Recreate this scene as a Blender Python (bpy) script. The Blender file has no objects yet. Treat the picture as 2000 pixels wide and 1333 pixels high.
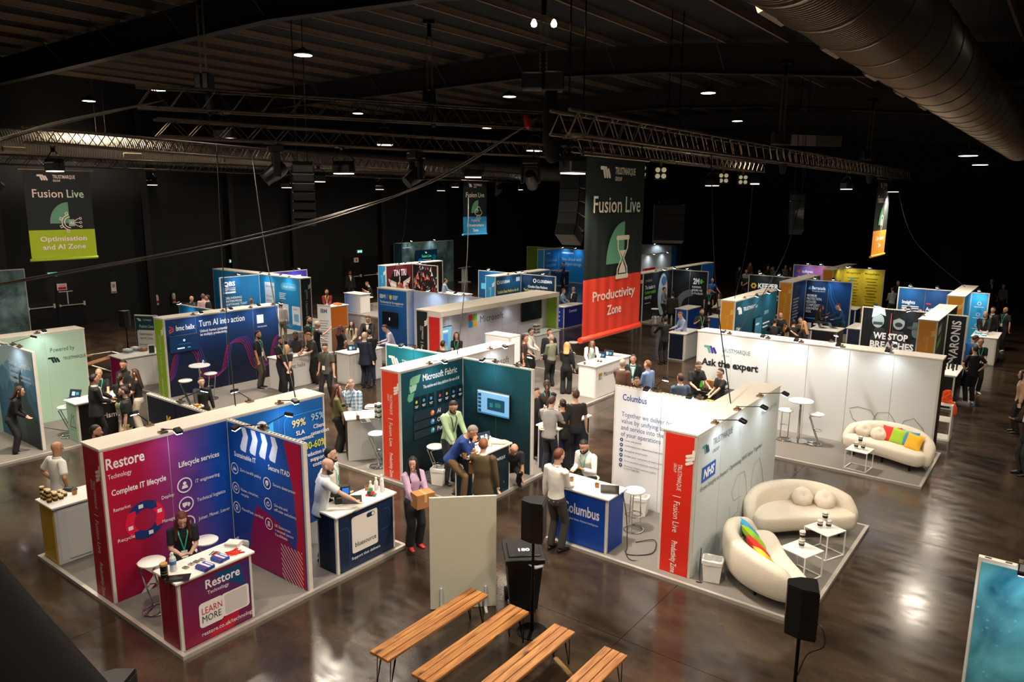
import bpy, math, random
from mathutils import Vector, Matrix, Quaternion
from mathutils.geometry import tessellate_polygon
PI = math.pi
SC = bpy.context.scene
COL = SC.collection
random.seed(7)

# ---------------------------------------------------------------- camera, world, exposure, large lights
cam_data = bpy.data.cameras.new('camera')
cam_data.sensor_width = 36.0
cam_data.lens = 1445.7 * 36.0 / 2000.0
cam_data.clip_start = 0.05
cam_data.clip_end = 300
cam = bpy.data.objects.new('camera', cam_data)
COL.objects.link(cam)
_yaw, _pit, _rol = 2.2182, 0.1901, 0.0083
_f = Vector((math.cos(_yaw) * math.cos(_pit), math.sin(_yaw) * math.cos(_pit), -math.sin(_pit)))
_r = _f.cross(Vector((0, 0, 1))).normalized()
_u = _r.cross(_f)
_r2 = _r * math.cos(_rol) + _u * math.sin(_rol)
_u2 = -_r * math.sin(_rol) + _u * math.cos(_rol)
cam.matrix_world = Matrix(((_r2.x, _u2.x, -_f.x, 0), (_r2.y, _u2.y, -_f.y, 0), (_r2.z, _u2.z, -_f.z, 6.0364), (0, 0, 0, 1)))
SC.camera = cam
w = bpy.data.worlds.new('hall_air')
SC.world = w
w.use_nodes = True
w.node_tree.nodes['Background'].inputs[0].default_value = (1.0, 0.86, 0.7, 1)
w.node_tree.nodes['Background'].inputs[1].default_value = 0.012
SC.view_settings.view_transform = 'Standard'
SC.view_settings.look = 'None'
SC.view_settings.exposure = -0.36
SC.view_settings.gamma = 1.0
SC.view_settings.use_curve_mapping = False
SC.cycles.use_denoising = True
SC.cycles.max_bounces = 6
SC.cycles.diffuse_bounces = 3
SC.cycles.glossy_bounces = 3
SC.cycles.sample_clamp_indirect = 4.0

def lamp_data(name, kind, energy, color, **kw):
    d = bpy.data.lights.new(name, kind)
    d.energy = energy
    d.color = color
    for k, v in kw.items():
        setattr(d, k, v)
    return d
WARM, NEUTRAL, COOL = (1.0, 0.8, 0.6), (1.0, 0.92, 0.82), (0.8, 0.92, 1.0)
WASH = lamp_data('truss_wash', 'SPOT', 1250, (1.0, 0.87, 0.73), spot_size=math.radians(118), spot_blend=0.9, shadow_soft_size=0.18)
BAY = lamp_data('bay_lamp', 'SPOT', 900, (1.0, 0.87, 0.7), spot_size=math.radians(150), spot_blend=0.6, shadow_soft_size=0.34)
ARM = lamp_data('arm_lamp', 'SPOT', 16, (0.86, 0.95, 1.0), spot_size=math.radians(128), spot_blend=0.8, shadow_soft_size=0.05)
ARMW = lamp_data('arm_lamp_warm', 'SPOT', 15, (1.0, 0.93, 0.84), spot_size=math.radians(128), spot_blend=0.8, shadow_soft_size=0.05)

# ---------------------------------------------------------------- colours and materials
def lin(h):
    h = h.lstrip('#')
    o = []
    for i in (0, 2, 4):
        c = int(h[i:i + 2], 16) / 255.0
        o.append(c / 12.92 if c <= 0.04045 else ((c + 0.055) / 1.055) ** 2.4)
    return tuple(o)
_mats = {}
def mat(name, hexcol, rough=0.5, metal=0.0, var=0.12, scale=6.0, bump=0.0, emit=0.0, sheen=0.0, bscale=None, spec=0.5):
    if name in _mats:
        return _mats[name]
    m = bpy.data.materials.new(name)
    m.use_nodes = True
    n, l = m.node_tree.nodes, m.node_tree.links
    b = n['Principled BSDF']
    c = lin(hexcol)
    tc = n.new('ShaderNodeTexCoord')
    nz = n.new('ShaderNodeTexNoise')
    nz.inputs['Scale'].default_value = scale
    nz.inputs['Detail'].default_value = 3
    l.new(tc.outputs['Object'], nz.inputs['Vector'])
    mx = n.new('ShaderNodeMix')
    mx.data_type = 'RGBA'
    mx.inputs[6].default_value = (c[0] * (1 - var), c[1] * (1 - var), c[2] * (1 - var), 1)
    mx.inputs[7].default_value = (min(1, c[0] * (1 + var)), min(1, c[1] * (1 + var)), min(1, c[2] * (1 + var)), 1)
    l.new(nz.outputs[0], mx.inputs[0])
    l.new(mx.outputs[2], b.inputs['Base Color'])
    b.inputs['Roughness'].default_value = rough
    b.inputs['Metallic'].default_value = metal
    b.inputs['Specular IOR Level'].default_value = spec
    if emit:
        b.inputs['Emission Color'].default_value = (c[0], c[1], c[2], 1)
        b.inputs['Emission Strength'].default_value = emit
    if bump:
        nb = n.new('ShaderNodeTexNoise')
        nb.inputs['Scale'].default_value = bscale or scale * 8
        l.new(tc.outputs['Object'], nb.inputs['Vector'])
        bp = n.new('ShaderNodeBump')
        bp.inputs['Strength'].default_value = bump
        bp.inputs['Distance'].default_value = 0.01
        l.new(nb.outputs[0], bp.inputs['Height'])
        l.new(bp.outputs[0], b.inputs['Normal'])
    _mats[name] = m
    return m
def hexmat(h, rough=0.6, **kw):
    return mat('tone_%s_%d' % (h.lstrip('#'), int(rough * 100)), h, rough, **kw)
def print_mat(name='print', rough=0.42, emit=0.0):
    if name in _mats:
        return _mats[name]
    m = bpy.data.materials.new(name)
    m.use_nodes = True
    n, l = m.node_tree.nodes, m.node_tree.links
    b = n['Principled BSDF']
    a = n.new('ShaderNodeAttribute')
    a.attribute_name = 'Col'
    l.new(a.outputs['Color'], b.inputs['Base Color'])
    b.inputs['Roughness'].default_value = rough
    b.inputs['Specular IOR Level'].default_value = 0.35
    if emit:
        l.new(a.outputs['Color'], b.inputs['Emission Color'])
        b.inputs['Emission Strength'].default_value = emit
        b.inputs['Roughness'].default_value = 0.2
    _mats[name] = m
    return m
PRINT = print_mat()
SCREEN = print_mat('lit_screen', 0.2, 0.9)
CLOTH_PRINT = print_mat('cloth_print', 0.7)
ALU = mat('white_profile', 'D8D2C8', 0.45)
CAPM = mat('white_board_top', 'E6DDD0', 0.55, var=0.04, scale=2)
WHITE = mat('white_laminate', 'EDE8E0', 0.35, var=0.03)
WHITES = mat('white_counter_top', 'F3EFE8', 0.22, var=0.02)
BLACK = mat('black_plastic', '0C0C0C', 0.42, var=0.2)
BLACKM = mat('black_steel', '0E0E0E', 0.35, 0.6, var=0.2)
RUBBER = mat('black_rubber', '080808', 0.7)
CHROME = mat('chrome', 'D8D8D8', 0.12, 1.0, var=0.03)
STEEL = mat('truss_metal', '9a8a76', 0.36, 1.0, var=0.15)
TRUSSB = mat('black_truss_metal', '4a4036', 0.4, 0.9, var=0.2)
GLOW = mat('lamp_glow', 'FFF4DF', 0.3, emit=9.0)
GLOWC = mat('cool_lamp_glow', 'F2F8FF', 0.3, emit=22.0)
GLOWW = mat('warm_strip_glow', 'FFE2D2', 0.3, emit=3.0)
CARPET = mat('grey_platform_carpet', '77716a', 0.85, var=0.06, scale=3, bump=0.3, bscale=300)
CARD = mat('brown_cardboard', '9C6A3C', 0.75, var=0.15)
KRAFT = mat('kraft_cup', 'A8743F', 0.6)
GLASSY = mat('clear_plastic', 'C9D2D4', 0.1, var=0.05)

# ---------------------------------------------------------------- mesh helpers
def frame(p0, p1):
    d = (Vector(p1) - Vector(p0))
    L = d.length
    d = d / L if L else Vector((0, 0, 1))
    a = Vector((0, 0, 1)) if abs(d.z) < 0.95 else Vector((1, 0, 0))
    s = d.cross(a).normalized()
    return d, s, s.cross(d), L
class MB:
    def __init__(self):
        self.v, self.f, self.m, self.c, self.k, self.cur = [], [], [], None, 0, 0
    def add(self, vs, fs):
        o = len(self.v)
        self.v += [tuple(p) for p in vs]
        self.f += [tuple(i + o for i in q) for q in fs]
        self.m += [self.cur] * len(fs)
        return self
    def box(self, x0, y0, z0, x1, y1, z1, M=None, b=0.0):
        if b:
            X, Y = (x0, x1), (y0, y1)
            rings = []
            for z, i in ((z0, b), (z0 + b, 0), (z1 - b, 0), (z1, b)):
                j = i
                rings.append([(x0 + j + (b - j) * 1.0, y0 + j, z), (x1 - j - (b - j), y0 + j, z), (x1 - j, y0 + b, z), (x1 - j, y1 - b, z),
                              (x1 - b, y1 - j, z), (x0 + b, y1 - j, z), (x0 + j, y1 - b, z), (x0 + j, y0 + b, z)])
            vs = [p for r in rings for p in r]
            fs = [tuple(reversed(range(8))), tuple(range(24, 32))]
            for k in range(3):
                for i in range(8):
                    j = (i + 1) % 8
                    fs.append((k * 8 + i, k * 8 + j, k * 8 + 8 + j, k * 8 + 8 + i))
        else:
            vs = [(x0, y0, z0), (x1, y0, z0), (x1, y1, z0), (x0, y1, z0), (x0, y0, z1), (x1, y0, z1), (x1, y1, z1), (x0, y1, z1)]
            fs = [(3, 2, 1, 0), (4, 5, 6, 7), (0, 1, 5, 4), (1, 2, 6, 5), (2, 3, 7, 6), (3, 0, 4, 7)]
        if M is not None:
            vs = [M @ Vector(p) for p in vs]
        return self.add(vs, fs)
    def cyl(self, p0, p1, r0, r1=None, n=12, cap=True):
        r1 = r0 if r1 is None else r1
        d, s, t, L = frame(p0, p1)
        p0, p1 = Vector(p0), Vector(p1)
        vs = []
        for p, r in ((p0, r0), (p1, r1)):
            for i in range(n):
                a = 2 * PI * i / n
                vs.append(p + s * (r * math.cos(a)) - t * (r * math.sin(a)))
        fs = [(i, (i + 1) % n, n + (i + 1) % n, n + i) for i in range(n)]
        if cap:
            fs += [tuple(reversed(range(n))), tuple(range(n, 2 * n))]
        return self.add(vs, fs)
    def lathe(self, prof, n=20, c=(0, 0, 0)):
        vs, fs = [], []
        for r, z in prof:
            for i in range(n):
                a = 2 * PI * i / n
                vs.append((c[0] + r * math.cos(a), c[1] + r * math.sin(a), c[2] + z))
        m = len(prof)
        for k in range(m - 1):
            for i in range(n):
                j = (i + 1) % n
                fs.append((k * n + i, k * n + j, k * n + n + j, k * n + n + i))
        if prof[0][0] > 1e-6:
            fs.append(tuple(reversed(range(n))))
        if prof[-1][0] > 1e-6:
            fs.append(tuple(range((m - 1) * n, m * n)))
        return self.add(vs, fs)
    def tube(self, pts, rad, n=8, side=None, cap=0.5):
        """closed tube through pts; rad per point = r or (r along side, r across)"""
        P = [Vector(p) for p in pts]
        R = rad if isinstance(rad, (list, tuple)) and len(rad) == len(P) else [rad] * len(P)
        R = [(r, r) if not isinstance(r, (tuple, list)) else r for r in R]
        T = []
        for i in range(len(P)):
            d = P[min(i + 1, len(P) - 1)] - P[max(i - 1, 0)]
            T.append(d.normalized() if d.length > 1e-9 else Vector((0, 0, 1)))
        s = Vector(side) if side is not None else frame(P[0], P[0] + T[0])[1]
        rings = []
        for i, p in enumerate(P):
            s2 = s - T[i] * s.dot(T[i])
            if s2.length < 1e-4:
                s2 = frame(p, p + T[i])[1]
            s2.normalize()
            if side is None:
                s = s2
            t2 = T[i].cross(s2)
            rings.append((p, s2, t2, R[i][0], R[i][1]))
        if cap:
            def capring(r, d, f, g):
                return (r[0] + d * (min(r[3], r[4]) * f), r[1], r[2], r[3] * g, r[4] * g)
            rings = ([capring(rings[0], -T[0], cap * 1.7, 0.25), capring(rings[0], -T[0], cap * 1.2, 0.7)] + rings +
                     [capring(rings[-1], T[-1], cap * 1.2, 0.7), capring(rings[-1], T[-1], cap * 1.7, 0.25)])
        vs = []
        for p, a, b, ra, rb in rings:
            for i in range(n):
                t = 2 * PI * i / n
                vs.append(p + a * (ra * math.cos(t)) + b * (rb * math.sin(t)))
        fs = []
        for k in range(len(rings) - 1):
            for i in range(n):
                j = (i + 1) % n
                fs.append((k * n + i, k * n + j, k * n + n + j, k * n + n + i))
        fs += [tuple(reversed(range(n))), tuple(range((len(rings) - 1) * n, len(rings) * n))]
        return self.add(vs, fs)
    def prism(self, poly, z0, z1, M=None):
        """extrude a 2D polygon (ccw) between z0 and z1"""
        n = len(poly)
        vs = [Vector((p[0], p[1], z0)) for p in poly] + [Vector((p[0], p[1], z1)) for p in poly]
        if M is not None:
            vs = [M @ p for p in vs]
        tri = tessellate_polygon([[Vector((p[0], p[1], 0)) for p in poly]])
        fs = []
        for t in tri:
            a, b, c = t
            A, B, Cc = poly[a], poly[b], poly[c]
            if (B[0] - A[0]) * (Cc[1] - A[1]) - (B[1] - A[1]) * (Cc[0] - A[0]) < 0:
                a, c = c, a
            fs += [(c, b, a), (a + n, b + n, c + n)]
        fs += [(i, (i + 1) % n, n + (i + 1) % n, n + i) for i in range(n)]
        return self.add(vs, fs)
    def mesh(self, name, mats, smooth=False):
        me = bpy.data.meshes.new(name)
        me.from_pydata(self.v, [], self.f)
        mats = mats if isinstance(mats, (list, tuple)) else [mats]
        for m in mats:
            me.materials.append(m)
        if len(mats) > 1:
            me.polygons.foreach_set('material_index', self.m)
        if self.c:
            ca = me.attributes.new('Col', 'FLOAT_COLOR', 'POINT')
            ca.data.foreach_set('color', [x for c in self.c for x in (c[0], c[1], c[2], 1.0)])
        if smooth:
            me.polygons.foreach_set('use_smooth', [True] * len(me.polygons))
            if smooth != 'all':
                me.set_sharp_from_angle(angle=math.radians(40))
        me.update()
        return me
    def build(self, name, mats, parent=None, smooth=False, world=False):
        if world and parent is not None:
            o = parent.location
            self.v = [(p[0] - o.x, p[1] - o.y, p[2] - o.z) for p in self.v]
        return link(name, self.mesh(name, mats, smooth), parent)
def link(name, me, parent=None, M=None):
    o = bpy.data.objects.new(name, me)
    COL.objects.link(o)
    if parent is not None:
        o.parent = parent
    if M is not None:
        o.matrix_basis = M
    return o
def tag(o, label=None, cat=None, group=None, kind=None):
    if label: o['label'] = label
    if cat: o['category'] = cat
    if group: o['group'] = group
    if kind: o['kind'] = kind
    return o
def thing(name, label, cat, loc=(0, 0, 0), rz=0.0, group=None):
    o = bpy.data.objects.new(name, None)
    COL.objects.link(o)
    o.empty_display_size = 0.1
    o.location = (loc[0], loc[1], loc[2] if len(loc) > 2 else 0.0)
    o.rotation_euler = (0, 0, rz)
    return tag(o, label, cat, group)
def copy_tree(o, parent=None):
    c = o.copy()
    COL.objects.link(c)
    if parent is not None:
        c.parent = parent
    for ch in list(o.children):
        copy_tree(ch, c)
    return c
_proto = {}
def inst(key, maker, label, loc, rz=0.0, group=None, scale=None):
    """first call builds the thing, later calls copy it with all its parts"""
    if key not in _proto:
        o = maker()
        _proto[key] = o
    else:
        o = copy_tree(_proto[key])
        if 'group' in o.keys(): del o['group']
    o.location = (loc[0], loc[1], loc[2] if len(loc) > 2 else 0.0)
    o.rotation_euler = (0, 0, rz)
    if scale: o.scale = (scale,) * 3 if isinstance(scale, (int, float)) else scale
    o['label'] = label
    if group: o['group'] = group
    return o
def Rz(a): return Matrix.Rotation(a, 4, 'Z')
def Tr(x, y, z): return Matrix.Translation((x, y, z))

# ---------------------------------------------------------------- flat print (lettering and graphics) on a face
_txt = {}
def text_geo(s, bold):
    k = (s, bold)
    if k not in _txt:
        cu = bpy.data.curves.new('lettering', 'FONT')
        cu.body = s
        cu.size = 1.0
        cu.resolution_u = 2
        cu.offset = 0.018 * bold
        ob = bpy.data.objects.new('lettering', cu)
        me = ob.to_mesh()
        vs = [(v.co.x, v.co.y) for v in me.vertices]
        fs = [tuple(p.vertices) for p in me.polygons]
        ob.to_mesh_clear()
        bpy.data.objects.remove(ob)
        bpy.data.curves.remove(cu)
        xs = [v[0] for v in vs] or [0, 0]
        _txt[k] = (vs, fs, min(xs), max(xs))
    return _txt[k]
class Print:
    """2D drawing surface: s runs to the viewer's right along the face, z up; off = layer above the face"""
    def __init__(self, origin, right, normal, off=0.003):
        self.o, self.r, self.n, self.off = Vector(origin), Vector(right).normalized(), Vector(normal).normalized(), off
        self.mb = MB()
        self.mb.c = []
    def P(self, s, z):
        return self.o + self.r * s + Vector((0, 0, z)) + self.n * self.off
    def raw(self, pts, faces, cols):
        self.mb.add([self.P(*p) for p in pts], faces)
        if isinstance(cols, str):
            cols = [lin(cols)] * len(pts)
        self.mb.c += cols
        self.off += 0.0006
        return self
    def rect(self, s0, z0, s1, z1, col):
        return self.raw([(s0, z0), (s1, z0), (s1, z1), (s0, z1)], [(0, 1, 2, 3)], col)
    def grad(self, s0, z0, s1, z1, fn, nx=12, nz=12):
        pts, cols = [], []
        for j in range(nz + 1):
            for i in range(nx + 1):
                a, b = i / nx, j / nz
                pts.append((s0 + (s1 - s0) * a, z0 + (z1 - z0) * b))
                cols.append(fn(a, b))
        fs = [(j * (nx + 1) + i, j * (nx + 1) + i + 1, (j + 1) * (nx + 1) + i + 1, (j + 1) * (nx + 1) + i) for j in range(nz) for i in range(nx)]
        return self.raw(pts, fs, cols)
    def poly(self, pts, col):
        tri = tessellate_polygon([[Vector((p[0], p[1], 0)) for p in pts]])
        fs = []
        for a, b, c in tri:
            A, B, D = pts[a], pts[b], pts[c]
            if (B[0] - A[0]) * (D[1] - A[1]) - (B[1] - A[1]) * (D[0] - A[0]) < 0:
                a, c = c, a
            fs.append((a, b, c))
        return self.raw(pts, fs, col)
    def ell(self, s, z, r, col, r2=None, n=24, a0=0.0, a1=2 * PI):
        r2 = r2 or r
        pts = [(s + r * math.cos(a0 + (a1 - a0) * i / n), z + r2 * math.sin(a0 + (a1 - a0) * i / n)) for i in range(n + (a1 - a0 < 6.2))]
        if a1 - a0 < 6.2: pts = [(s, z)] + pts
        return self.poly(pts, col)
    def ring(self, s, z, r0, r1, col, n=28, a0=0.0, a1=2 * PI):
        pts, fs = [], []
        for i in range(n + 1):
            a = a0 + (a1 - a0) * i / n
            pts += [(s + r0 * math.cos(a), z + r0 * math.sin(a)), (s + r1 * math.cos(a), z + r1 * math.sin(a))]
        fs = [(2 * i, 2 * i + 1, 2 * i + 3, 2 * i + 2) for i in range(n)]
        return self.raw(pts, fs, col)
    def line(self, pts, wd, col):
        q, fs = [], []
        for i, p in enumerate(pts):
            a, b = pts[max(i - 1, 0)], pts[min(i + 1, len(pts) - 1)]
            dx, dz = b[0] - a[0], b[1] - a[1]
            L = math.hypot(dx, dz) or 1
            q += [(p[0] - dz / L * wd / 2, p[1] + dx / L * wd / 2), (p[0] + dz / L * wd / 2, p[1] - dx / L * wd / 2)]
        fs = [(2 * i, 2 * i + 1, 2 * i + 3, 2 * i + 2) for i in range(len(pts) - 1)]
        return self.raw(q, fs, col)
    def rrect(self, s0, z0, s1, z1, r, col, n=5):
        pts = []
        for cx, cz, a in ((s1 - r, z0 + r, -PI / 2), (s1 - r, z1 - r, 0), (s0 + r, z1 - r, PI / 2), (s0 + r, z0 + r, PI)):
            pts += [(cx + r * math.cos(a + PI / 2 * i / n), cz + r * math.sin(a + PI / 2 * i / n)) for i in range(n + 1)]
        return self.poly(pts, col)
    def text(self, t, s, z, size, col, bold=0, align='l', width=None, rot=0.0, shear=0.0):
        """z = baseline; size = capital height-ish (cap = 0.72 em); width fits the string to that length"""
        vs, fs, x0, x1 = text_geo(t, bold)
        em = size / 0.72
        L = (x1 - x0) or 1
        kx = (width / L) if width else em
        W = L * kx
        dx = {'l': 0, 'c': -W / 2, 'r': -W}[align]
        ca, sa = math.cos(rot), math.sin(rot)
        pts = []
        for x, y in vs:
            a, b = (x - x0) * kx + dx + shear * y * em, y * em
            pts.append((s + a * ca - b * sa, z + a * sa + b * ca))
        return self.raw(pts, fs, col)
    def logo(self, s, z, h, c1='F4EFE8', c2=None, c3=None, rot=0.0):
        """angled T and M made of three rounded strokes"""
        c2, c3 = c2 or c1, c3 or c1
        ca, sa = math.cos(rot), math.sin(rot)
        def q(x, y): return (s + (x * ca - y * sa) * h, z + (x * sa + y * ca) * h)
        def stroke(a, b, wd, col):
            (x0, y0), (x1, y1) = a, b
            ang = math.atan2(y1 - y0, x1 - x0)
            pts = [(x1 + wd / 2 * math.cos(ang - PI / 2 + PI * i / 6), y1 + wd / 2 * math.sin(ang - PI / 2 + PI * i / 6)) for i in range(7)]
            pts += [(x0 + wd / 2 * math.cos(ang + PI / 2 + PI * i / 6), y0 + wd / 2 * math.sin(ang + PI / 2 + PI * i / 6)) for i in range(7)]
            self.poly([q(*p) for p in pts], col)
        stroke((0.1, 0.84), (0.62, 0.84), 0.3, c3)
        stroke((0.5, 0.8), (0.72, 0.16), 0.3, c3)
        stroke((0.86, 0.84), (1.1, 0.16), 0.3, c2)
        stroke((1.24, 0.7), (1.5, 0.16), 0.3, c1)
        return self
    def build(self, parent, name='printed_graphic', m=None, label=None):
        if not self.mb.f:
            return None
        o = self.mb.build(name, m or PRINT, parent, world=True)
        if label: o['label'] = label
        return o
def mixc(a, b, t):
    t = max(0.0, min(1.0, t))
    return tuple(a[i] + (b[i] - a[i]) * t for i in range(3))

# ================================================================ the hall itself
def floor_mat():
    m = bpy.data.materials.new('polished_concrete')
    m.use_nodes = True
    n, l = m.node_tree.nodes, m.node_tree.links
    b = n['Principled BSDF']
    geo = n.new('ShaderNodeNewGeometry')
    def noise(scale, detail, stretch=None, rough=0.6):
        mp = n.new('ShaderNodeMapping')
        mp.inputs['Rotation'].default_value = (0, 0, 0.9)
        if stretch: mp.inputs['Scale'].default_value = stretch
        l.new(geo.outputs['Position'], mp.inputs['Vector'])
        z = n.new('ShaderNodeTexNoise')
        z.inputs['Scale'].default_value = scale
        z.inputs['Detail'].default_value = detail
        z.inputs['Roughness'].default_value = rough
        l.new(mp.outputs[0], z.inputs['Vector'])
        return z
    a = noise(0.55, 8, (1, 2.2, 1))
    r = n.new('ShaderNodeValToRGB')
    r.color_ramp.elements[0].position, r.color_ramp.elements[1].position = 0.32, 0.72
    r.color_ramp.elements[0].color = (*lin('261d17'), 1)
    r.color_ramp.elements[1].color = (*lin('594839'), 1)
    l.new(a.outputs[0], r.inputs[0])
    c = noise(9, 6)
    mx = n.new('ShaderNodeMix')
    mx.data_type = 'RGBA'
    mx.blend_type = 'MULTIPLY'
    mx.inputs[0].default_value = 0.55
    l.new(r.outputs[0], mx.inputs[6])
    l.new(c.outputs[0], mx.inputs[7])
    l.new(mx.outputs[2], b.inputs['Base Color'])
    q = noise(1.6, 5, (1, 3, 1))
    mr = n.new('ShaderNodeMapRange')
    mr.inputs['From Min'].default_value, mr.inputs['From Max'].default_value = 0.3, 0.7
    mr.inputs['To Min'].default_value, mr.inputs['To Max'].default_value = 0.1, 0.25
    l.new(q.outputs[0], mr.inputs['Value'])
    l.new(mr.outputs[0], b.inputs['Roughness'])
    b.inputs['Specular IOR Level'].default_value = 0.6
    bp = n.new('ShaderNodeBump')
    bp.inputs['Strength'].default_value = 0.05
    bp.inputs['Distance'].default_value = 0.02
    l.new(noise(1.4, 1).outputs[0], bp.inputs['Height'])
    l.new(bp.outputs[0], b.inputs['Normal'])
    return m
FLOORM = floor_mat()
WALLM = mat('black_cladding', '0c0a08', 0.75, var=0.5, scale=1.5, bump=0.35, bscale=22)
STEELP = mat('dark_painted_steel', '181310', 0.6, var=0.25, scale=2)
PURL = mat('galvanised_purlin', 'a08c76', 0.5, 0.3, var=0.2, scale=1)
DECK = mat('roof_deck', '0b0a09', 0.8, var=0.3, scale=1, bump=0.4, bscale=30)
DUCT = mat('galvanised_duct', 'B8ae9e', 0.42, 0.5, var=0.12, scale=1.2)

X0, X1, Y0, Y1 = -37.2, 5.0, -6.0, 60.0
fl = tag(MB().box(X0 - .3, Y0 - .3, -0.12, X1 + .3, Y1 + .3, -0.012).build('floor', mat('joint_sealant', '2a231d', 0.7)), kind='structure')
def slab_edges(c, s, lo, hi):
    e = [lo]
    k = c
    while k > lo: k -= s
    k += s
    while k < hi:
        if k - e[-1] > 0.4: e.append(k)
        k += s
    return e + [hi]
xs, ys = slab_edges(-4.42, 6.0, X0, X1), slab_edges(8.43, 6.0, Y0, Y1)
for i in range(len(xs) - 1):
    for j in range(len(ys) - 1):
        MB().box(xs[i] + .004, ys[j] + .004, -0.011, xs[i + 1] - .004, ys[j + 1] - .004, 0).build('slab', FLOORM, fl)
wl = tag(MB().box(X0 - .3, Y0, 0, X0, Y1, 11.6).build('wall_left', WALLM), kind='structure')
wf = tag(MB().box(X0, Y1, 0, X1, Y1 + .3, 11.6).build('wall_far', WALLM), kind='structure')
tag(MB().box(X1, Y0, 0, X1 + .3, Y1, 11.6).build('wall_right', WALLM), kind='structure')
tag(MB().box(X0, Y0 - .3, 0, X1, Y0, 11.6).build('wall_near', WALLM), kind='structure')
for y in (1.1, 12.2, 18.6, 23.3, 27.3, 34.4, 45.5, 56.6):                    # steel columns against the left wall
    m = MB()
    m.box(X0, y - .16, 0, X0 + .03, y + .16, 10.3).box(X0 + .03, y - .012, 0, X0 + .42, y + .012, 10.3).box(X0 + .42, y - .16, 0, X0 + .45, y + .16, 10.3)
    m.build('column', STEELP, wl)
def zr(x):                                                      # underside of the rafters
    P = [(X0, 10.3), (-17, 10.42), (-11.4, 10.12), (X1, 8.35)]
    for (a, za), (b, zb) in zip(P, P[1:]):
        if x <= b: return za + (zb - za) * (x - a) / (b - a)
    return P[-1][1]
cl = MB()
pr = [(X0 - .3, zr(X0) + 1.12), (-17, zr(-17) + 1.12), (-11.4, zr(-11.4) + 1.12), (X1 + .3, zr(X1) + 1.12)]
for (a, za), (b, zb) in zip(pr, pr[1:]):
    cl.add([(a, Y0, za), (b, Y0, zb), (b, Y1, zb), (a, Y1, za), (a, Y0, za + .2), (b, Y0, zb + .2), (b, Y1, zb + .2), (a, Y1, za + .2)],
           [(0, 1, 2, 3), (7, 6, 5, 4), (4, 5, 1, 0), (5, 6, 2, 1), (6, 7, 3, 2), (7, 4, 0, 3)])
ceil = tag(cl.build('ceiling', DECK), kind='structure')
for y in (1.1, 12.2, 23.3, 34.4, 45.5, 56.6):                   # I-section rafters
    m = MB()
    K = [X0, -17, -11.4, X1]
    for a, b in zip(K, K[1:]):
        za, zb = zr(a), zr(b)
        for (y0, y1, d0, d1) in ((y - .15, y + .15, 0, .03), (y - .012, y + .012, .03, .87), (y - .15, y + .15, .87, .9)):
            m.add([(a, y0, za + d0), (b, y0, zb + d0), (b, y1, zb + d0), (a, y1, za + d0), (a, y0, za + d1), (b, y0, zb + d1), (b, y1, zb + d1), (a, y1, za + d1)],
                  [(3, 2, 1, 0), (4, 5, 6, 7), (0, 1, 5, 4), (1, 2, 6, 5), (2, 3, 7, 6), (3, 0, 4, 7)])
    m.build('rafter', mat('rafter_steel', '2a221c', 0.5, 0.2, var=0.25, scale=1.5), ceil)
px = X0 + 0.8
while px < X1:                                                  # purlins
    z = zr(px) + .9
    MB().box(px - .03, Y0, z, px + .03, Y1, z + .012).box(px - .006, Y0, z + .012, px + .006, Y1, z + .2).build('purlin', PURL, ceil)
    px += 1.93
for y in (12.2, 23.3, 34.4, 45.5):                              # fly braces from rafter to purlin
    for k in range(9):
        x = X0 + 4.66 + k * 3.86
        for s in (-1, 1):
            MB().cyl((x, y, zr(x) + .02), (x, y + s * .9, zr(x) + .95), .018, n=6).build('fly_brace', STEELP, ceil)
# doors and signs on the left wall
DOORM = mat('black_door', '0d0b0a', 0.5)
d = tag(MB().box(X0, 12.95, 0, X0 + .05, 15.6, 2.14).build('door_1', STEELP), kind='structure')
for a, b in ((13.0, 14.25), (14.3, 15.55)):
    lf = MB().box(X0 + .05, a, 0.02, X0 + .09, b, 2.1).build('door_leaf', DOORM, d)
    MB().cyl((X0 + .17, a + .08, 1.0), (X0 + .17, b - .08, 1.0), .022, n=8).box(X0 + .09, b - .14, .93, X0 + .19, b - .06, 1.13).box(X0 + .09, a + .06, .95, X0 + .19, a + .13, 1.06).build('push_bar', ALU, lf)
MB().box(X0 + .09, 14.4, 1.62, X0 + .14, 15.0, 1.66).box(X0 + .1, 14.74, 1.05, X0 + .13, 14.79, 1.62).build('door_closer', ALU, d)
d2 = tag(MB().box(X0, 31.2, 0, X0 + .05, 34.2, 2.3).build('door_2', STEELP), kind='structure')
for a, b in ((31.25, 32.68), (32.72, 34.15)):
    lf = MB().box(X0 + .05, a, 0.02, X0 + .09, b, 2.26).build('door_leaf', DOORM, d2)
    MB().cyl((X0 + .17, a + .1, 1.0), (X0 + .17, b - .1, 1.0), .022, n=8).box(X0 + .09, b - .16, .93, X0 + .19, b - .08, 1.1).build('push_bar', ALU, lf)
d3 = tag(MB().box(-7.75, Y1 - .05, 0, -6.1, Y1, 2.95).build('door_3', mat('dark_doorway', '050505', 0.8)), kind='structure')
MB().box(-7.65, Y1 - .09, 0.02, -6.2, Y1 - .05, 2.88).build('door_leaf', DOORM, d3)
def wall_sign(y, z, wd, ht, label, cat, paint, emit=False, x=X0 + .05):
    t = thing(cat.replace(' ', '_'), label, cat, (x, y, z))
    MB().box(-.05, -wd / 2, 0, 0.02, wd / 2, ht).build('plate', ALU, t)
    P = Print((x + .021, y - wd / 2, z), (0, 1, 0), (1, 0, 0))
    paint(P, wd, ht)
    P.build(t, m=print_mat('lit_sign', 0.3, 1.6) if emit else None)
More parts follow.
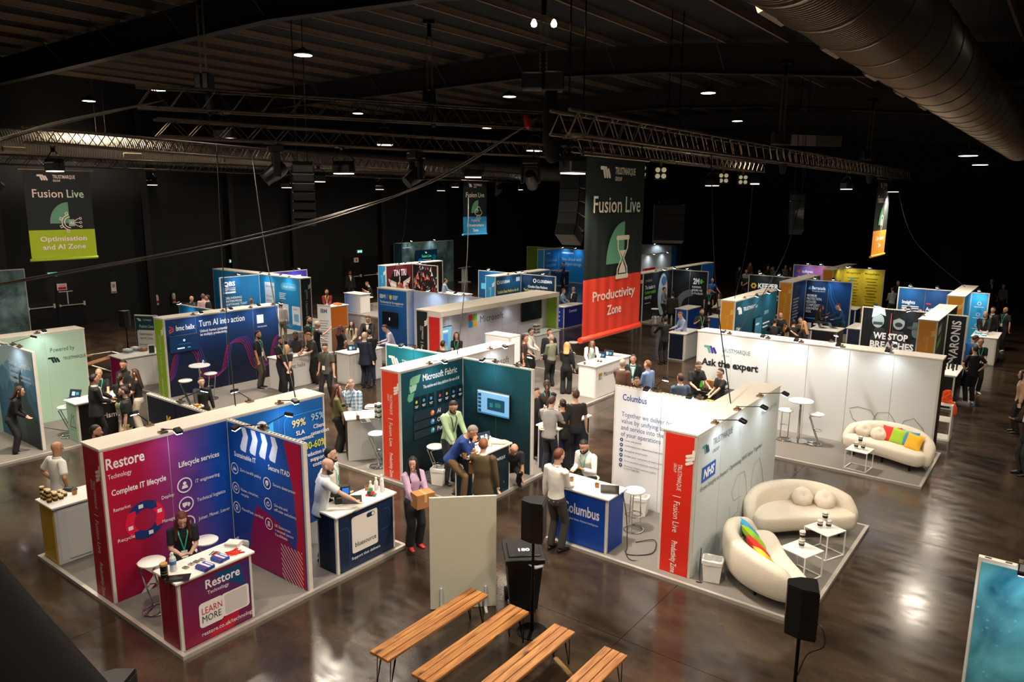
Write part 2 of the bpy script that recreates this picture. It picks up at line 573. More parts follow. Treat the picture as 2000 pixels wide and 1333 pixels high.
def exit_paint(P, w_, h_):
    P.rect(.01, .01, w_ - .01, h_ - .01, '2fa58c')
    P.rect(.04, .05, w_ * .34, h_ - .05, 'F2FFFA')
    P.poly([(w_ * .42, h_ * .45), (w_ * .42, h_ * .6), (w_ * .62, h_ * .6), (w_ * .62, h_ * .8), (w_ * .74, h_ * .52), (w_ * .62, h_ * .25), (w_ * .62, h_ * .45)], 'F2FFFA')
    P.ell(w_ * .86, h_ * .72, h_ * .12, 'F2FFFA')
    P.line([(w_ * .86, h_ * .6), (w_ * .84, h_ * .35), (w_ * .9, h_ * .12)], .03, 'F2FFFA')
for y, z, s in ((14.25, 2.36, 'above the double doors at the left'), (23.4, 2.42, 'high on the left wall behind the blue corner stand'), (32.6, 2.48, 'above the doors beside the winged rock poster')):
    wall_sign(y, z, .42, .2, 'green lit exit sign ' + s, 'exit sign', exit_paint, True)
wall_sign(14.55, 1.72, .42, .3, 'red and white notice on the black double doors', 'door notice',
          lambda P, w_, h_: P.rect(.01, .01, w_ - .01, h_ - .01, 'F2E9E2').rect(.04, .03, w_ - .04, h_ * .5, 'C8202A').rect(.06, h_ * .6, w_ - .06, h_ * .66, 'C8202A').rect(.06, h_ * .75, w_ - .06, h_ * .81, 'C8202A'), x=X0 + .15)
wall_sign(16.9, 1.35, .24, .55, 'tall white notice with red base on the left wall', 'wall notice',
          lambda P, w_, h_: P.rect(.01, .01, w_ - .01, h_ - .01, 'F2E9E2').rect(.02, .02, w_ - .02, h_ * .16, 'C8202A').rect(.05, h_ * .5, w_ - .05, h_ * .8, '9aa0a0'))
wall_sign(32.2, 1.9, .36, .3, 'small red and white notice beside the far left doors', 'door notice',
          lambda P, w_, h_: P.rect(.01, .01, w_ - .01, h_ - .01, 'F2E9E2').ell(w_ / 2, h_ * .5, h_ * .3, 'C8202A').rect(.1, h_ * .46, w_ - .1, h_ * .54, 'F2E9E2'), x=X0 + .15)
for i, y in enumerate((18.95, 19.85)):                          # extinguishers
    t = thing('fire_extinguisher', ('left' if i == 0 else 'right') + ' of two pale fire extinguishers hung on the black left wall', 'fire extinguisher', (X0 + .12, y, .55), 0)
    MB().lathe([(.085, 0), (.09, .02), (.09, .42), (.06, .5), (.03, .53)], 12).build('cylinder', mat('ext_white', 'C9BEB4', .4) , t, True)
    MB().box(-.02, -.05, .53, .03, .07, .6).cyl((0, .06, .55), (.1, .1, .2), .012, n=6).build('valve', BLACK, t)
    MB().box(-.1, -.03, .25, -.06, .03, .6).build('bracket', BLACKM, t)
    MB().lathe([(.092, .1), (.092, .22)], 12).build('label_band', mat('ext_red', 'B02020', .4), t)

# ---------------------------------------------------------------- ducts
def duct(label, cx, cz, r, ya, yb, seg, pitch, grilles, DUCT=DUCT):
    t = thing('ventilation_duct', label, 'air duct', (cx, ya, cz))
    ya0 = ya
    prof, y = [], 0.0
    L = seg
    while y < L - .06:
        prof += [(r, y), (r, y + pitch * .6), (r + .018, y + pitch * .72), (r + .018, y + pitch * .9)]
        y += pitch
    prof += [(r, L - .05), (r + .03, L - .05), (r + .03, L)]
    me = MB().lathe([(a, b) for a, b in prof], 40).mesh('duct_section', DUCT, True)
    R = Matrix.Rotation(-PI / 2, 4, 'X')
    k = 0
    while ya < yb:
        link('duct_section', me, t, Tr(0, ya - t.location.y, 0) @ R)
        ya += L
        k += 1
    for y, sx in grilles:
        g = MB().box(-.06, -.4, -.11, .06, .4, .11).box(.06 if sx > 0 else -.075, -.36, -.08, .075 if sx > 0 else -.06, .36, .08)
        link('air_grille', g.mesh('air_grille', mat('grille_cream', 'A8977F', .5)), t, Tr(sx * (r + .02), y - ya0, -r * .42) @ Matrix.Rotation(sx * .35, 4, 'Y'))
    k = 0
    for y in range(int(ya0) + 2, int(yb), 5):
        MB().cyl((-r * .75, y - ya0, r * .66), (-r * .75, y - ya0, zr(cx) + .85 - cz), .006, n=5).cyl((r * .75, y - ya0, r * .66), (r * .75, y - ya0, zr(cx) + .85 - cz), .006, n=5).build('hanger_wire', STEEL, t)
duct('large spiral metal duct crossing the upper right corner', -2.4, 8.45, .65, 1.0, 38.0, 1.25, .075, [(y, -1) for y in (6.4, 8.9, 11.4, 13.9, 16.4, 19)], mat('shiny_duct', 'B0a494', .3, .92, var=.1, scale=1.5))
duct('long spiral metal duct running along the left wall under the roof', -35, 8.05, .58, 4.0, 57.0, 2.5, .1, [(y, 1) for y in (12.3, 17, 22, 28, 34, 40, 46)])

# ---------------------------------------------------------------- trusses and what hangs on them
def truss(label, a, b, z, sz=.3, step=.5, m=None, z2=None):
    m = m or STEEL
    a, b = Vector((a[0], a[1], z)), Vector((b[0], b[1], z2 if z2 is not None else z))
    d = b - a
    L = d.length
    t = thing('lighting_truss', label, 'truss', a, math.atan2(d.y, d.x))
    ch = MB().cyl((0, 0, 0), (L, 0, 0), .025, n=8).mesh('chord', m, True)
    for y in (-sz / 2, sz / 2):
        for q in (0, sz):
            link('chord', ch, t, Tr(0, y, q))
    n = int(L / step)
    up = MB().cyl((0, 0, 0), (step / 2, 0, sz), .011, n=5).mesh('brace', m, True)
    dn = MB().cyl((step / 2, 0, sz), (step, 0, 0), .011, n=5).mesh('brace', m, True)
    fl_ = MB().cyl((0, -sz / 2, 0), (step, sz / 2, 0), .011, n=5).mesh('brace', m, True)
    for i in range(n):
        for y in (-sz / 2, sz / 2):
            link('brace', up, t, Tr(i * step, y, 0))
            link('brace', dn, t, Tr(i * step, y, 0))
        link('brace', fl_, t, Tr(i * step, 0, sz if i % 2 else 0))
    t['ax'], t['ay'], t['bx'], t['by'], t['tz'] = a.x, a.y, b.x, b.y, a.z
    return t
def on(t, y):
    f = (y - t['ay']) / (t['by'] - t['ay'])
    return (t['ax'] + f * (t['bx'] - t['ax']), y), t['tz'] - .06
T1 = truss('nearest lighting truss slanting across the upper left of the hall', (-16.0, 8.1), (-11.2, 17.4), 7.85, .42, .62, TRUSSB)
T2 = truss('long lighting truss above the red zone banner running to the far right', (-6.4, 9.6), (-6.2, 36.5), 7.0, .34, .5)
T5 = truss('short truss just below the long one, behind the red zone banner', (-8.85, 14.0), (-9.5, 27.5), 7.05, .3, .5)
T3 = truss('dark truss crossing in front of the left wall duct', (-17.4, 6.5), (-26, 36.5), 7.1, .3, .5, TRUSSB)
T4 = truss('truss carrying the green zone banner and the blue zone banner', (-28, 7.5), (-28, 37), 7.0, .3, .55, TRUSSB)
T6 = truss('middle truss carrying the moving lights at the left', (-13.6, 7.2), (-10.4, 18.6), 7.1, .3, .55, TRUSSB)

def make_wash():
    t = thing('wash_light', '-', 'stage light')
    MB().box(-.22, -.12, -.5, .22, .12, -.32, b=.02).build('housing', BLACK, t)
    MB().box(-.19, -.1, -.52, .19, .1, -.5).build('lens_panel', GLOWW, t)
    m = MB()
    for i in range(9): m.box(-.2 + i * .05, -.1, -.32, -.185 + i * .05, .1, -.25)
    m.build('cooling_fins', BLACKM, t)
    MB().tube([(-.24, 0, -.4), (-.26, 0, -.2), (-.1, 0, -.1), (.1, 0, -.1), (.26, 0, -.2), (.24, 0, -.4)], .014, 6).box(-.04, -.03, -.1, .04, .03, 0).build('yoke', BLACKM, t)
    MB().box(-.2, -.02, .02, .2, .02, .06).box(-.02, -.2, .02, .02, .2, .06).box(-.04, -.04, -.02, .04, .04, .03).build('clamp', STEEL, t)
    return t
_nw = 0
def wash(p, z, label, light=True, rz=0.5, tilt=None, e=None):
    global _nw
    _nw += 1
    o = inst('wash', make_wash, label, (p[0], p[1], z), rz, 'led wash lights under the trusses')
    if light:
        l = bpy.data.objects.new('wash_beam', WASH)
        COL.objects.link(l)
        l.parent = o
        l.location = (0, 0, -.56)
    return o
def make_mover():
    t = thing('moving_light', '-', 'stage light')
    MB().box(-.2, -.15, -.14, .2, .15, 0, b=.02).build('base_box', BLACK, t)
    y = MB().box(-.24, -.07, -.62, -.18, .07, -.14, b=.015).box(.18, -.07, -.62, .24, .07, -.14, b=.015).box(-.24, -.07, -.2, .24, .07, -.14).build('yoke', BLACK, t)
    M = Tr(0, 0, -.5) @ Matrix.Rotation(0.95, 4, 'X')
    h = link('head', MB().lathe([(.02, .22), (.12, .2), (.16, .1), (.165, -.05), (.14, -.22), (.15, -.3), (.13, -.3)], 18).mesh('head', BLACK, True), t, M)
    l = link('lens', MB().lathe([(0, -.275), (.06, -.3), (.125, -.28)][::-1], 18).mesh('lens', mat('lens_glass', '9fb4b8', .08, 0.6, emit=0.6), True), t, M)
    MB().box(-.2, -.02, .02, .2, .02, .06).box(-.02, -.2, .02, .02, .2, .06).box(-.04, -.04, -.02, .04, .04, .03).build('clamp', STEEL, t)
    return t
def mover(p, z, rz, label):
    return inst('mover', make_mover, label, (p[0], p[1], z), rz, 'moving head lights on the trusses')
mover(*on(T6, 9.3), 2.6, 'large black moving head light with round lens near the truss end at the left')
mover(*on(T6, 12.4), 2.8, 'second black moving head light from the left under the truss')
mover(*on(T6, 15.6), 0.4, 'third black moving head light from the left, turned sideways')
mover(*on(T4, 9.3), 0.4, 'dark moving head light above the upper left corner of the green zone banner')
mover(*on(T4, 35.6), 1.4, 'small moving head light to the right of the blue zone banner')
for i, (tr, y) in enumerate(((T6, 10.7), (T6, 13.9), (T6, 17.3), (T2, 10.0), (T2, 18.0), (T2, 26.5), (T2, 33.8), (T4, 14.5), (T4, 20.5), (T4, 26.0), (T4, 30.5), (T3, 16.0), (T3, 26.0), (T3, 34.2), (T5, 22.5), (T3, 7.0), (T1, 9.6), (T1, 12.8), (T1, 16.4))):  # those on the slanting truss are added to brighten the stands
    p, z = on(tr, y)
    wash(p, z, ['wash light between the two large moving lights', 'wash light right of the second moving light', 'wash light left of the chain hoist over the hall', 'bright wash light just left of the red zone banner top',
          'bright wash light right of the red zone banner under the long truss', 'wash light in the middle of the long right truss', 'wash light beside the orange zone banner top',
          'wash light right of the green zone banner', 'wash light beside the left line array', 'dim wash light right of the left line array', 'wash light left of the blue zone banner',
          'wash light under the dark truss near the left duct', 'pair wash light under the dark truss further back', 'wash light at the far end of the dark truss', 'wash light on the short lower truss',
          'wash light at the near end of the dark truss at the far left', 'wash light added as fill near the left end of the slanting truss', 'wash light added as fill at the middle of the slanting truss', 'wash light added as fill near the right end of the slanting truss'][i], rz=.3 + i * .4)
def make_par():
    t = thing('blinder_light', '-', 'stage light')
    MB().box(-.17, -.06, -.42, .17, .06, -.08, b=.015).build('housing', BLACK, t)
    for a in (-.08, .08):
        for b in (-.33, -.17):
            link('lamp_lens', MB().lathe([(.065, 0), (.05, .02), (0, .025)], 12).mesh('lamp_lens', mat('par_lens', 'd8cfa8', .2, .2, emit=.5)), t, Tr(a, -.06, b) @ Matrix.Rotation(PI / 2, 4, 'X'))
    MB().box(-.2, -.02, .02, .2, .02, .06).box(-.02, -.2, .02, .02, .2, .06).box(-.03, -.03, -.08, .03, .03, .03).build('clamp', STEEL, t)
    return t
for k, y in enumerate((15.6, 17.2, 18.5, 23.5, 25.5)):
    inst('par', make_par, 'four-lamp blinder light on the short lower truss, %s from the banner' % ('first', 'second', 'third', 'fourth', 'fifth')[k], (*on(T5, y)[0], on(T5, y)[1]), .5, 'four-lamp blinders under the short truss')
_rods = []
for p, z, s in (((-18.2, 14.1), 10.0, 'under the roof at upper left of centre'), ((-28.7, 15.4), 10.0, 'under the roof at the left above the truss end'), ((-34.5, 15.4), 10.0, 'under the roof at the far left'),
                ((-28.3, 25.0), 10.0, 'under the roof, second row at the left'), ((-27.8, 34.2), 10.0, 'under the roof, third row left of the hoist'), ((-11.0, 25.9), 9.75, 'under the roof right of the hoist'),
                ((-18.6, 24.3), 10.0, 'under the roof just left of the hoist'), ((-2.9, 26.3), 7.4, 'low over the far right gangway'), ((-3.2, 32.8), 7.4, 'low over the furthest right stands'), ((-14.5, 38.0), 10.0, 'under the roof above the charcoal stand'),
                ((-13.5, 5.0), 10.2, 'added unseen as fill above the lifecycle stand'), ((-7.5, 3.0), 9.8, 'added unseen as fill above the wooden benches'), ((-3.5, 7.0), 9.2, 'added unseen as fill above the near loudspeaker'), ((-20.5, 4.0), 10.2, 'added unseen as fill above the pale green stand'), ((-5.5, -1.5), 9.4, 'added unseen as fill behind the viewer'), ((1.0, 11.0), 8.8, 'added unseen as fill to the right of the large duct'), ((1.2, 5.5), 8.8, 'added unseen as fill above the blue bokeh wall'), ((2.2, 17.5), 8.5, 'added unseen as fill above the right hand gangway')):  # the unseen ones are added fill for the near fronts and the lounge
    def mk():
        t = thing('bay_lamp', '-', 'ceiling lamp')
        MB().lathe([(.27, 0), (.29, .03), (.26, .1), (.1, .17), (.04, .22)], 20).build('housing', BLACK, t, True)
        MB().lathe([(0, -.01), (.25, -.005), (.25, 0)], 20).build('diffuser', GLOW, t)
        return t
    o = inst('bay', mk, 'round glowing bay lamp ' + s, (p[0], p[1], z), 0, 'round bay lamps')
    _rods.append((o, (zr(p[0]) + 1.1 if z < 9 else z + .7) - z))
    l = bpy.data.objects.new('bay_beam', BAY)
    COL.objects.link(l)
    l.parent = o
    l.location = (0, 0, -.06)

for o, q in _rods: MB().cyl((0, 0, .2), (0, 0, q), .008, n=5).build('suspension_rod', STEEL, o)
def hoist(label, p, z, ztop, lit=False, s=1.0):
    t = thing('chain_hoist', label, 'chain hoist', (p[0], p[1], z), .65)
    MB().box(-.42 * s, -.16, 0, .0, .16, .32, b=.03).box(0, -.18, -.02, .4 * s, .18, .34, b=.03).build('motor', BLACK, t)
    m = MB()
    k = 0
    while z + .34 + k * .075 < ztop - .3:
        zz = .34 + k * .075
        for x in (-.06, .06):
            if k % 2: m.box(x - .022, -.006, zz, x - .012, .006, zz + .1).box(x + .012, -.006, zz, x + .022, .006, zz + .1).box(x - .022, -.006, zz + .09, x + .022, .006, zz + .1)
            else: m.box(x - .006, -.022, zz, x + .006, -.012, zz + .1).box(x - .006, .012, zz, x + .006, .022, zz + .1).box(x - .006, -.022, zz + .09, x + .006, .022, zz + .1)
        k += 1
    tag(m.build('chain', mat('chain_steel', '9A8F6A', .35, .9), t), kind='stuff')
    MB().tube([(.16 * s, 0, -.02), (.17 * s, .02, -.4 * s), (.2 * s, 0, -.9 * s), (.19 * s, 0, -1.25 * s)], [.12 * s, .17 * s, .2 * s, .14 * s], 10).build('chain_bag', mat('black_canvas', '15130f', .85, bump=.4), t, True)
    MB().cyl((0, 0, ztop - z - .35), (0, 0, ztop - z), .05, n=8).box(-.14, -.1, ztop - z - .05, .14, .1, ztop - z + .04).build('beam_clamp', BLACKM, t)
    if lit:
        for x in (-.19, .19):
            MB().lathe([(0, -.07), (.05, -.05), (.06, 0), (.03, .07), (0, .09)], 12, (x, 0, ztop - z - .5)).build('work_lamp', GLOW, t)
        MB().tube([(-.32, -.1, -.5), (-.28, -.1, -.68)], .06, 8).build('red_control_plug', mat('red_plug', 'D01818', .35), t, True)
    return t
hoist('chain hoist with two work lamps and red plug beside the red zone banner', (-8.6, 12.3), 8.1, zr(-8.6) + .0, True)
hoist('chain hoist above the right part of the long truss', (-6.6, 20.5), 7.5, zr(-6.6), s=.55)
hoist('far chain hoist near the orange zone banner', (-6.35, 29.5), 7.5, zr(-6.35), s=.6)
hoist('chain hoist above the near end of the slanting truss', (-15.4, 9.3), 8.3, zr(-15.4), s=.4)
hoist('chain hoist in the middle of the slanting truss', (-13.1, 13.9), 8.3, zr(-13.1), s=.4)
def line_array(label, p, z, rz, n=7, s=1.0):
    t = thing('line_array_speaker', label, 'loudspeaker', (p[0], p[1], z), rz)
    y, zz, a = 0.0, 0.0, 0.0
    MB().box(-.3, -.2, .02, .3, .25, .1).cyl((-.15, 0, .1), (-.15, 0, zr(p[0]) + 1.13 - z), .015, n=6).cyl((.15, 0, .1), (.15, 0, zr(p[0]) + 1.13 - z), .015, n=6).build('rigging_frame', BLACKM, t)
    for i in range(n):
        M = Tr(0, y, zz) @ Matrix.Rotation(-a, 4, 'X')
        c = link('cabinet', MB().box(-.42 * s, -.26, -.25, .42 * s, .24, 0, b=.015).mesh('cabinet', BLACK), t, M)
        g = MB().box(-.36 * s, .24, -.22, .36 * s, .25, -.03).mesh('grille', mat('grey_speaker_grille', '211d19', .6, bump=.5, bscale=200))
        link('grille', g, c)
        y += -.25 * math.sin(a)
        zz -= .262 * math.cos(a)
        a += .03 + .035 * i
    return t
line_array('tall line array loudspeaker hanging left of centre before the far wall', (-19.1, 14.6), 7.0, -2.2, 7, .8)
line_array('line array loudspeaker half hidden behind the red zone banner', (-8.05, 12.65), 6.75, .2, 6, .5)
line_array('dark line array hanging right of the red zone banner', (-9.2, 19.4), 5.9, .5, 4)
line_array('small dark line array hanging near the orange zone banner', (-9.3, 31.5), 6.3, .5, 6, .6)
# cables
def cable(label, pts, r, n=1, spread=.05, m=None, cat='cable'):
    mb = MB()
    P = [Vector(p) for p in pts]
    for k in range(n):
        o = [Vector((random.uniform(-1, 1), random.uniform(-1, 1), random.uniform(-1, 1))) * spread * (0 if i in (0, len(P) - 1) else 1) for i in range(len(P))]
        Q = [P[i] + o[i] for i in range(len(P))]
        S = []
        for i in range(len(Q) - 1):
            a, b, c, d = Q[max(i - 1, 0)], Q[i], Q[i + 1], Q[min(i + 2, len(Q) - 1)]
            for j in range(6):
                u = j / 6
                S.append(.5 * ((2 * b) + (c - a) * u + (2 * a - 5 * b + 4 * c - d) * u * u + (3 * b - a - 3 * c + d) * u ** 3))
        S.append(Q[-1])
        mb.tube(S, r, 6)
    return tag(mb.build('cable', m or mat('black_cable', '2e271f', .5), None, True), label, cat)
cable('bundle of black cables hanging from the slanting truss down to the left edge', [(-15.7, 8.5, 8.0), (-13.9, 5.6, 7.2), (-12.0, 3.7, 6.6), (-10.4, 2.3, 6.15), (-8.8, 1.2, 5.7), (-7.4, .4, 5.4)], .013, 5, .05)
cable('long bundle of cables sagging from the left edge up to the chain hoist', [(-13, 2.4, 4.5), (-13.9, 5.6, 4.72), (-13.5, 8.9, 5.2), (-12.4, 11.0, 5.85), (-10.9, 11.9, 6.5), (-8.7, 12.3, 7.6)], .012, 5, .045)
for s, a, b in (('hanging cable dropping to the tiled stand wall with the lifecycle print', (-15.0, 10.1, 7.0), (-10.97, 8.0, 2.46)),
                ('thin cable hanging in front of the blue wave wall', (-13.3, 8.2, 7.0), (-11.3, 7.0, 2.46)), 
                ('thin cable dropping onto the roof of the teal corner stand', (-12.2, 14.3, 7.1), (-11.2, 12.7, 2.46)),
                ('cable from the long truss to the roof of the white lounge stand', (-6.4, 15.4, 7.0), (-4.6, 12.6, 2.46)),
                ('cable hanging at the right from the long truss to the twin screens stand', (-6.3, 22.0, 7.0), (-7.2, 20.0, 2.46)),
                ('purple-lit cable hanging from the right end of the lower truss', (-9.4, 26.5, 7.0), (-9.9, 26.8, 2.46)),
                ('cable sagging from the orange banner truss to the far right stand', (-6.2, 34.0, 7.0), (-3.6, 37.0, 2.46)),
                ('thin cable hanging beside the blue zone banner', (-22.0, 22.0, 7.1), (-22.1, 20.9, 2.5)),):
    mid = ((a[0] * .7 + b[0] * .3), (a[1] * .7 + b[1] * .3), a[2] * .45 + b[2] * .55)
    cable(s, [a, mid, b], .011, m=mat('thin_black_cable', '14110f', .5))
rail = thing('balcony_rail', 'dark blurred padded handrail in the bottom left corner', 'handrail', (-1.0, -.1, 4.6))
_rp = [(-0.988, 0.156, 5.604), (-0.978, 0.208, 5.487), (-0.963, 0.269, 5.357), (-0.940, 0.342, 5.212)]
MB().tube(_rp, .12, 12).build('padded_rail', mat('dark_leatherette', '0e0a07', .8), rail, True, world=True)
MB().cyl((_rp[1][0], _rp[1][1], 0), _rp[1], .03, n=8).cyl((_rp[3][0], _rp[3][1], 0), _rp[3], .03, n=8).build('post', BLACKM, rail, world=True)

t = thing('roof_heater', 'long white four-panel heater unit hanging under the roof at the right back', 'heater', (-9.717, 34.664, 8.639), .9)
for i in range(4): MB().box(-1.3 + i * .66, -.12, -.22, -.66 + i * .66, .12, .22).build('heater_panel', hexmat('8f8676' if i < 2 else '5a5248', .5), t)
MB().box(-1.35, -.14, .22, 1.35, .14, .27).cyl((-1.1, 0, .25), (-1.1, 0, 2.2), .01, n=5).cyl((1.1, 0, .25), (1.1, 0, 2.2), .01, n=5).build('hanger', BLACKM, t)

def beam(src, dst, energy, col, deg):  # free spots added to brighten the zone banners, held by no fixture
    l = bpy.data.objects.new('mover_beam', lamp_data('mover_beam', 'SPOT', energy, col, spot_size=math.radians(deg), spot_blend=.5, shadow_soft_size=.1))
    COL.objects.link(l)
    l.location = src
    l.rotation_euler = (Vector(dst) - Vector(src)).to_track_quat('-Z', 'Y').to_euler()
beam((-18.6, 10.6, 6.5), (-28.1, 11.2, 5.4), 2600, (1.0, .72, .64), 26)
beam((-22.5, 27.0, 6.6), (-27.8, 33.1, 5.4), 1500, (1.0, .8, .72), 24)
beam((-9.3, 31.0, 5.6), (-6.4, 33.0, 5.4), 120, (1.0, .85, .7), 60)

# ================================================================ exhibition stands
H = 2.44
FR = {'+x': ((0, 1, 0), (1, 0, 0)), '-x': ((0, -1, 0), (-1, 0, 0)), '+y': ((-1, 0, 0), (0, 1, 0)), '-y': ((1, 0, 0), (0, -1, 0))}
PALE = 'E4E4E0'
def stand(label, x, y):
    t = thing('exhibition_stand', label, 'exhibition stand', (x, y, 0))
    t['n'] = 0
    return t
def face_origin(bx, d):
    x0, x1, y0, y1 = bx
    return {'+x': ((x1, y0, 0), y1 - y0), '-x': ((x0, y1, 0), y1 - y0), '+y': ((x1, y1, 0), x1 - x0), '-y': ((x0, y0, 0), x1 - x0)}[d]
def board(st, bx, d, s0, s1, z0, z1, colfn, th=.012, n=4, name='panel'):
    o, L = face_origin(bx, d)
    r, nn = Vector(FR[d][0]), Vector(FR[d][1])
    m = MB()
    m.c = []
    vs, fs = [], []
    for j in range(n + 1):
        for i in range(n + 1):
            s, z = s0 + (s1 - s0) * i / n, z0 + (z1 - z0) * j / n
            vs.append(Vector(o) + r * s + Vector((0, 0, z)) + nn * th)
            m.c.append(colfn(s, z))
    for j in range(n):
        for i in range(n):
            k = j * (n + 1) + i
            fs.append((k, k + 1, k + n + 2, k + n + 1))
    b = len(vs)
    for s, z in ((s0, z0), (s1, z0), (s1, z1), (s0, z1)):
        vs.append(Vector(o) + r * s + Vector((0, 0, z)))
        m.c.append(colfn(s, z))
    c = [0, n, (n + 1) ** 2 - 1, n * (n + 1)]
    for i in range(4):
        j = (i + 1) % 4
        fs.append((c[i], b + i, b + j, c[j]))
    m.add(vs, fs)
    return m.build(name, PRINT, st, world=True)
def colour_fn(spec, L, z0, z1):
    if callable(spec): return spec
    if isinstance(spec, str):
        c = lin(spec)
        return lambda s, z: c
    cs = [lin(q) for q in spec]
    return lambda s, z: mixc(mixc(cs[0], cs[1], s / L), mixc(cs[3], cs[2], s / L), (z - z0) / (z1 - z0))
def wall(st, x0, x1, y0, y1, faces=None, h=H, cap=True, z0=.05, default=PALE, mod=1.0):
    faces = faces or {}
    thin = min(x1 - x0, y1 - y0) < .2
    bx = (x0, x1, y0, y1)
    MB().box(x0, y0, z0 - .05, x1, y1, h - .004).build('aluminium_frame', ALU, st, world=True)
    long_x = (x1 - x0) > (y1 - y0)
    for d in ('+x', '-x', '+y', '-y'):
        o, L = face_origin(bx, d)
        if L < .2: continue
        spec = faces.get(d, default)
        if spec is None: continue
        fn = colour_fn(spec, L, z0, h)
        n = max(1, round(L / mod))
        for i in range(n):
            a, b = L * i / n, L * (i + 1) / n
            a2 = a + (.045 if i == 0 else .006)
            b2 = b - (.045 if i == n - 1 else .006)
            if b2 - a2 < .05: continue
            nm = 'end_panel' if L < .8 and not thin else 'panel'
            board(st, bx, d, a2, b2, z0, h - .03, fn, n=1 if isinstance(spec, str) else 4, name=nm)
    if thin:
        m = MB()
        L = max(x1 - x0, y1 - y0)
        k = int(L / .085)
        for i in range(k):
            q = (i + .3) * L / k
            if long_x: m.box(x0 + q, y0 + .018, h - .004, x0 + q + .04, y1 - .018, h + .0015)
            else: m.box(x0 + .018, y0 + q, h - .004, x1 - .018, y0 + q + .04, h + .0015)
        tag(m.build('profile_slots', mat('slot_shadow', '3a332b', .6), st, world=True), kind='stuff')
        MB().box(x0, y0, h - .004, x1, y1, h).build('profile_top', CAPM, st, world=True)
    elif cap:
        n = max(1, round(max(x1 - x0, y1 - y0) / 2.0))
        for i in range(n):
            if long_x: MB().box(x0 - .012 + (x1 - x0 + .024) * i / n, y0 - .012, h - .004, x0 - .012 + (x1 - x0 + .024) * (i + 1) / n - .005, y1 + .012, h + .022).build('roof_board', CAPM, st, world=True)
            else: MB().box(x0 - .012, y0 - .012 + (y1 - y0 + .024) * i / n, h - .004, x1 + .012, y0 - .012 + (y1 - y0 + .024) * (i + 1) / n - .005, h + .022).build('roof_board', CAPM, st, world=True)
    return bx
def paint(st, bx, d, fn, name='printed_graphic', m=None, lab=None):
    o, L = face_origin(bx, d)
    P = Print(o, FR[d][0], FR[d][1], .014)
    P.L = L
    fn(P, L)
    return P.build(st, name, m, lab)
def platform(label, x0, x1, y0, y1, z=.05):
    t = thing('stand_platform', label, 'platform', (x0, y0, 0))
    MB().box(.06, .06, 0, x1 - x0 - .06, y1 - y0 - .06, z).build('carpet', CARPET, t)
    W, D = x1 - x0, y1 - y0
    for b in ((0, 0, W, .06), (0, D - .06, W, D), (0, .06, .06, D - .06), (W - .06, .06, W, D - .06)):
        MB().box(b[0], b[1], 0, b[2], b[3], z + .006).build('edge_trim', mat('aluminium_edge', 'C9C2B8', .35, .5), t)
    return t
_narm = {}
def make_arm():
    t = thing('arm_spotlight', '-', 'spotlight')
    MB().box(-.05, -.06, 0, .05, .06, .03).box(-.02, -.02, .03, .02, .02, .07).build('clamp', STEEL, t)
    MB().cyl((0, 0, .06), (.42, 0, .14), .008, n=6).build('arm', BLACKM, t)
    M = Tr(.46, 0, .13) @ Matrix.Rotation(.35, 4, 'Y')
    h = link('head', MB().box(-.06, -.055, -.03, .06, .055, .03, b=.012).mesh('head', BLACK), t, M)
    link('led_face', MB().box(-.05, -.045, -.036, .05, .045, -.03).mesh('led_face', GLOWC), h)
    return t
def arms(where, bx, d, ss, h=H, warm=False, e=None, inset=.02):
    """clip-on spotlights along the top edge of a face; ss = distances along the face"""
    o, L = face_origin(bx, d)
    r, nn = Vector(FR[d][0]), Vector(FR[d][1])
    words = ['first', 'second', 'third', 'fourth', 'fifth', 'sixth', 'seventh']
    for i, s in enumerate(ss):
        p = Vector(o) + r * s - nn * (.03 if (bx[1] - bx[0] > .2 and bx[3] - bx[2] > .2) else .03)
        lab = 'arm spotlight over ' + where + ('' if len(ss) == 1 else ', %s from left' % words[i])
        a = inst('arm', make_arm, lab, (p.x, p.y, h + .022), math.atan2(nn.y, nn.x), 'clip-on arm spotlights on the stand walls')
        l = bpy.data.objects.new('arm_beam', ARMW if warm else ARM)
        COL.objects.link(l)
        l.parent = a
        l.location = (.455, 0, .085)
        l.rotation_euler = (0, math.radians(20), 0)
def screen(label, o, d, s0, s1, z0, z1, fn, bx=None, depth=.05):
    """wall-mounted flat screen; o = face box"""
    org, L = face_origin(bx, d) if bx else (o, 0)
    r, nn = Vector(FR[d][0]), Vector(FR[d][1])
    c = Vector(org) + r * ((s0 + s1) / 2)
    t = thing('wall_screen', label, 'screen', (c.x, c.y, (z0 + z1) / 2))
    w_, h_ = (s1 - s0) / 2, (z1 - z0) / 2
    M = Matrix(((r.x, nn.x, 0, 0), (r.y, nn.y, 0, 0), (0, 0, 1, 0), (0, 0, 0, 1)))
    link('casing', MB().box(-w_, .05, -h_, w_, .05 + depth, h_, b=.01).mesh('casing', BLACK), t, M)
    link('wall_bracket', MB().box(-.15, .013, -.15, .15, .06, .15).mesh('wall_bracket', BLACKM), t, M)
    P = Print(Vector(org) + r * s0 + nn * (.05 + depth), r, nn, .002)
    P.o.z = z0
    fn(P, s1 - s0, z1 - z0)
    P.build(t, 'display', SCREEN)
    return t
def lines(P, s, z, w_, n, dz, col, th=.012, ragged=True):
    for i in range(n):
        P.rect(s, z - i * dz - th, s + w_ * (1 - (.28 * ((i * 37) % 5) / 5 if ragged else 0)), z - i * dz, col)
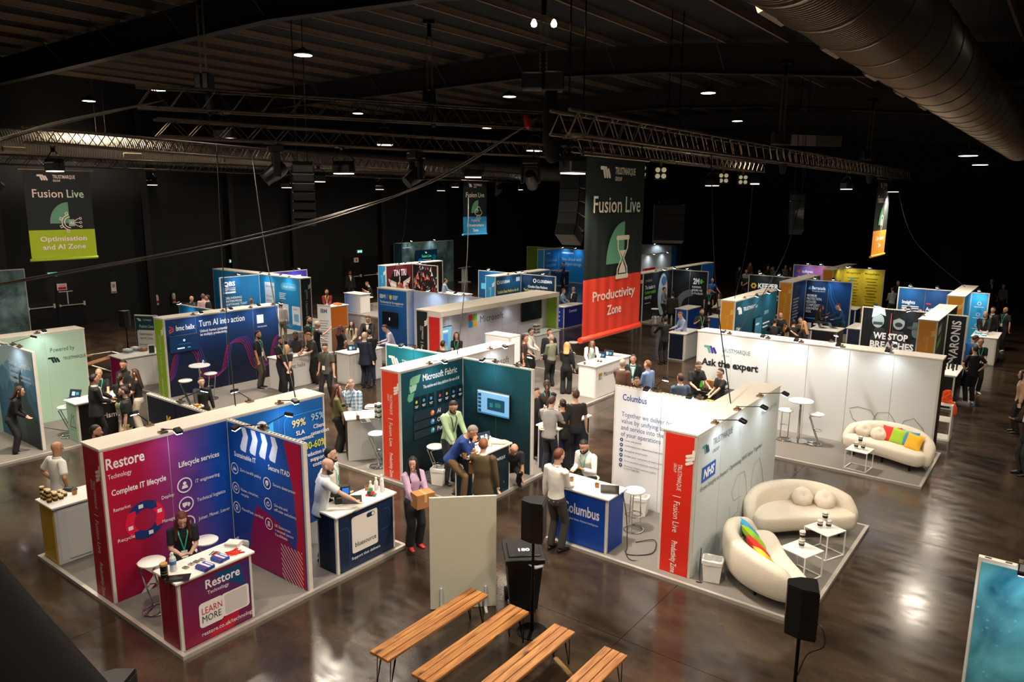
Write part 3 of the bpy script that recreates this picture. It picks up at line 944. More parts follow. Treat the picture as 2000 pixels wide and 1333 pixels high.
def pillar(zone, col='F3EAE0', logo_top=True):
    def fn(P, L):
        c = L / 2
        P.logo(c + .11, 2.2, .16, col, rot=-PI / 2)
        P.text('TRUSTMARQUE', c - .005, 1.93, .075, col, rot=-PI / 2, width=.44)
        P.text('GROUP', c - .075, 1.93, .05, col, rot=-PI / 2, width=.15)
        P.rect(c - .07, 1.38, c + .07, 1.392, col)
        P.text('Fusion Live', c - .045, 1.3, .11, col, rot=-PI / 2, width=.53)
        P.text(zone, c - .045, .62, .1, col, 1, rot=-PI / 2, width=.55)
    return fn
def badge_logo(P, s, z, h, col='FFFFFF', sub=True, wd=None, c2=None, c3=None):
    P.logo(s, z, h, col, c2, c3)
    P.text('TRUSTMARQUE', s + h * 2.1, z + h * .28, h * .5, col if c2 is None else '55606e', width=(wd or h * 4.6))
    if sub: P.text('GROUP', s + h * 2.1, z - h * .08, h * .24, col if c2 is None else '55606e')
    return P
def icon(P, s, z, r, col='E9E6EE', kind=0):
    P.ring(s, z, r * .84, r, col)
    if kind == 0: P.ell(s, z + r * .25, r * .22, col).poly([(s - r * .42, z - r * .42), (s + r * .42, z - r * .42), (s + r * .3, z), (s - r * .3, z)], col)
    elif kind == 1: P.rect(s - r * .5, z - r * .2, s + r * .12, z + r * .28, col).poly([(s + r * .17, z - r * .2), (s + r * .52, z - r * .2), (s + r * .52, z + r * .05), (s + r * .36, z + r * .2), (s + r * .17, z + r * .2)], col).ell(s - r * .25, z - r * .26, r * .12, col).ell(s + r * .3, z - r * .26, r * .12, col)
    elif kind == 2: P.rect(s - r * .45, z - r * .38, s + r * .45, z - r * .28, col).rect(s - r * .36, z - r * .24, s + r * .36, z + r * .28, col).ring(s, z + r * .05, r * .08, r * .2, '2b2f7a')
    elif kind == 3: P.poly([(s - r * .5, z - r * .35), (s + r * .5, z - r * .35), (s + r * .2, z + r * .25), (s, z), (s - r * .2, z + r * .45)], col)
    elif kind == 4: P.ring(s, z, r * .25, r * .45, col, a0=.4, a1=2.2).ring(s, z, r * .25, r * .45, col, a0=2.5, a1=4.3).ring(s, z, r * .25, r * .45, col, a0=4.6, a1=6.4)
    elif kind == 5: P.ring(s, z + r * .15, r * .18, r * .36, col).poly([(s - r * .3, z - r * .55), (s, z - r * .4), (s + r * .3, z - r * .55), (s + r * .2, z - r * .1), (s - r * .2, z - r * .1)], col)
    elif kind == 6: P.poly([(s, z - r * .52), (s + r * .38, z - r * .1), (s + r * .38, z + r * .36), (s, z + r * .5), (s - r * .38, z + r * .36), (s - r * .38, z - r * .1)], col).line([(s - r * .16, z + .0), (s - r * .02, z - r * .15), (s + r * .2, z + r * .2)], r * .09, '2b3d8a')
    elif kind == 7: P.ell(s, z + r * .2, r * .2, col).ring(s, z + r * .05, r * .35, r * .5, col, a0=PI, a1=2 * PI)
    else: P.poly([(s - r * .45, z + r * .2), (s + r * .45, z + r * .2), (s, z + r * .5)], col).rect(s - r * .45, z - r * .45, s + r * .45, z - r * .35, col).rect(s - r * .3, z - r * .3, s - r * .16, z + r * .12, col).rect(s - r * .07, z - r * .3, s + r * .07, z + r * .12, col).rect(s + r * .16, z - r * .3, s + r * .3, z + r * .12, col)

# ---- red, violet and blue lifecycle stand (foreground left)
st = stand('red, violet and blue tiled stand wall with lifecycle services print in the left foreground', -11.1, 6.5)
RED, CRIM, VIO, BLU = lin('C30F33'), lin('9d0c36'), lin('4a2a86'), lin('0d4fae')
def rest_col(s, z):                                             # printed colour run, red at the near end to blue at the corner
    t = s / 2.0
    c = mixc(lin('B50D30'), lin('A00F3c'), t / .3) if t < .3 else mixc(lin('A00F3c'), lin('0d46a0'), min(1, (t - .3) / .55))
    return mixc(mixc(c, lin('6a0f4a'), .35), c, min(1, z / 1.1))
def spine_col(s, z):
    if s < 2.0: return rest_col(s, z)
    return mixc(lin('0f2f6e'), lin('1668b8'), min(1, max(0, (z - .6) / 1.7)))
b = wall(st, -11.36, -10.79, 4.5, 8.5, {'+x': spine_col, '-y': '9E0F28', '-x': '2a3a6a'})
def g(P, L):
    W = 'F1ECEE'
    P.text('Restore', .06, 2.13, .17, W, 1, width=.56).text('Technology', .07, 1.98, .075, W, width=.34)
    P.text('Complete IT lifecycle', .1, 1.72, .092, W, 1, width=.82)
    s, z = .55, 1.2
    P.ring(s, z, .17, .3, '12316e', a0=1.0, a1=2.6).ring(s, z, .17, .3, 'E0183C', a0=-.4, a1=1.0).ring(s, z, .17, .3, '12316e', a0=4.2, a1=5.9).ring(s, z, .17, .3, 'E0183C', a0=2.6, a1=4.2)
    for q, ang, c in ((0, 1.0, '12316e'), (1, -.4, 'E0183C'), (2, 4.2, '12316e'), (3, 2.6, 'E0183C')):
        a = ang + (0 if q % 2 == 0 else 0)
        P.poly([(s + .15 * math.cos(a), z + .15 * math.sin(a)), (s + .235 * math.cos(a - .38), z + .235 * math.sin(a - .38)), (s + .33 * math.cos(a), z + .33 * math.sin(a))], c)
    for ang in (.3, 1.8, 3.4, 5.0): P.rect(s + .235 * math.cos(ang) - .035, z + .235 * math.sin(ang) - .03, s + .235 * math.cos(ang) + .035, z + .235 * math.sin(ang) + .03, 'E9DDE2')
    for t_, a, zz in (('Remarket', .1, 1.47), ('Deploy', .82, 1.43), ('Manage', .8, 1.05), ('Recycle', .12, .98)): P.text(t_, a, zz, .058, W, width=.2 if len(t_) < 7 else .25)
    P.poly([(.34, .56), (.46, .62), (.82, .36), (.78, .26), (.52, .05), (.38, .05), (.6, .28)], 'D9C9C6')
    P.text('Lifecycle services', 1.13, 1.86, .09, W, 1, width=.69)
    for i, (t_, wd) in enumerate((('IT engineering', .42), ('Technical logistics', .5), ('Joiner, Mover, Leaver', .56))):
        icon(P, 1.2, 1.55 - i * .32, .125, 'ECE7F0', (0, 1, 2)[i])
        P.text(t_, 1.38, 1.53 - i * .32, .062, W, width=wd)
    P.line([(3.08, .4), (3.08, 2.1), (3.13, 2.2), (3.94, 2.2)], .014, '3f9ad6')
    P.ell(2.62, 2.14, .12, 'E8ECF2').poly([(2.62, 2.02), (2.86, 2.02), (2.86, 2.2), (2.74, 2.14)], '3fa8e0')
    P.text('99%', 3.24, 1.98, .14, 'F2D88A', 1, width=.3).text('SLA', 3.32, 1.82, .085, W, 1).text('achievement', 3.2, 1.7, .085, W, 1, width=.5)
    P.text('95%', 3.66, 2.02, .13, '9fd0e6', 1, width=.3).text('Client', 3.7, 1.86, .08, W, 1).text('retention', 3.64, 1.74, .08, W, 1)
    P.text('30-60%', 3.5, 1.5, .14, 'E4DC3C', 1, width=.46).text('reduction in', 3.52, 1.36, .08, W, 1, width=.42).text('support', 3.6, 1.25, .08, W, 1).text('costs', 3.65, 1.14, .08, W, 1)
paint(st, b, '+x', g)
paint(st, b, '-y', pillar('Productivity Zone', 'D9B9B4'))
def part_col(s, z):
    return lin('12489e')
p = wall(st, -10.79, -8.79, 6.5, 6.57, {'-y': part_col, '+y': '123a7a'})
def g(P, L):
    W = 'F1ECEE'
    P.grad(.05, .06, 1.95, 2.4, lambda a, c: mixc(lin('0e4a9e'), lin('3a2a86'), max(0, .9 - c * 1.2 - (1 - a) * .25)))
    P.poly([(1.55, 2.4), (1.95, 2.4), (1.95, .06), (.42, .06), (.5, .5), (.62, .9), (.72, 1.05), (.76, .75), (.8, 1.5), (.95, 1.0), (1.7, .9), (1.78, 1.5)][0:2] + [(1.95, .06), (1.62, .06), (1.78, .9), (1.74, 1.6)], 'B01238')
    P.poly([(.42, .06), (1.7, .06), (1.72, .6), (1.3, 1.0), (.75, 1.15), (.6, .8)], '8a1650')
    for i in range(4):
        s = .42 + i * .26
        P.poly([(s + .02, 2.4), (s + .14, 2.4), (s + .2, 2.26), (s + .11, 1.98), (s - .02, 2.0), (s - .04, 2.05), (s + .06, 2.26)], 'D9DEF0')
    P.text('Sustainable IT', .2, 1.86, .085, W, 1, width=.6).text('Secure ITAD', 1.12, 1.84, .085, W, 1, width=.55)
    for i, (a, k) in enumerate(((('Zero landfill policy',), 3), (('Reuse, remarket,', 'recycle'), 4), (('PlanetMark certified',), 5))):
        icon(P, .19, 1.64 - i * .34, .1, 'ECE7F0', k)
        for j, q in enumerate(a): P.text(q, .34, 1.63 - i * .34 - j * .08, .052, W, width=min(.58, .03 * len(q)))
    for i, (a, k) in enumerate(((('Secure destruction',), 6), (('On-site and', 'off-site solutions'), 7), (('UK Government', 'approved secure', 'facilities'), 8))):
        icon(P, 1.08, 1.6 - i * .34, .1, 'ECE7F0', k)
        for j, q in enumerate(a): P.text(q, 1.24, 1.6 - i * .34 - j * .075, .052, W, width=min(.58, .031 * len(q)))
    P.line([(1.2, .84), (1.34, .84)], .018, '26357a').line([(1.27, .77), (1.27, .91)], .018, '26357a')
    for i in range(13):
        q = .12 + i * .085
        P.line([(1.38 + max(0, q - .62), .06 + min(q, .62)), (1.38 + min(.54, q), .06 + max(0, q - .54))], .013, 'F3DDE0')
paint(st, p, '-y', g)
k = wall(st, -13.4, -11.36, 6.5, 6.57, {'-y': '141a30', '+y': '1a2240'})
paint(st, k, '-y', lambda P, L: P.text('Koji', .7, 1.95, .2, 'FFD65A', 2, width=.42))
def g(P, L):
    P.text('Koji', 1.45, 2.0, .2, 'FFE27a', 2, width=.4)
    P.text('Prism', .5, 1.2, .2, 'EDE6DF')
paint(st, k, '+y', g)
arms('the lifecycle print on the red and blue wall', b, '+x', (.95,))
arms('the blue percentages print', b, '+x', (3.05,))
arms('the striped blue partition of the lifecycle stand', p, '-y', (.95,))
arms('the back of the striped blue partition', p, '+y', (1.0,))
arms('the dark panel with the yellow neon word', k, '+y', (.9,))
arms('the back of the lifecycle stand facing the left', b, '-x', (1.2, 3.0))
platform('grey platform under the red and blue lifecycle stand', -13.35, -8.74, 4.42, 8.55)

# ---- teal data platform stand (centre)
st = stand('dark teal corner stand with data platform print and orange end pillar', -11.2, 12.6)
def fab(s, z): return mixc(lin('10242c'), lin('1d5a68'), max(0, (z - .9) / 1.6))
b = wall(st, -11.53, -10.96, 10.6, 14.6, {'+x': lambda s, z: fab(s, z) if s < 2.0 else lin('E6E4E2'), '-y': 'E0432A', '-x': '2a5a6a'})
def g(P, L):
    W = 'F1F4F2'
    P.poly([(.3, 2.24), (.38, 2.28), (.62, 2.3), (.56, 2.13), (.36, 2.08), (.3, 2.12), (.25, 1.9)], '8fc9a0').poly([(.27, 2.08), (.5, 2.1), (.46, 1.97), (.3, 1.93)], 'b5dfc0').poly([(.24, 1.92), (.42, 1.93), (.36, 1.76), (.26, 1.74), (.2, 1.8)], '6fb58a')
    P.text('Microsoft Fabric', .68, 2.13, .15, W, 1, width=1.12).text('The end-to-end data platform for era of AI', .69, 1.96, .075, W, 1, width=1.18)
    cols = ['B8D44A', '4ab0d8', '58b8e8', 'd84a6a', 'E8B83a', '5a8ad8', '8ab0c8']
    for i in range(7):
        s = .38 + i * .225 + (.06 if i > 2 else 0)
        P.rrect(s, 1.5, s + .19, 1.82, .02, '12202a').ell(s + .095, 1.7, .035, cols[i]).rect(s + .04, 1.6, s + .15, 1.615, W).rect(s + .055, 1.57, s + .13, 1.585, W)
    for i in range(3):
        z = 1.28 - i * .2
        P.rect(.36, z, 1.94, z + .17, '26353f').ell(.95, z + .085, .06, ('E87a4a', '4a9ad8', '3ab0d0')[i]).ell(.97, z + .1, .03, 'F0E0E0')
        P.text(('AI', 'OneLake', 'Purview')[i], 1.1, z + .045, .095, W, 1)
    badge = 2.5
    for i, c in enumerate(('E04A2A', '7AB83a', '2aa0d8', 'F0B82a')):
        P.rect(badge + (i % 2) * .12, 2.12 - (i // 2) * .12, badge + .11 + (i % 2) * .12, 2.23 - (i // 2) * .12, c)
    P.text('Microsoft', badge + .32, 2.04, .17, '6a6a6a', width=.9)
paint(st, b, '+x', g)
paint(st, b, '-y', pillar('Productivity Zone'))
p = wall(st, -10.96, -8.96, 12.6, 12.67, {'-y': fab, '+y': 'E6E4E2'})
def scr(P, w_, h_):
    P.rect(0.015, .015, w_ - .015, h_ - .015, '6f9ec4').rect(.015, .015, w_ - .015, .05, '2f6a94').rect(.015, h_ - .05, w_ - .015, h_ - .015, 'a8c6dc')
    for i in range(5): P.rect(.03, h_ - .15 - i * .09, .12, h_ - .085 - i * .09, '173a55')
    P.rect(.3, .13, w_ - .14, h_ - .16, '173a52').rect(.36, .2, .46, .3, '1f6a72').rect(.52, .22, .68, .32, '285f52')
screen('wall screen showing a blue slide on the dark teal partition', None, '-y', .53, 1.46, 1.24, 1.8, scr, p)
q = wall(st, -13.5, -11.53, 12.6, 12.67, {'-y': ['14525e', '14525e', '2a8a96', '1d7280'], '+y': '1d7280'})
paint(st, q, '-y', lambda P, L: badge_logo(P, .12, 1.95, .22, 'F1F4F2', False, .85))
arms('the data platform print of the teal stand', b, '+x', (.93,))
arms('the screen on the teal partition', p, '-y', (.95,))
arms('the back of the teal stand with the grey logo wall', b, '+x', (3.05,))
arms('the back of the screen partition', p, '+y', (.45,))
arms('the small teal logo wall', q, '-y', (1.0,))
platform('grey platform under the dark teal corner stand', -13.45, -8.83, 10.45, 14.62)

# ---- white lounge stand with red end pillar (right foreground)
st = stand('white stand with red end pillar, sofas on one side and long white partition', -4.6, 12.5)
b = wall(st, -4.89, -4.32, 10.5, 14.5, {'+x': 'D3D9D8', '-y': 'DF2E20', '-x': 'E2E2E4'})
def g(P, L):
    D = '40454c'
    P.logo(.2, 2.06, .17, '1f5a3c', '3b2a8c', '5aa08a')
    P.text('TRUSTMARQUE', .62, 2.13, .12, '6a7078', width=.86).text('GROUP', .62, 2.0, .06, '8a9098')
    P.rect(.22, 1.6, .78, 1.86, '0a55b0')
    P.text('NHS', .29, 1.66, .15, 'FFFFFF', 2, width=.42, shear=.2)
    P.text('From Insight to Impact: Optimising NHS Value Together', .2, 1.46, .085, D, width=2.9)
    P.text('Health Insight Hub', 2.9, 2.1, .1, '8f979c', width=.9)
    c = '8a8a86'
    P.line([(1.55, .75), (1.6, .5), (2.0, .52), (2.1, .78), (1.75, .8), (1.6, 1.0), (1.85, 1.25), (2.2, 1.22), (2.35, .95), (2.45, .55), (2.75, .5), (2.62, .85), (2.72, 1.2), (3.0, 1.25), (3.2, .95), (3.4, .5), (3.9, .5)], .012, c)
paint(st, b, '+x', g)
paint(st, b, '-y', pillar('Productivity Zone'))
p = wall(st, -6.93, -4.89, 12.55, 12.62, {'-y': 'E0E0E4', '+y': 'DCDCE0'})
def g(P, L):
    N = '2b4a8c'
    P.text('Columbus', .19, 2.17, .13, '123f86', 1, width=.52)
    for i, t_ in enumerate(('Together we deliver high', 'value by unifying sales', 'and service into the core', 'of your operations')):
        P.text(t_, .18, 1.84 - i * .135, .1, '4a5f96', width=(1.13, 1.05, 1.16, .86)[i])
    for i in range(6):
        z = 1.36 - i * .105
        P.ell(.2, z, .036, '0f2f70').ell(.2, z, .014, 'E0E0E4').text(('Grow sales growth', 'Understand your digital brand behaviour', 'Strengthen brand loyalty', 'Delight your customers at every contact', 'Drive excellent employee experience', 'Maximise critical business insights')[i], .28, z - .015, .034, '4a5060', width=(.36, .85, .5, .88, .76, .7)[i])
    P.text('at your fingertips', .28, .77, .034, '4a5060', width=.34)
paint(st, p, '-y', g)
screen('black screen seen edge-on inside the white partition corner', None, '-x', 2.25, 3.2, .9, 1.5, lambda P, w_, h_: P.rect(.01, .01, w_ - .01, h_ - .01, '0b0d10'), b)
arms('the pale hospital lounge wall', b, '+x', (.75, 1.75, 2.9))
arms('the white partition with navy text', p, '-y', (.9,))
arms('the far end of the white partition with navy text', p, '-y', (1.75,))
arms('the back of the white partition', p, '+y', (1.2,))
platform('grey platform under the white lounge stand', -6.98, -2.47, 10.28, 14.45)

# ---- long white expert stand (right)
st = stand('long white stand wall with expert advice lettering behind the bistro table', -5.15, 19.6)
b = wall(st, -8.15, -2.15, 19.4, 19.97, {'-y': 'DCDDDB', '+x': '1a1714', '+y': 'E2E2E4'})
def g(P, L):
    P.logo(.22, 1.86, .22, '3b2a8c', '4a3a9a', '5aa08a')
    P.text('TRUSTMARQUE', .72, 1.94, .12, '5f666e', width=.8).text('GROUP', .72, 1.82, .05, '8a9098')
    P.text('Ask the expert', .16, 1.52, .19, '23262a', 2, width=1.6)
    c = '8a7a76'
    P.line([(4.1, .95), (4.3, 1.02), (4.6, .98), (4.72, .8), (4.66, .6), (4.4, .58), (4.2, .7), (4.12, .9)], .014, c)
    P.line([(4.55, .5), (4.75, .95), (5.0, 1.0), (5.15, .8), (5.2, .5), (5.35, .85), (5.55, .95), (5.75, .75), (5.95, .35)], .014, c)
paint(st, b, '-y', g)
arms('the long white wall', b, '-y', (.9, 1.95, 2.8, 3.8, 4.9))
arms('the back of the long white wall', b, '+y', (1.2, 2.6))
platform('grey platform in front of the long white expert wall', -8.15, -2.02, 17.2, 19.99)

# ---- dark blue wave stand with green end pillar (left)
st = stand('dark blue stand wall with pink wave lines and green end pillar', -21.5, 13)
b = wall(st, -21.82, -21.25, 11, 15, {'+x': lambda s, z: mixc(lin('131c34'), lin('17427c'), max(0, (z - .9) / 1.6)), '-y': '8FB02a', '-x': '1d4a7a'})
def g(P, L):
    W = 'F1F4F6'
    P.line([(.15, 2.2), (.27, 2.14), (.15, 2.08), (.15, 2.0), (.27, 2.06), (.27, 2.14)], .035, 'E8503a')
    P.text('bmc helix', .36, 2.05, .16, W, 1, width=.6)
    P.text('Turn AI into action', 1.1, 2.08, .2, W, 0.6, width=1.58).text('Unlock human potential', 1.12, 1.9, .085, W, 1, width=.92).text('to multiply productivity.', 1.12, 1.79, .085, W, 1, width=.92)
    P.rect(3.13, 1.92, 3.38, 2.2, 'DCE4EA').text('Find out more', 3.15, 1.78, .06, W, width=.34)
    for k in range(5):
        pts = []
        for i in range(60):
            s = .06 + 3.88 * i / 59
            ph = (s - .55 - k * .055) * 2 * PI / 1.75
            v = math.tanh(2.2 * math.sin(ph + PI / 2)) / .976
            pts.append((s, .92 + k * .035 + .5 * v))
        cc = lin(('C0265a', 'B02a70', '8a2f8c', '6a3aa0', '4a3fae')[k])
        q = []
        P.line(pts, .014, ('C0265a', 'B02a70', '9a2f80', '7a3aa0', '5a3fae')[k])
paint(st, b, '+x', g)
def gp(P, L):
    pillar('Optimisation and AI Zone', 'E6EBC0')(P, L)
paint(st, b, '-y', gp)
screen('dark wall screen with a small white ring on the wave wall', None, '+x', .08, 1.0, 1.4, 1.92, lambda P, w_, h_: P.rect(.012, .012, w_ - .012, h_ - .012, '0d2748').ring(w_ * .5, h_ * .68, .015, .035, 'DCE8F2').rect(w_ * .25, h_ * .2, w_ * .5, h_ * .27, 'DCE8F2').rect(w_ * .6, h_ * .22, w_ * .7, h_ * .25, '9ab0c8').rect(w_ * .3, h_ * .46, w_ * .72, h_ * .48, '3a6a9a'), b)
p = wall(st, -24.0, -21.82, 13.0, 13.07, {'-y': '1f6a9a', '+y': '1f6a9a'})
arms('the wave wall', b, '+x', (.95, 1.95, 2.95, 3.8))
arms('the blue partition behind the wave wall', p, '-y', (.8,))
platform('grey platform under the dark blue wave stand', -24.0, -18.7, 10.95, 15.05)

# ---- pale green stand and mountain partition (left edge)
st = stand('pale green stand wall with powered by lettering at the left edge', -21.7, 6.8)
b = wall(st, -21.97, -21.4, 2.8, 8.85, {'+x': 'AECBB4', '+y': '9ab8a2', '-x': 'AECBB4'})
def g(P, L):
    D = '2a3a38'
    P.text('Powered by', 5.15, 1.92, .12, D, width=.6)
    badge_logo(P, 5.08, 1.62, .17, '23302e', False, .58)
    P.text('Your', 4.35, 1.9, .11, D).text('partner', 4.3, 1.72, .11, D)
paint(st, b, '+x', g)
def mtn(P, L):
    P.grad(.03, .06, L - .03, 2.41, lambda a, c: mixc(lin('2f74a8'), lin('B9CBD6'), c))
    def ridge(z0, amp, col, seed):
        rr = random.Random(seed)
        pts = [(.03, .06)] + [(.03 + (L - .06) * i / 16, z0 + amp * (.35 * math.sin(i * .9 + seed) + rr.uniform(-.3, .55))) for i in range(17)] + [(L - .03, .06)]
        P.poly(pts, col)
    ridge(1.9, .3, '6a9dc0', 2); ridge(1.65, .3, '3f7aa8', 5); ridge(1.35, .3, '255a86', 9)
    P.poly([(.6, .06), (.95, .9), (1.2, 1.75), (1.42, 1.6), (1.6, 1.95), (1.85, 1.2), (2.2, .9), (L - .03, .7), (L - .03, .06)], '1a222c')
    P.poly([(1.0, .06), (1.2, .8), (1.36, 1.5), (1.5, .9), (1.62, .06)], '39434e')
    for i, t_ in enumerate(("Don't let", 'Software', 'Investment', 'Management')): P.text(t_, .95, 1.98 - i * .14, .12, 'E6EEF4', 1, width=.5)
    P.text('Livingstone', 1.62, 1.98, .15, 'F4F8FA', 1, width=.62)
    for i, t_ in enumerate(('AI powered visibility', 'market-powered insights')): P.text(t_, 1.6, 1.74 - i * .1, .06, 'E6EEF4', 1, width=.6)
p = wall(st, -21.4, -19.02, 6.68, 6.75, {'-y': '3f7aa8', '+y': 'AECBB4'})
paint(st, p, '-y', mtn, lab='mountain landscape print')
arms('the pale green wall', b, '+x', (4.9,))
arms('the mountain print partition', p, '-y', (1.6,))
arms('the green side of the mountain partition', p, '+y', (1.2,))
platform('grey platform under the pale green stand', -22.0, -18.75, 2.6, 8.85)

# ---- nebula backdrops
def nebula(name, a, b_, c):
    m = bpy.data.materials.new(name)
    m.use_nodes = True
    n, l = m.node_tree.nodes, m.node_tree.links
    bs = n['Principled BSDF']
    g_ = n.new('ShaderNodeNewGeometry')
    z = n.new('ShaderNodeTexNoise')
    z.inputs['Scale'].default_value, z.inputs['Detail'].default_value, z.inputs['Distortion'].default_value = 1.1, 8, 1.2
    v = n.new('ShaderNodeTexVoronoi')
    v.inputs['Scale'].default_value = 9
    l.new(g_.outputs['Position'], z.inputs['Vector'])
    l.new(g_.outputs['Position'], v.inputs['Vector'])
    r = n.new('ShaderNodeValToRGB')
    r.color_ramp.elements[0].position, r.color_ramp.elements[1].position = .3, .75
    r.color_ramp.elements[0].color, r.color_ramp.elements[1].color = (*lin(a), 1), (*lin(b_), 1)
    l.new(z.outputs[0], r.inputs[0])
    r2 = n.new('ShaderNodeValToRGB')
    r2.color_ramp.elements[0].position, r2.color_ramp.elements[1].position = .03, .16
    r2.color_ramp.elements[0].color, r2.color_ramp.elements[1].color = (1, 1, 1, 1), (0, 0, 0, 1)
    l.new(v.outputs['Distance'], r2.inputs[0])
    mx = n.new('ShaderNodeMix')
    mx.data_type = 'RGBA'
    l.new(r2.outputs[0], mx.inputs[0])
    l.new(r.outputs[0], mx.inputs[6])
    mx.inputs[7].default_value = (*lin(c), 1)
    l.new(mx.outputs[2], bs.inputs['Base Color'])
    bs.inputs['Roughness'].default_value = .4
    return m
NEB_B, NEB_G = nebula('blue_bokeh_print', '12506a', '6fc4d4', '6fc8f8'), nebula('teal_nebula_print', '2c403e', '8fb4b6', 'B8D8D4')
def backdrop(label, x0, x1, y0, y1, h, m, cat='backdrop wall', d=None, ret=None):
    t = thing('poster_wall', label, cat, ((x0 + x1) / 2, (y0 + y1) / 2, 0))
    MB().box(x0, y0, 0, x1, y1, h).build('aluminium_frame', ALU, t, world=True)
    L = max(x1 - x0, y1 - y0)
    n = max(1, round(L / 1.2))
    for i in range(n):
        if (x1 - x0) > (y1 - y0):
            a, b_ = x0 + .03 + (L - .06) * i / n + .003, x0 + .03 + (L - .06) * (i + 1) / n - .003
            MB().box(a, y0 - .012, .06, b_, y0, h - .04).build('panel', m, t, world=True)
        else:
            a, b_ = y0 + .03 + (L - .06) * i / n + .003, y0 + .03 + (L - .06) * (i + 1) / n - .003
            MB().box(x1, a, .06, x1 + .012, b_, h - .04).build('panel', m, t, world=True)
    mm = MB()
    k = int(L / .17)
    for i in range(k):
        q = (i + .3) * L / k
        if (x1 - x0) > (y1 - y0): mm.box(x0 + q, y0 + .018, h - .002, x0 + q + .06, y1 - .018, h + .002)
        else: mm.box(x0 + .018, y0 + q, h - .002, x1 - .018, y0 + q + .06, h + .002)
    tag(mm.build('profile_slots', mat('slot_shadow', '3a332b', .6), t, world=True), kind='stuff')
    return t, (x0, x1, y0, y1)
t, bb = backdrop('blue bokeh poster wall in the bottom right corner', -.42, 2.6, 8.58, 8.65, 2.44, NEB_B)
arms('the blue bokeh poster wall', bb, '-y', (.4,))
t, bb = backdrop('tall teal nebula poster wall at the left edge behind the green stand', -35.0, -34.92, 5.5, 12.35, 3.0, NEB_G)
arms('the tall nebula wall at the left edge', bb, '+x', (2.0, 4.6), h=3.0)
t, bb = backdrop('tall teal stage backdrop with event lettering at the back of the hall', -36.9, -36.82, 35.4, 41.4, 3.0, NEB_G)
Pq = Print((-36.82, 35.4, 0), (0, 1, 0), (1, 0, 0), .016)
badge_logo(Pq, .3, 2.55, .2, 'DCE6E6', False, .9)
Pq.text('Fusion Live', -.05, 1.42, .3, 'EDF2F2', 1, width=1.9).text('an event about people and technology', .0, 1.1, .09, 'EDF2F2', width=1.5)
Pq.build(t)
MB().box(-36.82, 35.36, 0, -36.1, 35.4, 3.0).build('side_panel', mat('teal_side', '2f5f70', .5), t, world=True)
arms('the stage backdrop', bb, '+x', (1.2, 3.5), h=3.0)
screen('dark stage screen with green lettering before the teal backdrop', (-36.7, 37.2, 0), '+x', 0, 2.2, 1.25, 2.45, lambda P, w_, h_: P.rect(.02, .02, w_ - .02, h_ - .02, '08202e').ell(w_ * .2, h_ * .3, .25, '0d5a8a').ell(w_ * .85, h_ * .5, .22, '0a4a5a').text('Fusion Live', w_ / 2, h_ * .55, .2, '4fd0a0', 1, 'c', width=.95).logo(w_ * .42, h_ * .78, .12, 'DDE8E8').rect(w_ * .3, h_ * .4, w_ * .7, h_ * .43, '8ab0b8'))

# ---------------------------------------------------------------- middle and far stands
# big software stand with canopy
st = stand('long white canopy stand with four coloured squares logo and red near end', -16.5, 20.5)
b = wall(st, -17.0, -16.45, 17.24, 24.05, {'+x': 'C9C5CE', '-y': '1b2220', '-x': 'E0E0E6'})
paint(st, b, '-y', pillar('Hybrid'))
MB().box(-16.45, 17.24, 2.3, -15.88, 24.05, H + .022).build('canopy', CAPM, st, world=True)
r1 = wall(st, -16.45, -15.9, 17.24, 17.34, {'-y': 'D02A26', '+y': 'D02A26'}, cap=False, h=2.3)
r2 = wall(st, -16.45, -15.9, 23.95, 24.05, {'-y': '86A82A', '+y': '86A82A'}, cap=False, h=2.3)
def ms4(P, s, z, q):
    for i, c in enumerate(('E04A2A', '7AB83a', '2aa0d8', 'F0B82a')): P.rect(s + (i % 2) * q * 1.08, z + q * 1.08 - (i // 2) * q * 1.08, s + q + (i % 2) * q * 1.08, z + q * 2.08 - (i // 2) * q * 1.08, c)
def g(P, L):
    ms4(P, 2.0, 1.62, .22)
    P.text('Microsoft', 2.62, 1.74, .24, '4a4a4c', width=1.35)
paint(st, b, '+x', g)
for i in range(4):
    MB().lathe([(.05, 0), (.05, .012)], 12, (-16.1, 18.2 + i * 1.6, 2.286)).build('downlight', GLOWC, st, world=True)
    l = bpy.data.objects.new('canopy_beam', ARM)
    COL.objects.link(l)
    l.location = (-16.1 - st.location.x, 18.2 + i * 1.6 - st.location.y, 2.26)
    l.parent = st
screen('tall pale screen with dashboard tiles inside the canopy stand', None, '+x', .2, 1.05, 1.0, 1.85, lambda P, w_, h_: P.rect(.02, .02, w_ - .02, h_ - .02, '6fa4b4').rect(.1, .2, .34, .6, 'B8B25a').rect(.4, .2, .64, .6, '4a8ac8').rect(.1, .66, .64, .72, 'D8E8EA'), b)
screen('black wall screen at the far end of the canopy stand', None, '+x', 5.0, 6.3, 1.45, 2.2, lambda P, w_, h_: P.rect(.02, .02, w_ - .02, h_ - .02, '090a0c'), b)
platform('grey platform in front of the canopy stand', -17.05, -11.02, 17.2, 21.35)
platform('grey platform strip at the far half of the canopy stand', -17.05, -13.9, 21.36, 24.1)
# tall white plinth in front of it
st = stand('tall white box wall with a narrow blue side in front of the canopy stand', -13.4, 17.6)
b = wall(st, -13.95, -13.0, 17.1, 17.6, {'-y': 'E2E2E4', '+x': 'E2E2E4', '-x': '58B0DC'}, h=2.0)
paint(st, b, '+x', lambda P, L: P.text('ft', .1, 1.2, .12, '55565a'))
MB().box(-13.97, 17.08, .05, -13.952, 17.62, 1.9).build('blue_side', mat('blue_side_panel', '4aa6d6', .45), st, world=True)
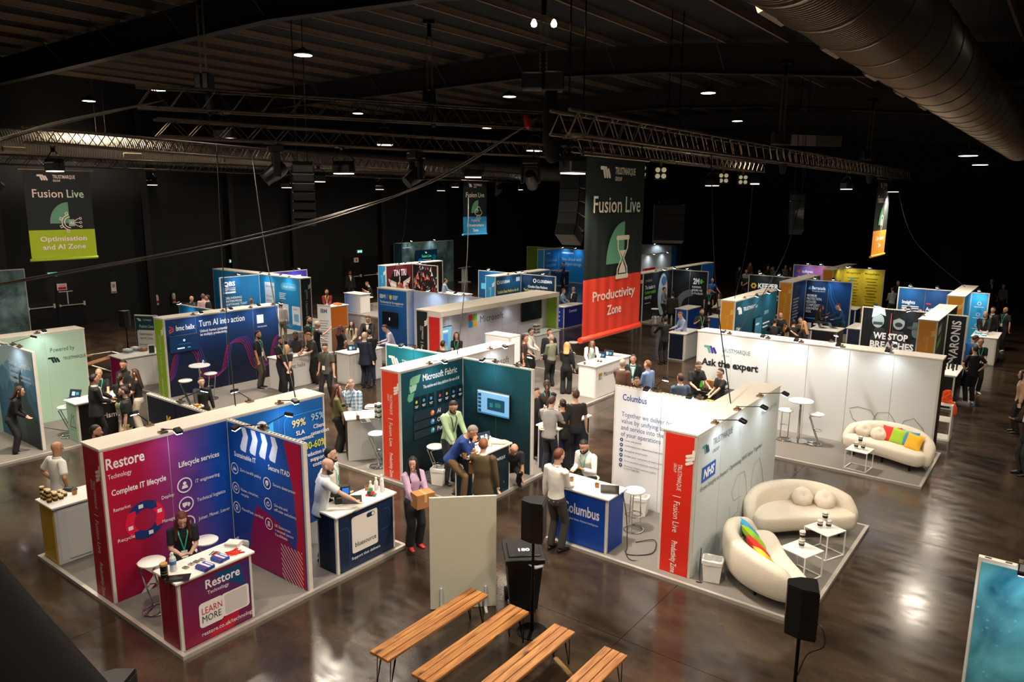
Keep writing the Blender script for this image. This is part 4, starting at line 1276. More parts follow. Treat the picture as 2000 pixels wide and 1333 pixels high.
# blue engagement wall with pale partition
st = stand('blue engagement wall with a dark screen beside a long pale partition', -19.8, 20.8)
b = wall(st, -22.4, -20.7, 20.53, 20.95, {'-y': ['123f78', '123f78', '1f6ab8', '1a5aa4'], '+x': ['A8C4E4', '3a6ac0', '5a8ad0', 'D8E4F2']})
def g(P, L):
    P.text('IBM', .15, 2.05, .16, 'D8E6F4', 2, width=.33).line([(.55, 2.03), (.61, 2.24)], .012, 'D8E6F4').poly([(.7, 2.2), (.85, 2.2), (.85, 2.08), (.775, 2.0), (.7, 2.08)], 'E0C86a')
    lines(P, .9, 2.2, .3, 3, .06, 'D8E6F4', .03)
    P.text('The formula for fan engagement', .15, 1.86, .1, 'E6EEF6', 1, width=1.35)
    lines(P, .15, 1.8, 1.3, 1, .05, '9ab8d8', .02)
paint(st, b, '-y', g)
screen('small dark screen on the blue engagement wall', None, '-y', .35, 1.2, .95, 1.55, lambda P, w_, h_: P.rect(.01, .01, w_ - .01, h_ - .01, '060a10').rect(w_ * .48, h_ * .4, w_ * .53, h_ * .6, 'D8E6F0'), b)
p = wall(st, -20.7, -17.0, 20.88, 20.95, {'-y': 'B9C9E6', '+y': 'B9C9E6'})
arms('the pale partition beside the blue engagement wall', p, '-y', (1.2, 2.6))
platform('grey platform under the blue engagement wall', -22.6, -17.1, 18.4, 21.0)
# blue corner stand, back left
st = stand('light blue corner stand with black end pillar and capital lettering, back left', -31, 20.9)
b = wall(st, -34.5, -27.5, 20.6, 21.2, {'-y': ['0f5f94', '1476b4', '2fa0d4', '1a78b8'], '+x': '15211f', '+y': '4a3fae'})
paint(st, b, '+x', pillar('Optimisation and AI', 'B9C0BC'))
def g(P, L):
    o = 4.0
    P.rect(o + .35, .1, o + 1.1, 2.12, 'DCE0EA').text('ShareGate', o + .42, 1.88, .11, '2a2f44', width=.6)
    for i, t_ in enumerate(('Your tool to', 'migrate', 'and manage')): P.text(t_, o + .42, 1.42 - i * .2, .11, '4a4f64', width=.6 if i == 0 else .42)
    P.rrect(o + 1.6, 1.85, o + 2.75, 2.18, .14, '5ab8e4').text('cloud control', o + 1.75, 1.96, .12, 'E6F4FA', 1, width=.85)
    lines(P, o + 1.45, 1.7, .5, 4, .08, 'E6F4FA', .04)
    P.rrect(o + 1.5, .4, o + 2.1, 1.2, .04, 'E6EAF0').rect(o + 1.6, .55, o + 2.0, .95, '5a8ac0')
    P.rrect(o + 2.35, .3, o + 2.95, 1.15, .04, 'E6EAF0').rect(o + 2.48, .45, o + 2.82, .8, '7ab0d8').text('more', o + 2.45, .98, .1, '2a4a6a')
    P.line([(o + 1.6, .3), (o + 2.2, .15), (o + 2.9, .5)], .02, '6ad0f0').line([(o + 1.4, .5), (o + 2.0, .2), (o + 2.6, .35)], .015, '6ad0f0')
paint(st, b, '-y', g)
p = wall(st, -30.62, -30.55, 18.55, 20.6, {'+x': ['123a64', '1668a4', '2a8ac8', '164a7c'], '-x': '1668a4'})
def g(P, L):
    P.text('QBS', .15, 2.02, .2, 'F1F4F6', 2, width=.6).rect(.15, 1.92, .75, 1.94, 'F1F4F6').text('SOFTWARE', .15, 1.8, .09, 'F1F4F6', 1, width=.6).rect(.15, 1.68, .75, 1.76, 'DCE8F0')
    for i, t_ in enumerate(('DELIVERING', 'ENTERPRISE', 'SOFTWARE THAT', "THE WORLD'S", 'LARGEST', 'COMPANIES')): P.text(t_, .2, 1.42 - i * .15, .1, 'E6EEF4', .5, width=.085 * len(t_))
    P.ring(1.55, 1.25, .07, .1, '9ad0ea')
paint(st, p, '+x', g)
p2 = wall(st, -30.95, -30.88, 21.2, 23.6, {'+x': '4a3fb4', '-x': '4a3fb4'})
paint(st, p2, '+x', lambda P, L: P.rect(1.7, 1.75, 2.0, 2.2, 'DCD8F0').rect(1.78, 1.85, 1.92, 2.0, '6a5ac8'))
arms('the blue wall of the back left corner stand', b, '-y', (4.7, 6.2))
arms('the capital lettering of the blue corner stand', p, '+x', (.7,))
arms('the violet partition behind the blue corner stand', p2, '+x', (1.6,))
platform('grey platform under the light blue corner stand', -34.6, -27.4, 18.4, 23.3)
# winged rock stand
st = stand('stand with black rock posters of wings and a light blue end pillar', -29.4, 29.8)
b = wall(st, -29.9, -29.3, 27.5, 32.0, {'+x': '120d0e', '-y': '2a8fc4', '-x': 'D8D4D0'})
paint(st, b, '-y', pillar('Hybrid', 'DCEAF2'))
def g(P, L):
    P.rect(.05, .06, 1.98, 2.4, '5a1f22').ell(1.0, 1.3, .8, '0f0a0b', .95)
    P.text('TiN TRI', .55, 1.85, .36, 'E9C9CC', 1, width=.95)
    for sx in (-1, 1):
        for i in range(5):
            P.poly([(1.0 + sx * .25, 1.5 - i * .13), (1.0 + sx * (.85 - i * .07), 1.75 - i * .17), (1.0 + sx * (.75 - i * .07), 1.5 - i * .17), (1.0 + sx * .25, 1.38 - i * .13)], 'D8CFCB' if i % 2 else 'B9AAA6')
    P.ell(1.0, 1.2, .22, 'C23a34', .28).ell(.93, 1.25, .05, '120d0e').ell(1.07, 1.25, .05, '120d0e').rect(.92, .98, 1.08, 1.03, 'F1E6E2').rect(.97, 1.45, 1.03, 1.8, 'C8B8B4')
paint(st, b, '+x', g)
p = wall(st, -29.3, -27.4, 29.5, 29.57, {'-y': '17100f', '+y': '2a2322'})
def g(P, L):
    rr = random.Random(4)
    for i in range(46):
        s, z = rr.uniform(.1, L - .15), rr.uniform(1.0, 2.3)
        P.poly([(s, z), (s + rr.uniform(.05, .2), z + rr.uniform(-.05, .1)), (s + rr.uniform(.0, .12), z + rr.uniform(.1, .3))], rr.choice(['9aa0a0', 'B83a3a', 'D8D0C8', '5a4a48', '6a7a80', 'C8665a']))
    P.text('TiNTRI', .25, .52, .42, 'D8C4C0', 1, width=1.4).rect(.2, .4, L - .2, .48, 'B83a3a')
paint(st, p, '-y', g)
arms('the winged rock poster', b, '+x', (1.0,), warm=True)
arms('the crowded rock poster partition', p, '-y', (1.0,), warm=True)
platform('grey platform under the rock poster stand', -32.0, -27.2, 25.6, 31.0)
# navy data platform stand
st = stand('navy data platform stand with light blue end pillar behind the canopy stand', -21.8, 29)
b = wall(st, -22.1, -21.5, 27.1, 31.6, {'+x': ['10222e', '13283c', '2a6a94', '1d4a6a'], '-y': '2f8fc8', '-x': '2a5a7a'})
paint(st, b, '-y', pillar('Hybrid', 'DCEAF2'))
paint(st, b, '+x', lambda P, L: P.ring(.2, 2.15, .06, .1, 'E6EEF2').text('CLOUDIAN', .34, 2.08, .14, 'E6EEF2', 1, width=.75).text('Scalable Data Platform for AI', .15, 1.62, .14, 'E8DC6a', 1, width=1.65).rect(.3, 1.48, 1.4, 1.51, 'C9D2D8').rect(1.6, 2.1, 1.9, 2.3, 'C9D2D8'))
p = wall(st, -21.5, -19.45, 29.1, 29.17, {'-y': ['0f1c2a', '0f1c2a', '16304a', '16304a'], '+y': '16304a'})
paint(st, p, '-y', lambda P, L: P.ring(.85, 2.15, .06, .1, 'E6EEF2').text('CLOUDIAN', 1.0, 2.08, .14, 'E6EEF2', 1, width=.85).text('Cloudian Data Platform', .45, 1.8, .12, 'E6EEF2', 1, width=1.15).text('The Foundation for Data-Centric AI', .2, 1.62, .12, 'E8DC6a', 1, width=1.6).ell(1.2, .6, .08, '4ac0e0').ring(1.2, .6, .2, .22, '2a6a8a'))
p2 = wall(st, -24.2, -22.1, 29.1, 29.17, {'-y': ['123a64', '123a64', '1f70a8', '1a5a8c'], '+y': '1a5a8c'})
paint(st, p2, '-y', lambda P, L: P.rect(.2, 1.5, .7, 1.8, '5ac0e0').rect(.9, .7, 1.3, 1.1, 'D8C23a'))
arms('the yellow lettering of the navy data stand', b, '+x', (1.0,))
arms('the corner partition of the navy data stand', p, '-y', (.4, 1.6))
arms('the blue partition left of the navy data stand', p2, '-y', (1.0,))
platform('grey platform under the navy data platform stand', -24.3, -19.2, 27.0, 31.7)
# distant blue stand with green side
st = stand('distant bright blue stand with green side wall behind the navy stand', -30.7, 46)
b = wall(st, -31.1, -30.5, 44.1, 48, {'+x': '1f86d4', '-y': '2f8fc8'})
p = wall(st, -30.5, -28.2, 46, 46.07, {'-y': '1f86d4', '+y': '1f86d4'})
q = wall(st, -33.8, -31.1, 46.5, 46.57, {'-y': '7a9a3a', '+y': '7a9a3a'})
paint(st, b, '+x', lambda P, L: P.text('The Best Keeps', .25, 1.55, .22, 'CDE4F6', width=1.4).text('Getting Better', .25, 1.2, .22, 'CDE4F6', width=1.3).rect(.3, 2.1, .8, 2.2, 'CDE4F6'))
paint(st, p, '-y', lambda P, L: P.text('Stay ahead with', .3, 1.6, .24, 'CDE4F6', width=1.7).text('intelligent storage', .3, 1.25, .24, 'CDE4F6', width=1.7).rect(.3, 2.1, 1.3, 2.2, 'CDE4F6'))
arms('the bright blue stand far back', p, '-y', (.6, 1.7))
# distant white stands behind the banner
st = stand('distant white stand with bright blue end behind the red banner', -27, 55.2)
b = wall(st, -28.5, -25.5, 55, 55.5, {'-y': 'DCE6EA', '+x': '1f7fd0'})
MB().box(-25.5, 54.6, 0, -25.1, 55.5, H).build('blue_end', mat('bright_blue_panel', '1f7fd0', .5), st, world=True)
arms('the distant white stand', b, '-y', (1.5,))
st = stand('white computer brand wall with red label, partly behind the red banner', -22.4, 45)
b = wall(st, -22.85, -22.3, 43, 47.5, {'+x': 'DDE4E6', '-y': '3a9fd4'})
paint(st, b, '+x', lambda P, L: P.rect(.5, 1.2, 2.3, 1.62, 'C8202a').text('Lenovo', .7, 1.3, .26, 'F6EEEA', 1, width=1.35).rect(3.6, .9, 4.4, 1.4, '8a4a6a'))
arms('the white computer brand wall', b, '+x', (1.2, 3.2))
# charcoal security stand
st = stand('charcoal security stand with big grey arc behind the red banner', -17, 36.5)
b = wall(st, -17.4, -16.9, 33.1, 40.2, {'+x': ['15171b', '15171b', '26303c', '1c2026'], '-y': '14181a'})
paint(st, b, '-y', pillar('Cyber', 'C8C8C8'))
def g(P, L):
    P.text('proofpoint', .25, 2.0, .16, 'D8DCE0', width=.7)
    P.text('The leader in', .2, 1.62, .2, 'F1F4F6', 1, width=1.1).text('human-centric', .2, 1.38, .2, '6ac83a', 1, width=1.2).text('security', .2, 1.14, .2, 'F1F4F6', 1, width=.75).rect(.2, .9, .8, .94, 'D8DCE0')
    P.ell(2.2, 1.2, .55, 'BFD0DC', 1.1).ell(2.45, 1.25, .3, 'D8B8A8', .75).ell(2.3, 1.9, .3, '4a6a8a', .25)
paint(st, b, '+x', g)
p = wall(st, -16.9, -14.9, 36.4, 36.47, {'-y': '191c21', '+y': '191c21'})
paint(st, p, '-y', lambda P, L: P.ring(1.2, .5, .6, .95, '6a6e74', a0=PI * .5, a1=PI).text('2M+', 1.2, 1.75, .3, 'F1F4F6', 2, width=.5).text('+', 1.55, 1.75, .3, '6ac83a', 2).text('customers', 1.15, 1.55, .13, 'F1F4F6', 1, width=.5).text('globally rely', 1.15, 1.38, .13, 'F1F4F6', 1, width=.58).text('on Proofpoint', 1.15, 1.21, .13, 'F1F4F6', 1, width=.62))
wall(st, -17.4, -16.9, 40.2, 42.0, {'+x': '1f6fc8'})
arms('the charcoal security stand', b, '+x', (1.4, 2.6))
arms('the big grey arc partition', p, '-y', (1.0,))
platform('grey platform under the charcoal security stand', -17.45, -14.7, 33.0, 38)
# dark teal screen stand with orange end
st = stand('dark teal stand with orange end and a wall screen, right of the red banner', -9.8, 28.4)
b = wall(st, -10.15, -9.6, 26.1, 30.8, {'+x': ['10242c', '123040', '1f6a80', '184a5c'], '-y': 'D48F2a', '-x': '1d5a6a'})
paint(st, b, '-y', pillar('Cyber', 'E6C078'))
def g(P, L):
    badge_logo(P, .2, 1.9, .3, 'F1F4F2', False, 1.5)
    for i in range(4): P.text(('Cyber', 'secure', 'simplify', 'made smart')[i], .2, 1.3 - i * .22, .15, 'E6EEF0', 1)
    P.text('zero', 3.2, 1.6, .2, '8ac8d8', 1).rect(3.1, 1.2, 3.9, 1.26, 'E6EEF0').rect(3.1, 1.05, 3.7, 1.11, 'E6EEF0')
paint(st, b, '+x', g)
screen('tilting wall screen on the dark teal stand with the orange end', None, '+x', 1.95, 2.75, .85, 1.6, lambda P, w_, h_: P.rect(.02, .02, w_ - .02, h_ - .02, '2a5a6a').rect(.1, h_ * .6, w_ * .6, h_ * .7, '8ab8c4'), b)
arms('the dark teal stand with the orange end', b, '+x', (1.0, 2.3, 3.6))
# black password stand and navy data protection stand
st = stand('black stand with orange end, navy partition and white capital lettering', -10.2, 36)
b = wall(st, -10.5, -9.9, 33.9, 38.3, {'+x': ['0f1826', '0f1826', '1f5aa4', '1a3a6c'], '-y': 'D48F2a', '-x': '15171b'})
paint(st, b, '-y', pillar('Cyber', 'E6C078'))
paint(st, b, '+x', lambda P, L: (lines(P, .15, 1.7, .9, 7, .14, 'D8E4F0', .07), P.rect(.2, .35, .6, .7, 'E6EAF0')))
p = wall(st, -12.8, -10.5, 36.4, 36.47, {'-y': '17191c', '+y': '17191c'})
paint(st, p, '-y', lambda P, L: P.poly([(.28 + .15 * math.cos(PI / 3 * i), 1.9 + .15 * math.sin(PI / 3 * i)) for i in range(6)], 'E8B23a').ell(.28, 1.9, .06, '17191c').text('KEEPER', .5, 1.8, .24, 'F1F0EC', 2, width=1.0).text('Secure and manage access to', .25, 1.42, .11, 'E6E6E2', 1, width=1.5).text('all your users and secrets', .25, 1.25, .11, 'E6E6E2', 1, width=1.5).rect(1.0, .5, 1.9, .58, 'E8B23a'))
p2 = wall(st, -9.9, -7.85, 35.9, 35.97, {'-y': ['12161d', '14233a', '1f5aa4', '15171b'], '+y': '14233a'})
def g(P, L):
    P.poly([(.12, 2.0), (.22, 2.16), (.26, 1.98)], '3a8ae0').text('Barracuda', .3, 2.0, .15, 'E6EEF6', 1, width=.6).text('Your journey, secured.', .3, 1.9, .06, 'E6EEF6', width=.6)
    for i, t_ in enumerate(('MAXIMUM', 'PROTECTION.', 'REDUCED', 'COMPLEXITY.', 'DEMONSTRATED', 'ROI.')): P.text(t_, .1, 1.65 - i * .15, .115, 'E6EAF0', 1, width=.062 * len(t_))
    P.rect(.1, .62, .9, .66, '4a9ae0').rect(.1, .1, .4, .42, 'E6EAF0')
    for i in range(5): P.line([(1.0 + i * .03, 2.35), (1.1 + i * .05, 1.6 + i * .03), (1.4 + i * .06, .9 + i * .05), (1.9, .4 + i * .1)], .02, ('2f7fd8', '1f5fb0', '3a9ae8', '1f4f9a', '2a6ac0')[i])
paint(st, p2, '-y', g)
arms('the black stand with the honeycomb logo', p, '-y', (.7, 1.6))
arms('the navy capital lettering partition', p2, '-y', (.5, 1.3))
platform('grey platform under the navy capital lettering stand', -10.5, -6.2, 33.8, 36.0)
# yellow stand
st = stand('yellow stand with orange end and blue-pink partition at the far right back', -10.3, 44)
b = wall(st, -10.65, -10.1, 41.6, 46.7, {'+x': 'E8C832', '-y': 'D48F2a'})
p = wall(st, -10.1, -8.0, 43.6, 43.67, {'-y': 'E8C832', '+y': 'E8C832'})
def g(P, L):
    for c in (.55, 1.5):
        P.text('ManageEngine', c - .36, 2.15, .1, '6a5212', 1, width=.72)
        for i in range(11): P.rect(c - .3 + (i % 3) * .05, 1.9 - i * .16, c + .3 - (i % 2) * .08, 1.94 - i * .16, '8a6d1c')
    for z in (1.8, 1.3, .9): P.rect(.42, z, .56, z + .14, '4aa0d8')
paint(st, p, '-y', g)
paint(st, b, '+x', lambda P, L: lines(P, .2, 1.8, 1.4, 7, .22, '6a5212', .1))
q = wall(st, -12.9, -10.65, 44.0, 44.07, {'-y': ['3a4a9a', 'B84a7a', 'C8668a', '4a5ab0'], '+y': '4a5ab0'})
paint(st, q, '-y', lambda P, L: P.rect(.25, 2.0, .4, 2.15, 'E05a3a').text('tufayes', .5, 2.0, .17, 'F1F0F6', 1, width=.6).text('Detect', .3, 1.55, .26, 'F1F0F6', width=.8))
arms('the yellow stand at the back', p, '-y', (.4, 1.4))
arms('the yellow side of the stand at the back', b, '+x', (1.0,))
arms('the blue and pink partition at the back', q, '-y', (.9, 1.6))
# breaches stand
st = stand('black breaches stand with orange end pillar behind the long white wall', -3.5, 28)
b = wall(st, -3.65, -3.1, 25.8, 30.2, {'+x': '12151a', '-y': 'D48F2a', '-x': '1a1c20'})
paint(st, b, '-y', pillar('Cyber', 'E6C078'))
paint(st, b, '+x', lambda P, L: P.poly([(.15, 2.2), (.7, 2.3), (.7, 2.05), (.15, 1.95)], 'E6EAF0').poly([(.1, 1.75), (.85, 1.95), (.85, 1.7), (.1, 1.5)], '7ac83a').line([(.2, .5), (.5, 1.3), (.8, .9)], .06, 'E6EAF0').line([(.6, .4), (.9, 1.2), (1.2, .8)], .06, 'E6EAF0'))
p = wall(st, -5.7, -3.65, 27.8, 27.87, {'-y': '14171b', '+y': '14171b'})
def g(P, L):
    rr = random.Random(3)
    for i in range(30):
        s = rr.uniform(.05, L - .1)
        P.rect(s, rr.uniform(.1, 1.8), s + .015, rr.uniform(1.9, 2.4), rr.choice(['26302f', '2a2426', '1d2a2c']))
    P.o.z += .2
    P.poly([(.3, .1), (.35, 1.2), (.5, 1.6), (.75, 1.55), (.9, 1.1), (.85, .1)], '2a3032').ell(.55, 1.8, .19, '9aa8a4', .24).poly([(.34, 1.9), (.36, 2.2), (.5, 2.32), (.72, 2.24), (.78, 1.98), (.6, 2.05)], 'C8E0DC').rect(.4, 1.66, .7, 1.76, '3a4446')
    P.poly([(.8, .1), (.85, 1.1), (1.05, 1.5), (1.35, 1.5), (1.5, 1.1), (1.5, .1)], '3a3436').ell(1.2, 1.78, .18, '8a9490', .23).poly([(1.0, 1.85), (1.02, 2.06), (1.2, 2.14), (1.38, 2.06), (1.4, 1.85), (1.2, 1.95)], '1a1c1e').ell(1.2, 1.72, .12, '2a2e30', .08)
    P.poly([(1.4, .1), (1.5, 1.0), (1.7, 1.3), (1.98, 1.2), (1.98, .1)], '22282a').ell(1.76, 1.52, .15, '5a6462', .2).ell(1.76, 1.66, .3, '3a4442', .07).poly([(1.6, 1.66), (1.64, 1.86), (1.88, 1.86), (1.92, 1.66)], '4a5452')
    P.o.z -= .2
    P.rect(.06, .5, .3, .9, 'B02a30').line([(.95, 1.3), (.95, 2.3)], .02, 'C85a5a').line([(.4, 1.2), (.95, .6), (1.5, 1.3)], .03, 'A84a4a')
    P.text('WE STOP', .44, 1.38, .22, 'EDEDED', 2, width=1.08).text('BREACHES', .36, 1.08, .22, 'EDEDED', 2, width=1.36).text('CROWDSTRIKE', .62, .92, .08, 'D8D8D8', 1, width=.75)
paint(st, p, '-y', g)
q = wall(st, -3.1, -2.5, 27.7, 27.77, {'-y': '15181c', '+y': '15181c'})
paint(st, q, '-y', lambda P, L: P.text('VARONIS', .42, .95, .26, 'F1F0EE', 1, rot=PI / 2, width=1.3).line([(.12, .3), (.36, .7)], .06, 'E6EAF0').line([(.22, .22), (.46, .62)], .06, 'E6EAF0').line([(.12, .72), (.3, .98)], .05, 'E6EAF0'))
arms('the breaches poster', p, '-y', (.5, 1.5))
arms('the back of the orange end near the breaches poster', b, '-x', (3.6,))
platform('grey platform under the breaches stand', -5.8, -2.0, 25.7, 28.0)
# endpoint stand
st = stand('navy endpoint stand with orange end and light blue side panel at the far right', -3.5, 35.6)
b = wall(st, -3.8, -3.2, 33.3, 38, {'+x': '2f9fe0', '-y': 'D48F2a'})
paint(st, b, '-y', pillar('Cyber', 'E6C078'))
p = wall(st, -5.9, -3.8, 35.4, 35.47, {'-y': ['12243c', '14223a', '1f3a64', '1f5a94'], '+y': '14223a'})
def g(P, L):
    P.text('Insights', .2, 1.75, .15, 'F1F4F6', 1, width=.5).text('Actions', .2, 1.2, .15, 'F1F4F6', 1, width=.5).text('Foresight', .2, .65, .15, 'F1F4F6', 1, width=.55)
    for z in (1.62, 1.54, 1.08, 1.0): P.rect(.2, z, .85, z + .045, 'D8E0E8')
    P.rect(1.12, 1.78, 1.3, 1.83, 'E0304a')
    for i, t_ in enumerate(('Autonomous', 'Endpoint', 'Management', '(AEM)')): P.text(t_, 1.12, 1.52 - i * .19, .15, 'F1F4F6', 1, width=.09 * len(t_))
paint(st, p, '-y', g)
q = wall(st, -3.2, -2.55, 35.3, 35.37, {'-y': '3aa6d8', '+y': '3aa6d8'})
paint(st, q, '-y', lambda P, L: [P.ring(.33, 2.0 - i * .45, .05, .075, 'D8EEF6').rect(.16, 1.84 - i * .45, .5, 1.87 - i * .45, 'D8EEF6') for i in range(4)])
arms('the navy endpoint partition', p, '-y', (.5, 1.5))
arms('the light blue side panel at the far right', q, '-y', (.3,))
# roll-up and fly posters
def rollup(label, x, y, rz, wd, ht, fn):
    t = thing('roll_up_banner', label, 'roll-up banner', (x, y, 0), rz)
    MB().box(-wd / 2, -.1, 0, wd / 2, .1, .07, b=.02).build('base', ALU, t)
    MB().cyl((0, .03, .05), (0, .03, ht), .012, n=6).build('pole', ALU, t)
    MB().box(-wd / 2, -.02, ht - .02, wd / 2, .015, ht + .02).build('top_rail', ALU, t)
    m = MB()
    m.c = [lin('E6E6E2')] * 8
    m.box(-wd / 2, -.008, .06, wd / 2, 0, ht).build('fabric', CLOTH_PRINT, t)
    P = Print((-wd / 2, -.009, 0), (1, 0, 0), (0, -1, 0))
    fn(P, wd, ht)
    P.mb.build('printed_graphic', CLOTH_PRINT, t)
    return t
rollup('white roll-up banner with grey lettering left of the orange ended counter', *(-23.06, 18.34), .3, .6, 1.9, lambda P, w_, h_: (P.text('IBM', .14, 1.6, .16, '5a6a9a', 2, width=.3), lines(P, .1, 1.3, .4, 10, .1, '9a9aa8', .03)))
rollup('teal and white roll-up banner for one zone beside the green end pillar', -25.1, 12.4, .5, .85, 2.0, lambda P, w_, h_: P.rect(.01, .1, w_ - .01, h_ - .01, '14424c').logo(.08, 1.8, .1).text('TRUSTMARQUE', .3, 1.82, .06, 'E6EEF0', width=.32).text('Fusion Live', .16, 1.58, .11, 'BFE0D0', 1, width=.52).rrect(.06, .15, w_ - .06, 1.5, .08, 'E9E6E0').text('Optimisation', .14, 1.32, .085, '2a3438', 1, width=.5).text('and AI Zone', .16, 1.18, .085, '2a3438', 1, width=.46).rect(.12, .98, .72, 1.0, '5a6468').rect(.12, .8, .6, .82, '5a6468').rect(.12, .62, .7, .64, '5a6468'))
# ---------------------------------------------------------------- hanging zone banners
def zone_banner(label, x, y0, y1, z0, zone, col, icon_fn, two=True):
    t = thing('hanging_banner', label, 'banner', (x, y0, z0))
    W = y1 - y0
    Hb = 3.0
    m = MB()
    m.c = []
    n = 24
    for j in range(13):
        z = Hb * j / 12
        for i in range(n + 1):
            m.v.append((.012 * math.sin(i * 1.7) * (1 - z / Hb) + .006 * math.sin(i * .6 + 1), W * i / n, z))
            m.c.append(lin(col) if z < .99 else lin('15201e'))
    for j in range(12):
        for i in range(n):
            k = j * (n + 1) + i
            m.f.append((k, k + 1, k + n + 2, k + n + 1))
            m.m.append(0)
    # colour break: rebuild as two pieces sharing the drop
    lo, hi = MB(), MB()
    lo.c, hi.c = [], []
    for q, za, zb, cc in ((lo, 0, 1.0, col), (hi, 1.0, Hb, '15201e')):
        N = 6
        for s in (0, 1):
            for j in range(N + 1):
                z = za + (zb - za) * j / N
                for i in range(n + 1):
                    q.v.append((.012 * math.sin(i * 1.7) * (1 - z / Hb) - s * .004, W * i / n, z))
                    q.c.append(lin(cc))
        half = (N + 1) * (n + 1)
        for s in (0, 1):
            for j in range(N):
                for i in range(n):
                    k = s * half + j * (n + 1) + i
                    q.f.append((k, k + 1, k + n + 2, k + n + 1) if s == 0 else (k + n + 1, k + n + 2, k + 1, k))
        q.m = [0] * len(q.f)
    lo.build('lower_cloth', CLOTH_PRINT, t, True)
    hi.build('upper_cloth', CLOTH_PRINT, t, True)
    MB().cyl((0, -.06, .0), (0, W + .02, .0), .05, n=12).build('bottom_bar', hexmat(col, .5), t, True)
    MB().cyl((0, -.14, Hb + .02), (0, W + .14, Hb + .02), .03, n=10).build('top_bar', STEEL, t, True)
    MB().cyl((0, .15, Hb), (0, .15, 7.02 - z0), .012, n=6).cyl((0, W - .15, Hb), (0, W - .15, 7.02 - z0), .012, n=6).build('hanging_strap', BLACKM, t)
    P = Print((0, 0, 0), (0, 1, 0), (1, 0, 0), .02)
    CR = 'E6DCCB'
    P.logo(.42, 2.66, .2, CR)
    P.text('TRUSTMARQUE', .9, 2.74, .12, CR, 1, width=.72).text('GROUP', .9, 2.63, .07, CR, 1, width=.24)
    P.text('Fusion', .22, 2.1, .28, CR, .4, width=.95).text('Live', 1.3, 2.1, .28, 'BFE0C4', .4, width=.55)
    P.ell(1.3, 1.22, .62, '5f9a78', n=14, a0=PI / 2, a1=PI, r2=.72)
    icon_fn(P, 1.22, 1.4, CR)
    for i, q in enumerate(zone): P.text(q, W / 2, .62 - i * .28 + (.1 if len(zone) > 2 else 0), .17, 'F1E6DC', 1, 'c', width=min(1.5, .125 * len(q)))
    P.mb.build('printed_graphic', CLOTH_PRINT, t)
    return t
def hourglass(P, s, z, c):
    for zz in (z + .22, z - .46): P.rrect(s - .2, zz, s + .26, zz + .08, .03, c)
    for sx in (-1, 1):
        P.line([(s + .03 + sx * .18, z + .22), (s + .03 + sx * .17, z + .08), (s + .03 + sx * .04, z - .1), (s + .03 + sx * .17, z - .28), (s + .03 + sx * .18, z - .4)], .035, c)
    P.poly([(s - .08, z + .04), (s + .14, z + .04), (s + .03, z - .08)], c).poly([(s - .1, z - .36), (s + .16, z - .36), (s + .13, z - .27), (s + .03, z - .14), (s - .07, z - .27)], c)
def gear(P, s, z, c):
    P.ring(s + .1, z - .15, .17, .2, c, a0=PI * .5, a1=PI * 1.5)
    for i in range(4):
        a = PI * (.6 + .27 * i)
        P.line([(s + .1 + .26 * math.cos(a - .12), z - .15 + .26 * math.sin(a - .12)), (s + .1 + .36 * math.cos(a - .1), z - .15 + .36 * math.sin(a - .1)), (s + .1 + .36 * math.cos(a + .1), z - .15 + .36 * math.sin(a + .1)), (s + .1 + .26 * math.cos(a + .12), z - .15 + .26 * math.sin(a + .12))], .03, c)
    P.ring(s + .1, z - .15, .25, .28, c, a0=PI * .55, a1=PI * 1.45)
    P.rect(s + .05, z - .28, s + .25, z - .05, '8fb0a0').text('AI', s + .08, z - .22, .11, c, 1)
    for i in (-1, 0, 1): P.line([(s + .25, z - .16 + i * .05), (s + .33, z - .16 + i * .12), (s + .4, z - .16 + i * .14)], .02, c).ring(s + .44, z - .16 + i * .14, .025, .045, c)
def cloud(P, s, z, c):
    P.ring(s - .05, z - .15, .14, .18, c, a0=.5, a1=4.2).ring(s + .1, z - .02, .16, .2, c, a0=-.3, a1=2.9).ring(s + .27, z - .17, .11, .15, c, a0=-1.6, a1=1.8).rect(s - .1, z - .34, s + .3, z - .3, c)
    for i in range(4): P.line([(s - .02 + i * .08, z - .34), (s - .1 + i * .13, z - .5)], .03, c).ell(s - .1 + i * .13, z - .52, .03, c)
def shield(P, s, z, c):
    P.line([(s + .05, z + .22), (s + .28, z + .12), (s + .26, z - .15), (s + .05, z - .42), (s - .16, z - .15), (s - .18, z + .12), (s + .05, z + .22)], .04, c).ring(s + .05, z - .06, .08, .11, c).rect(s - .02, z - .2, s + .12, z - .06, c)
zone_banner('tall hanging banner with hourglass and red lower part for a productivity zone', -6.4, 10.4, 12.42, 3.72, ('Productivity', 'Zone'), 'E2402A', hourglass)
zone_banner('hanging banner with gear icon and lime green lower part at the left', -28.1, 10.2, 12.32, 3.85, ('Optimisation', 'and AI Zone'), '9FBE22', gear)
zone_banner('hanging banner with cloud icon and light blue lower part in the distance', -27.8, 32.1, 34.2, 4.0, ('Hybrid', 'Infrastructure', 'Zone'), '2f93c8', cloud)
zone_banner('narrow looking hanging banner with orange lower part at the far right', -6.4, 31.8, 34.25, 3.9, ('Cyber Security', 'Zone'), 'E0912a', shield)

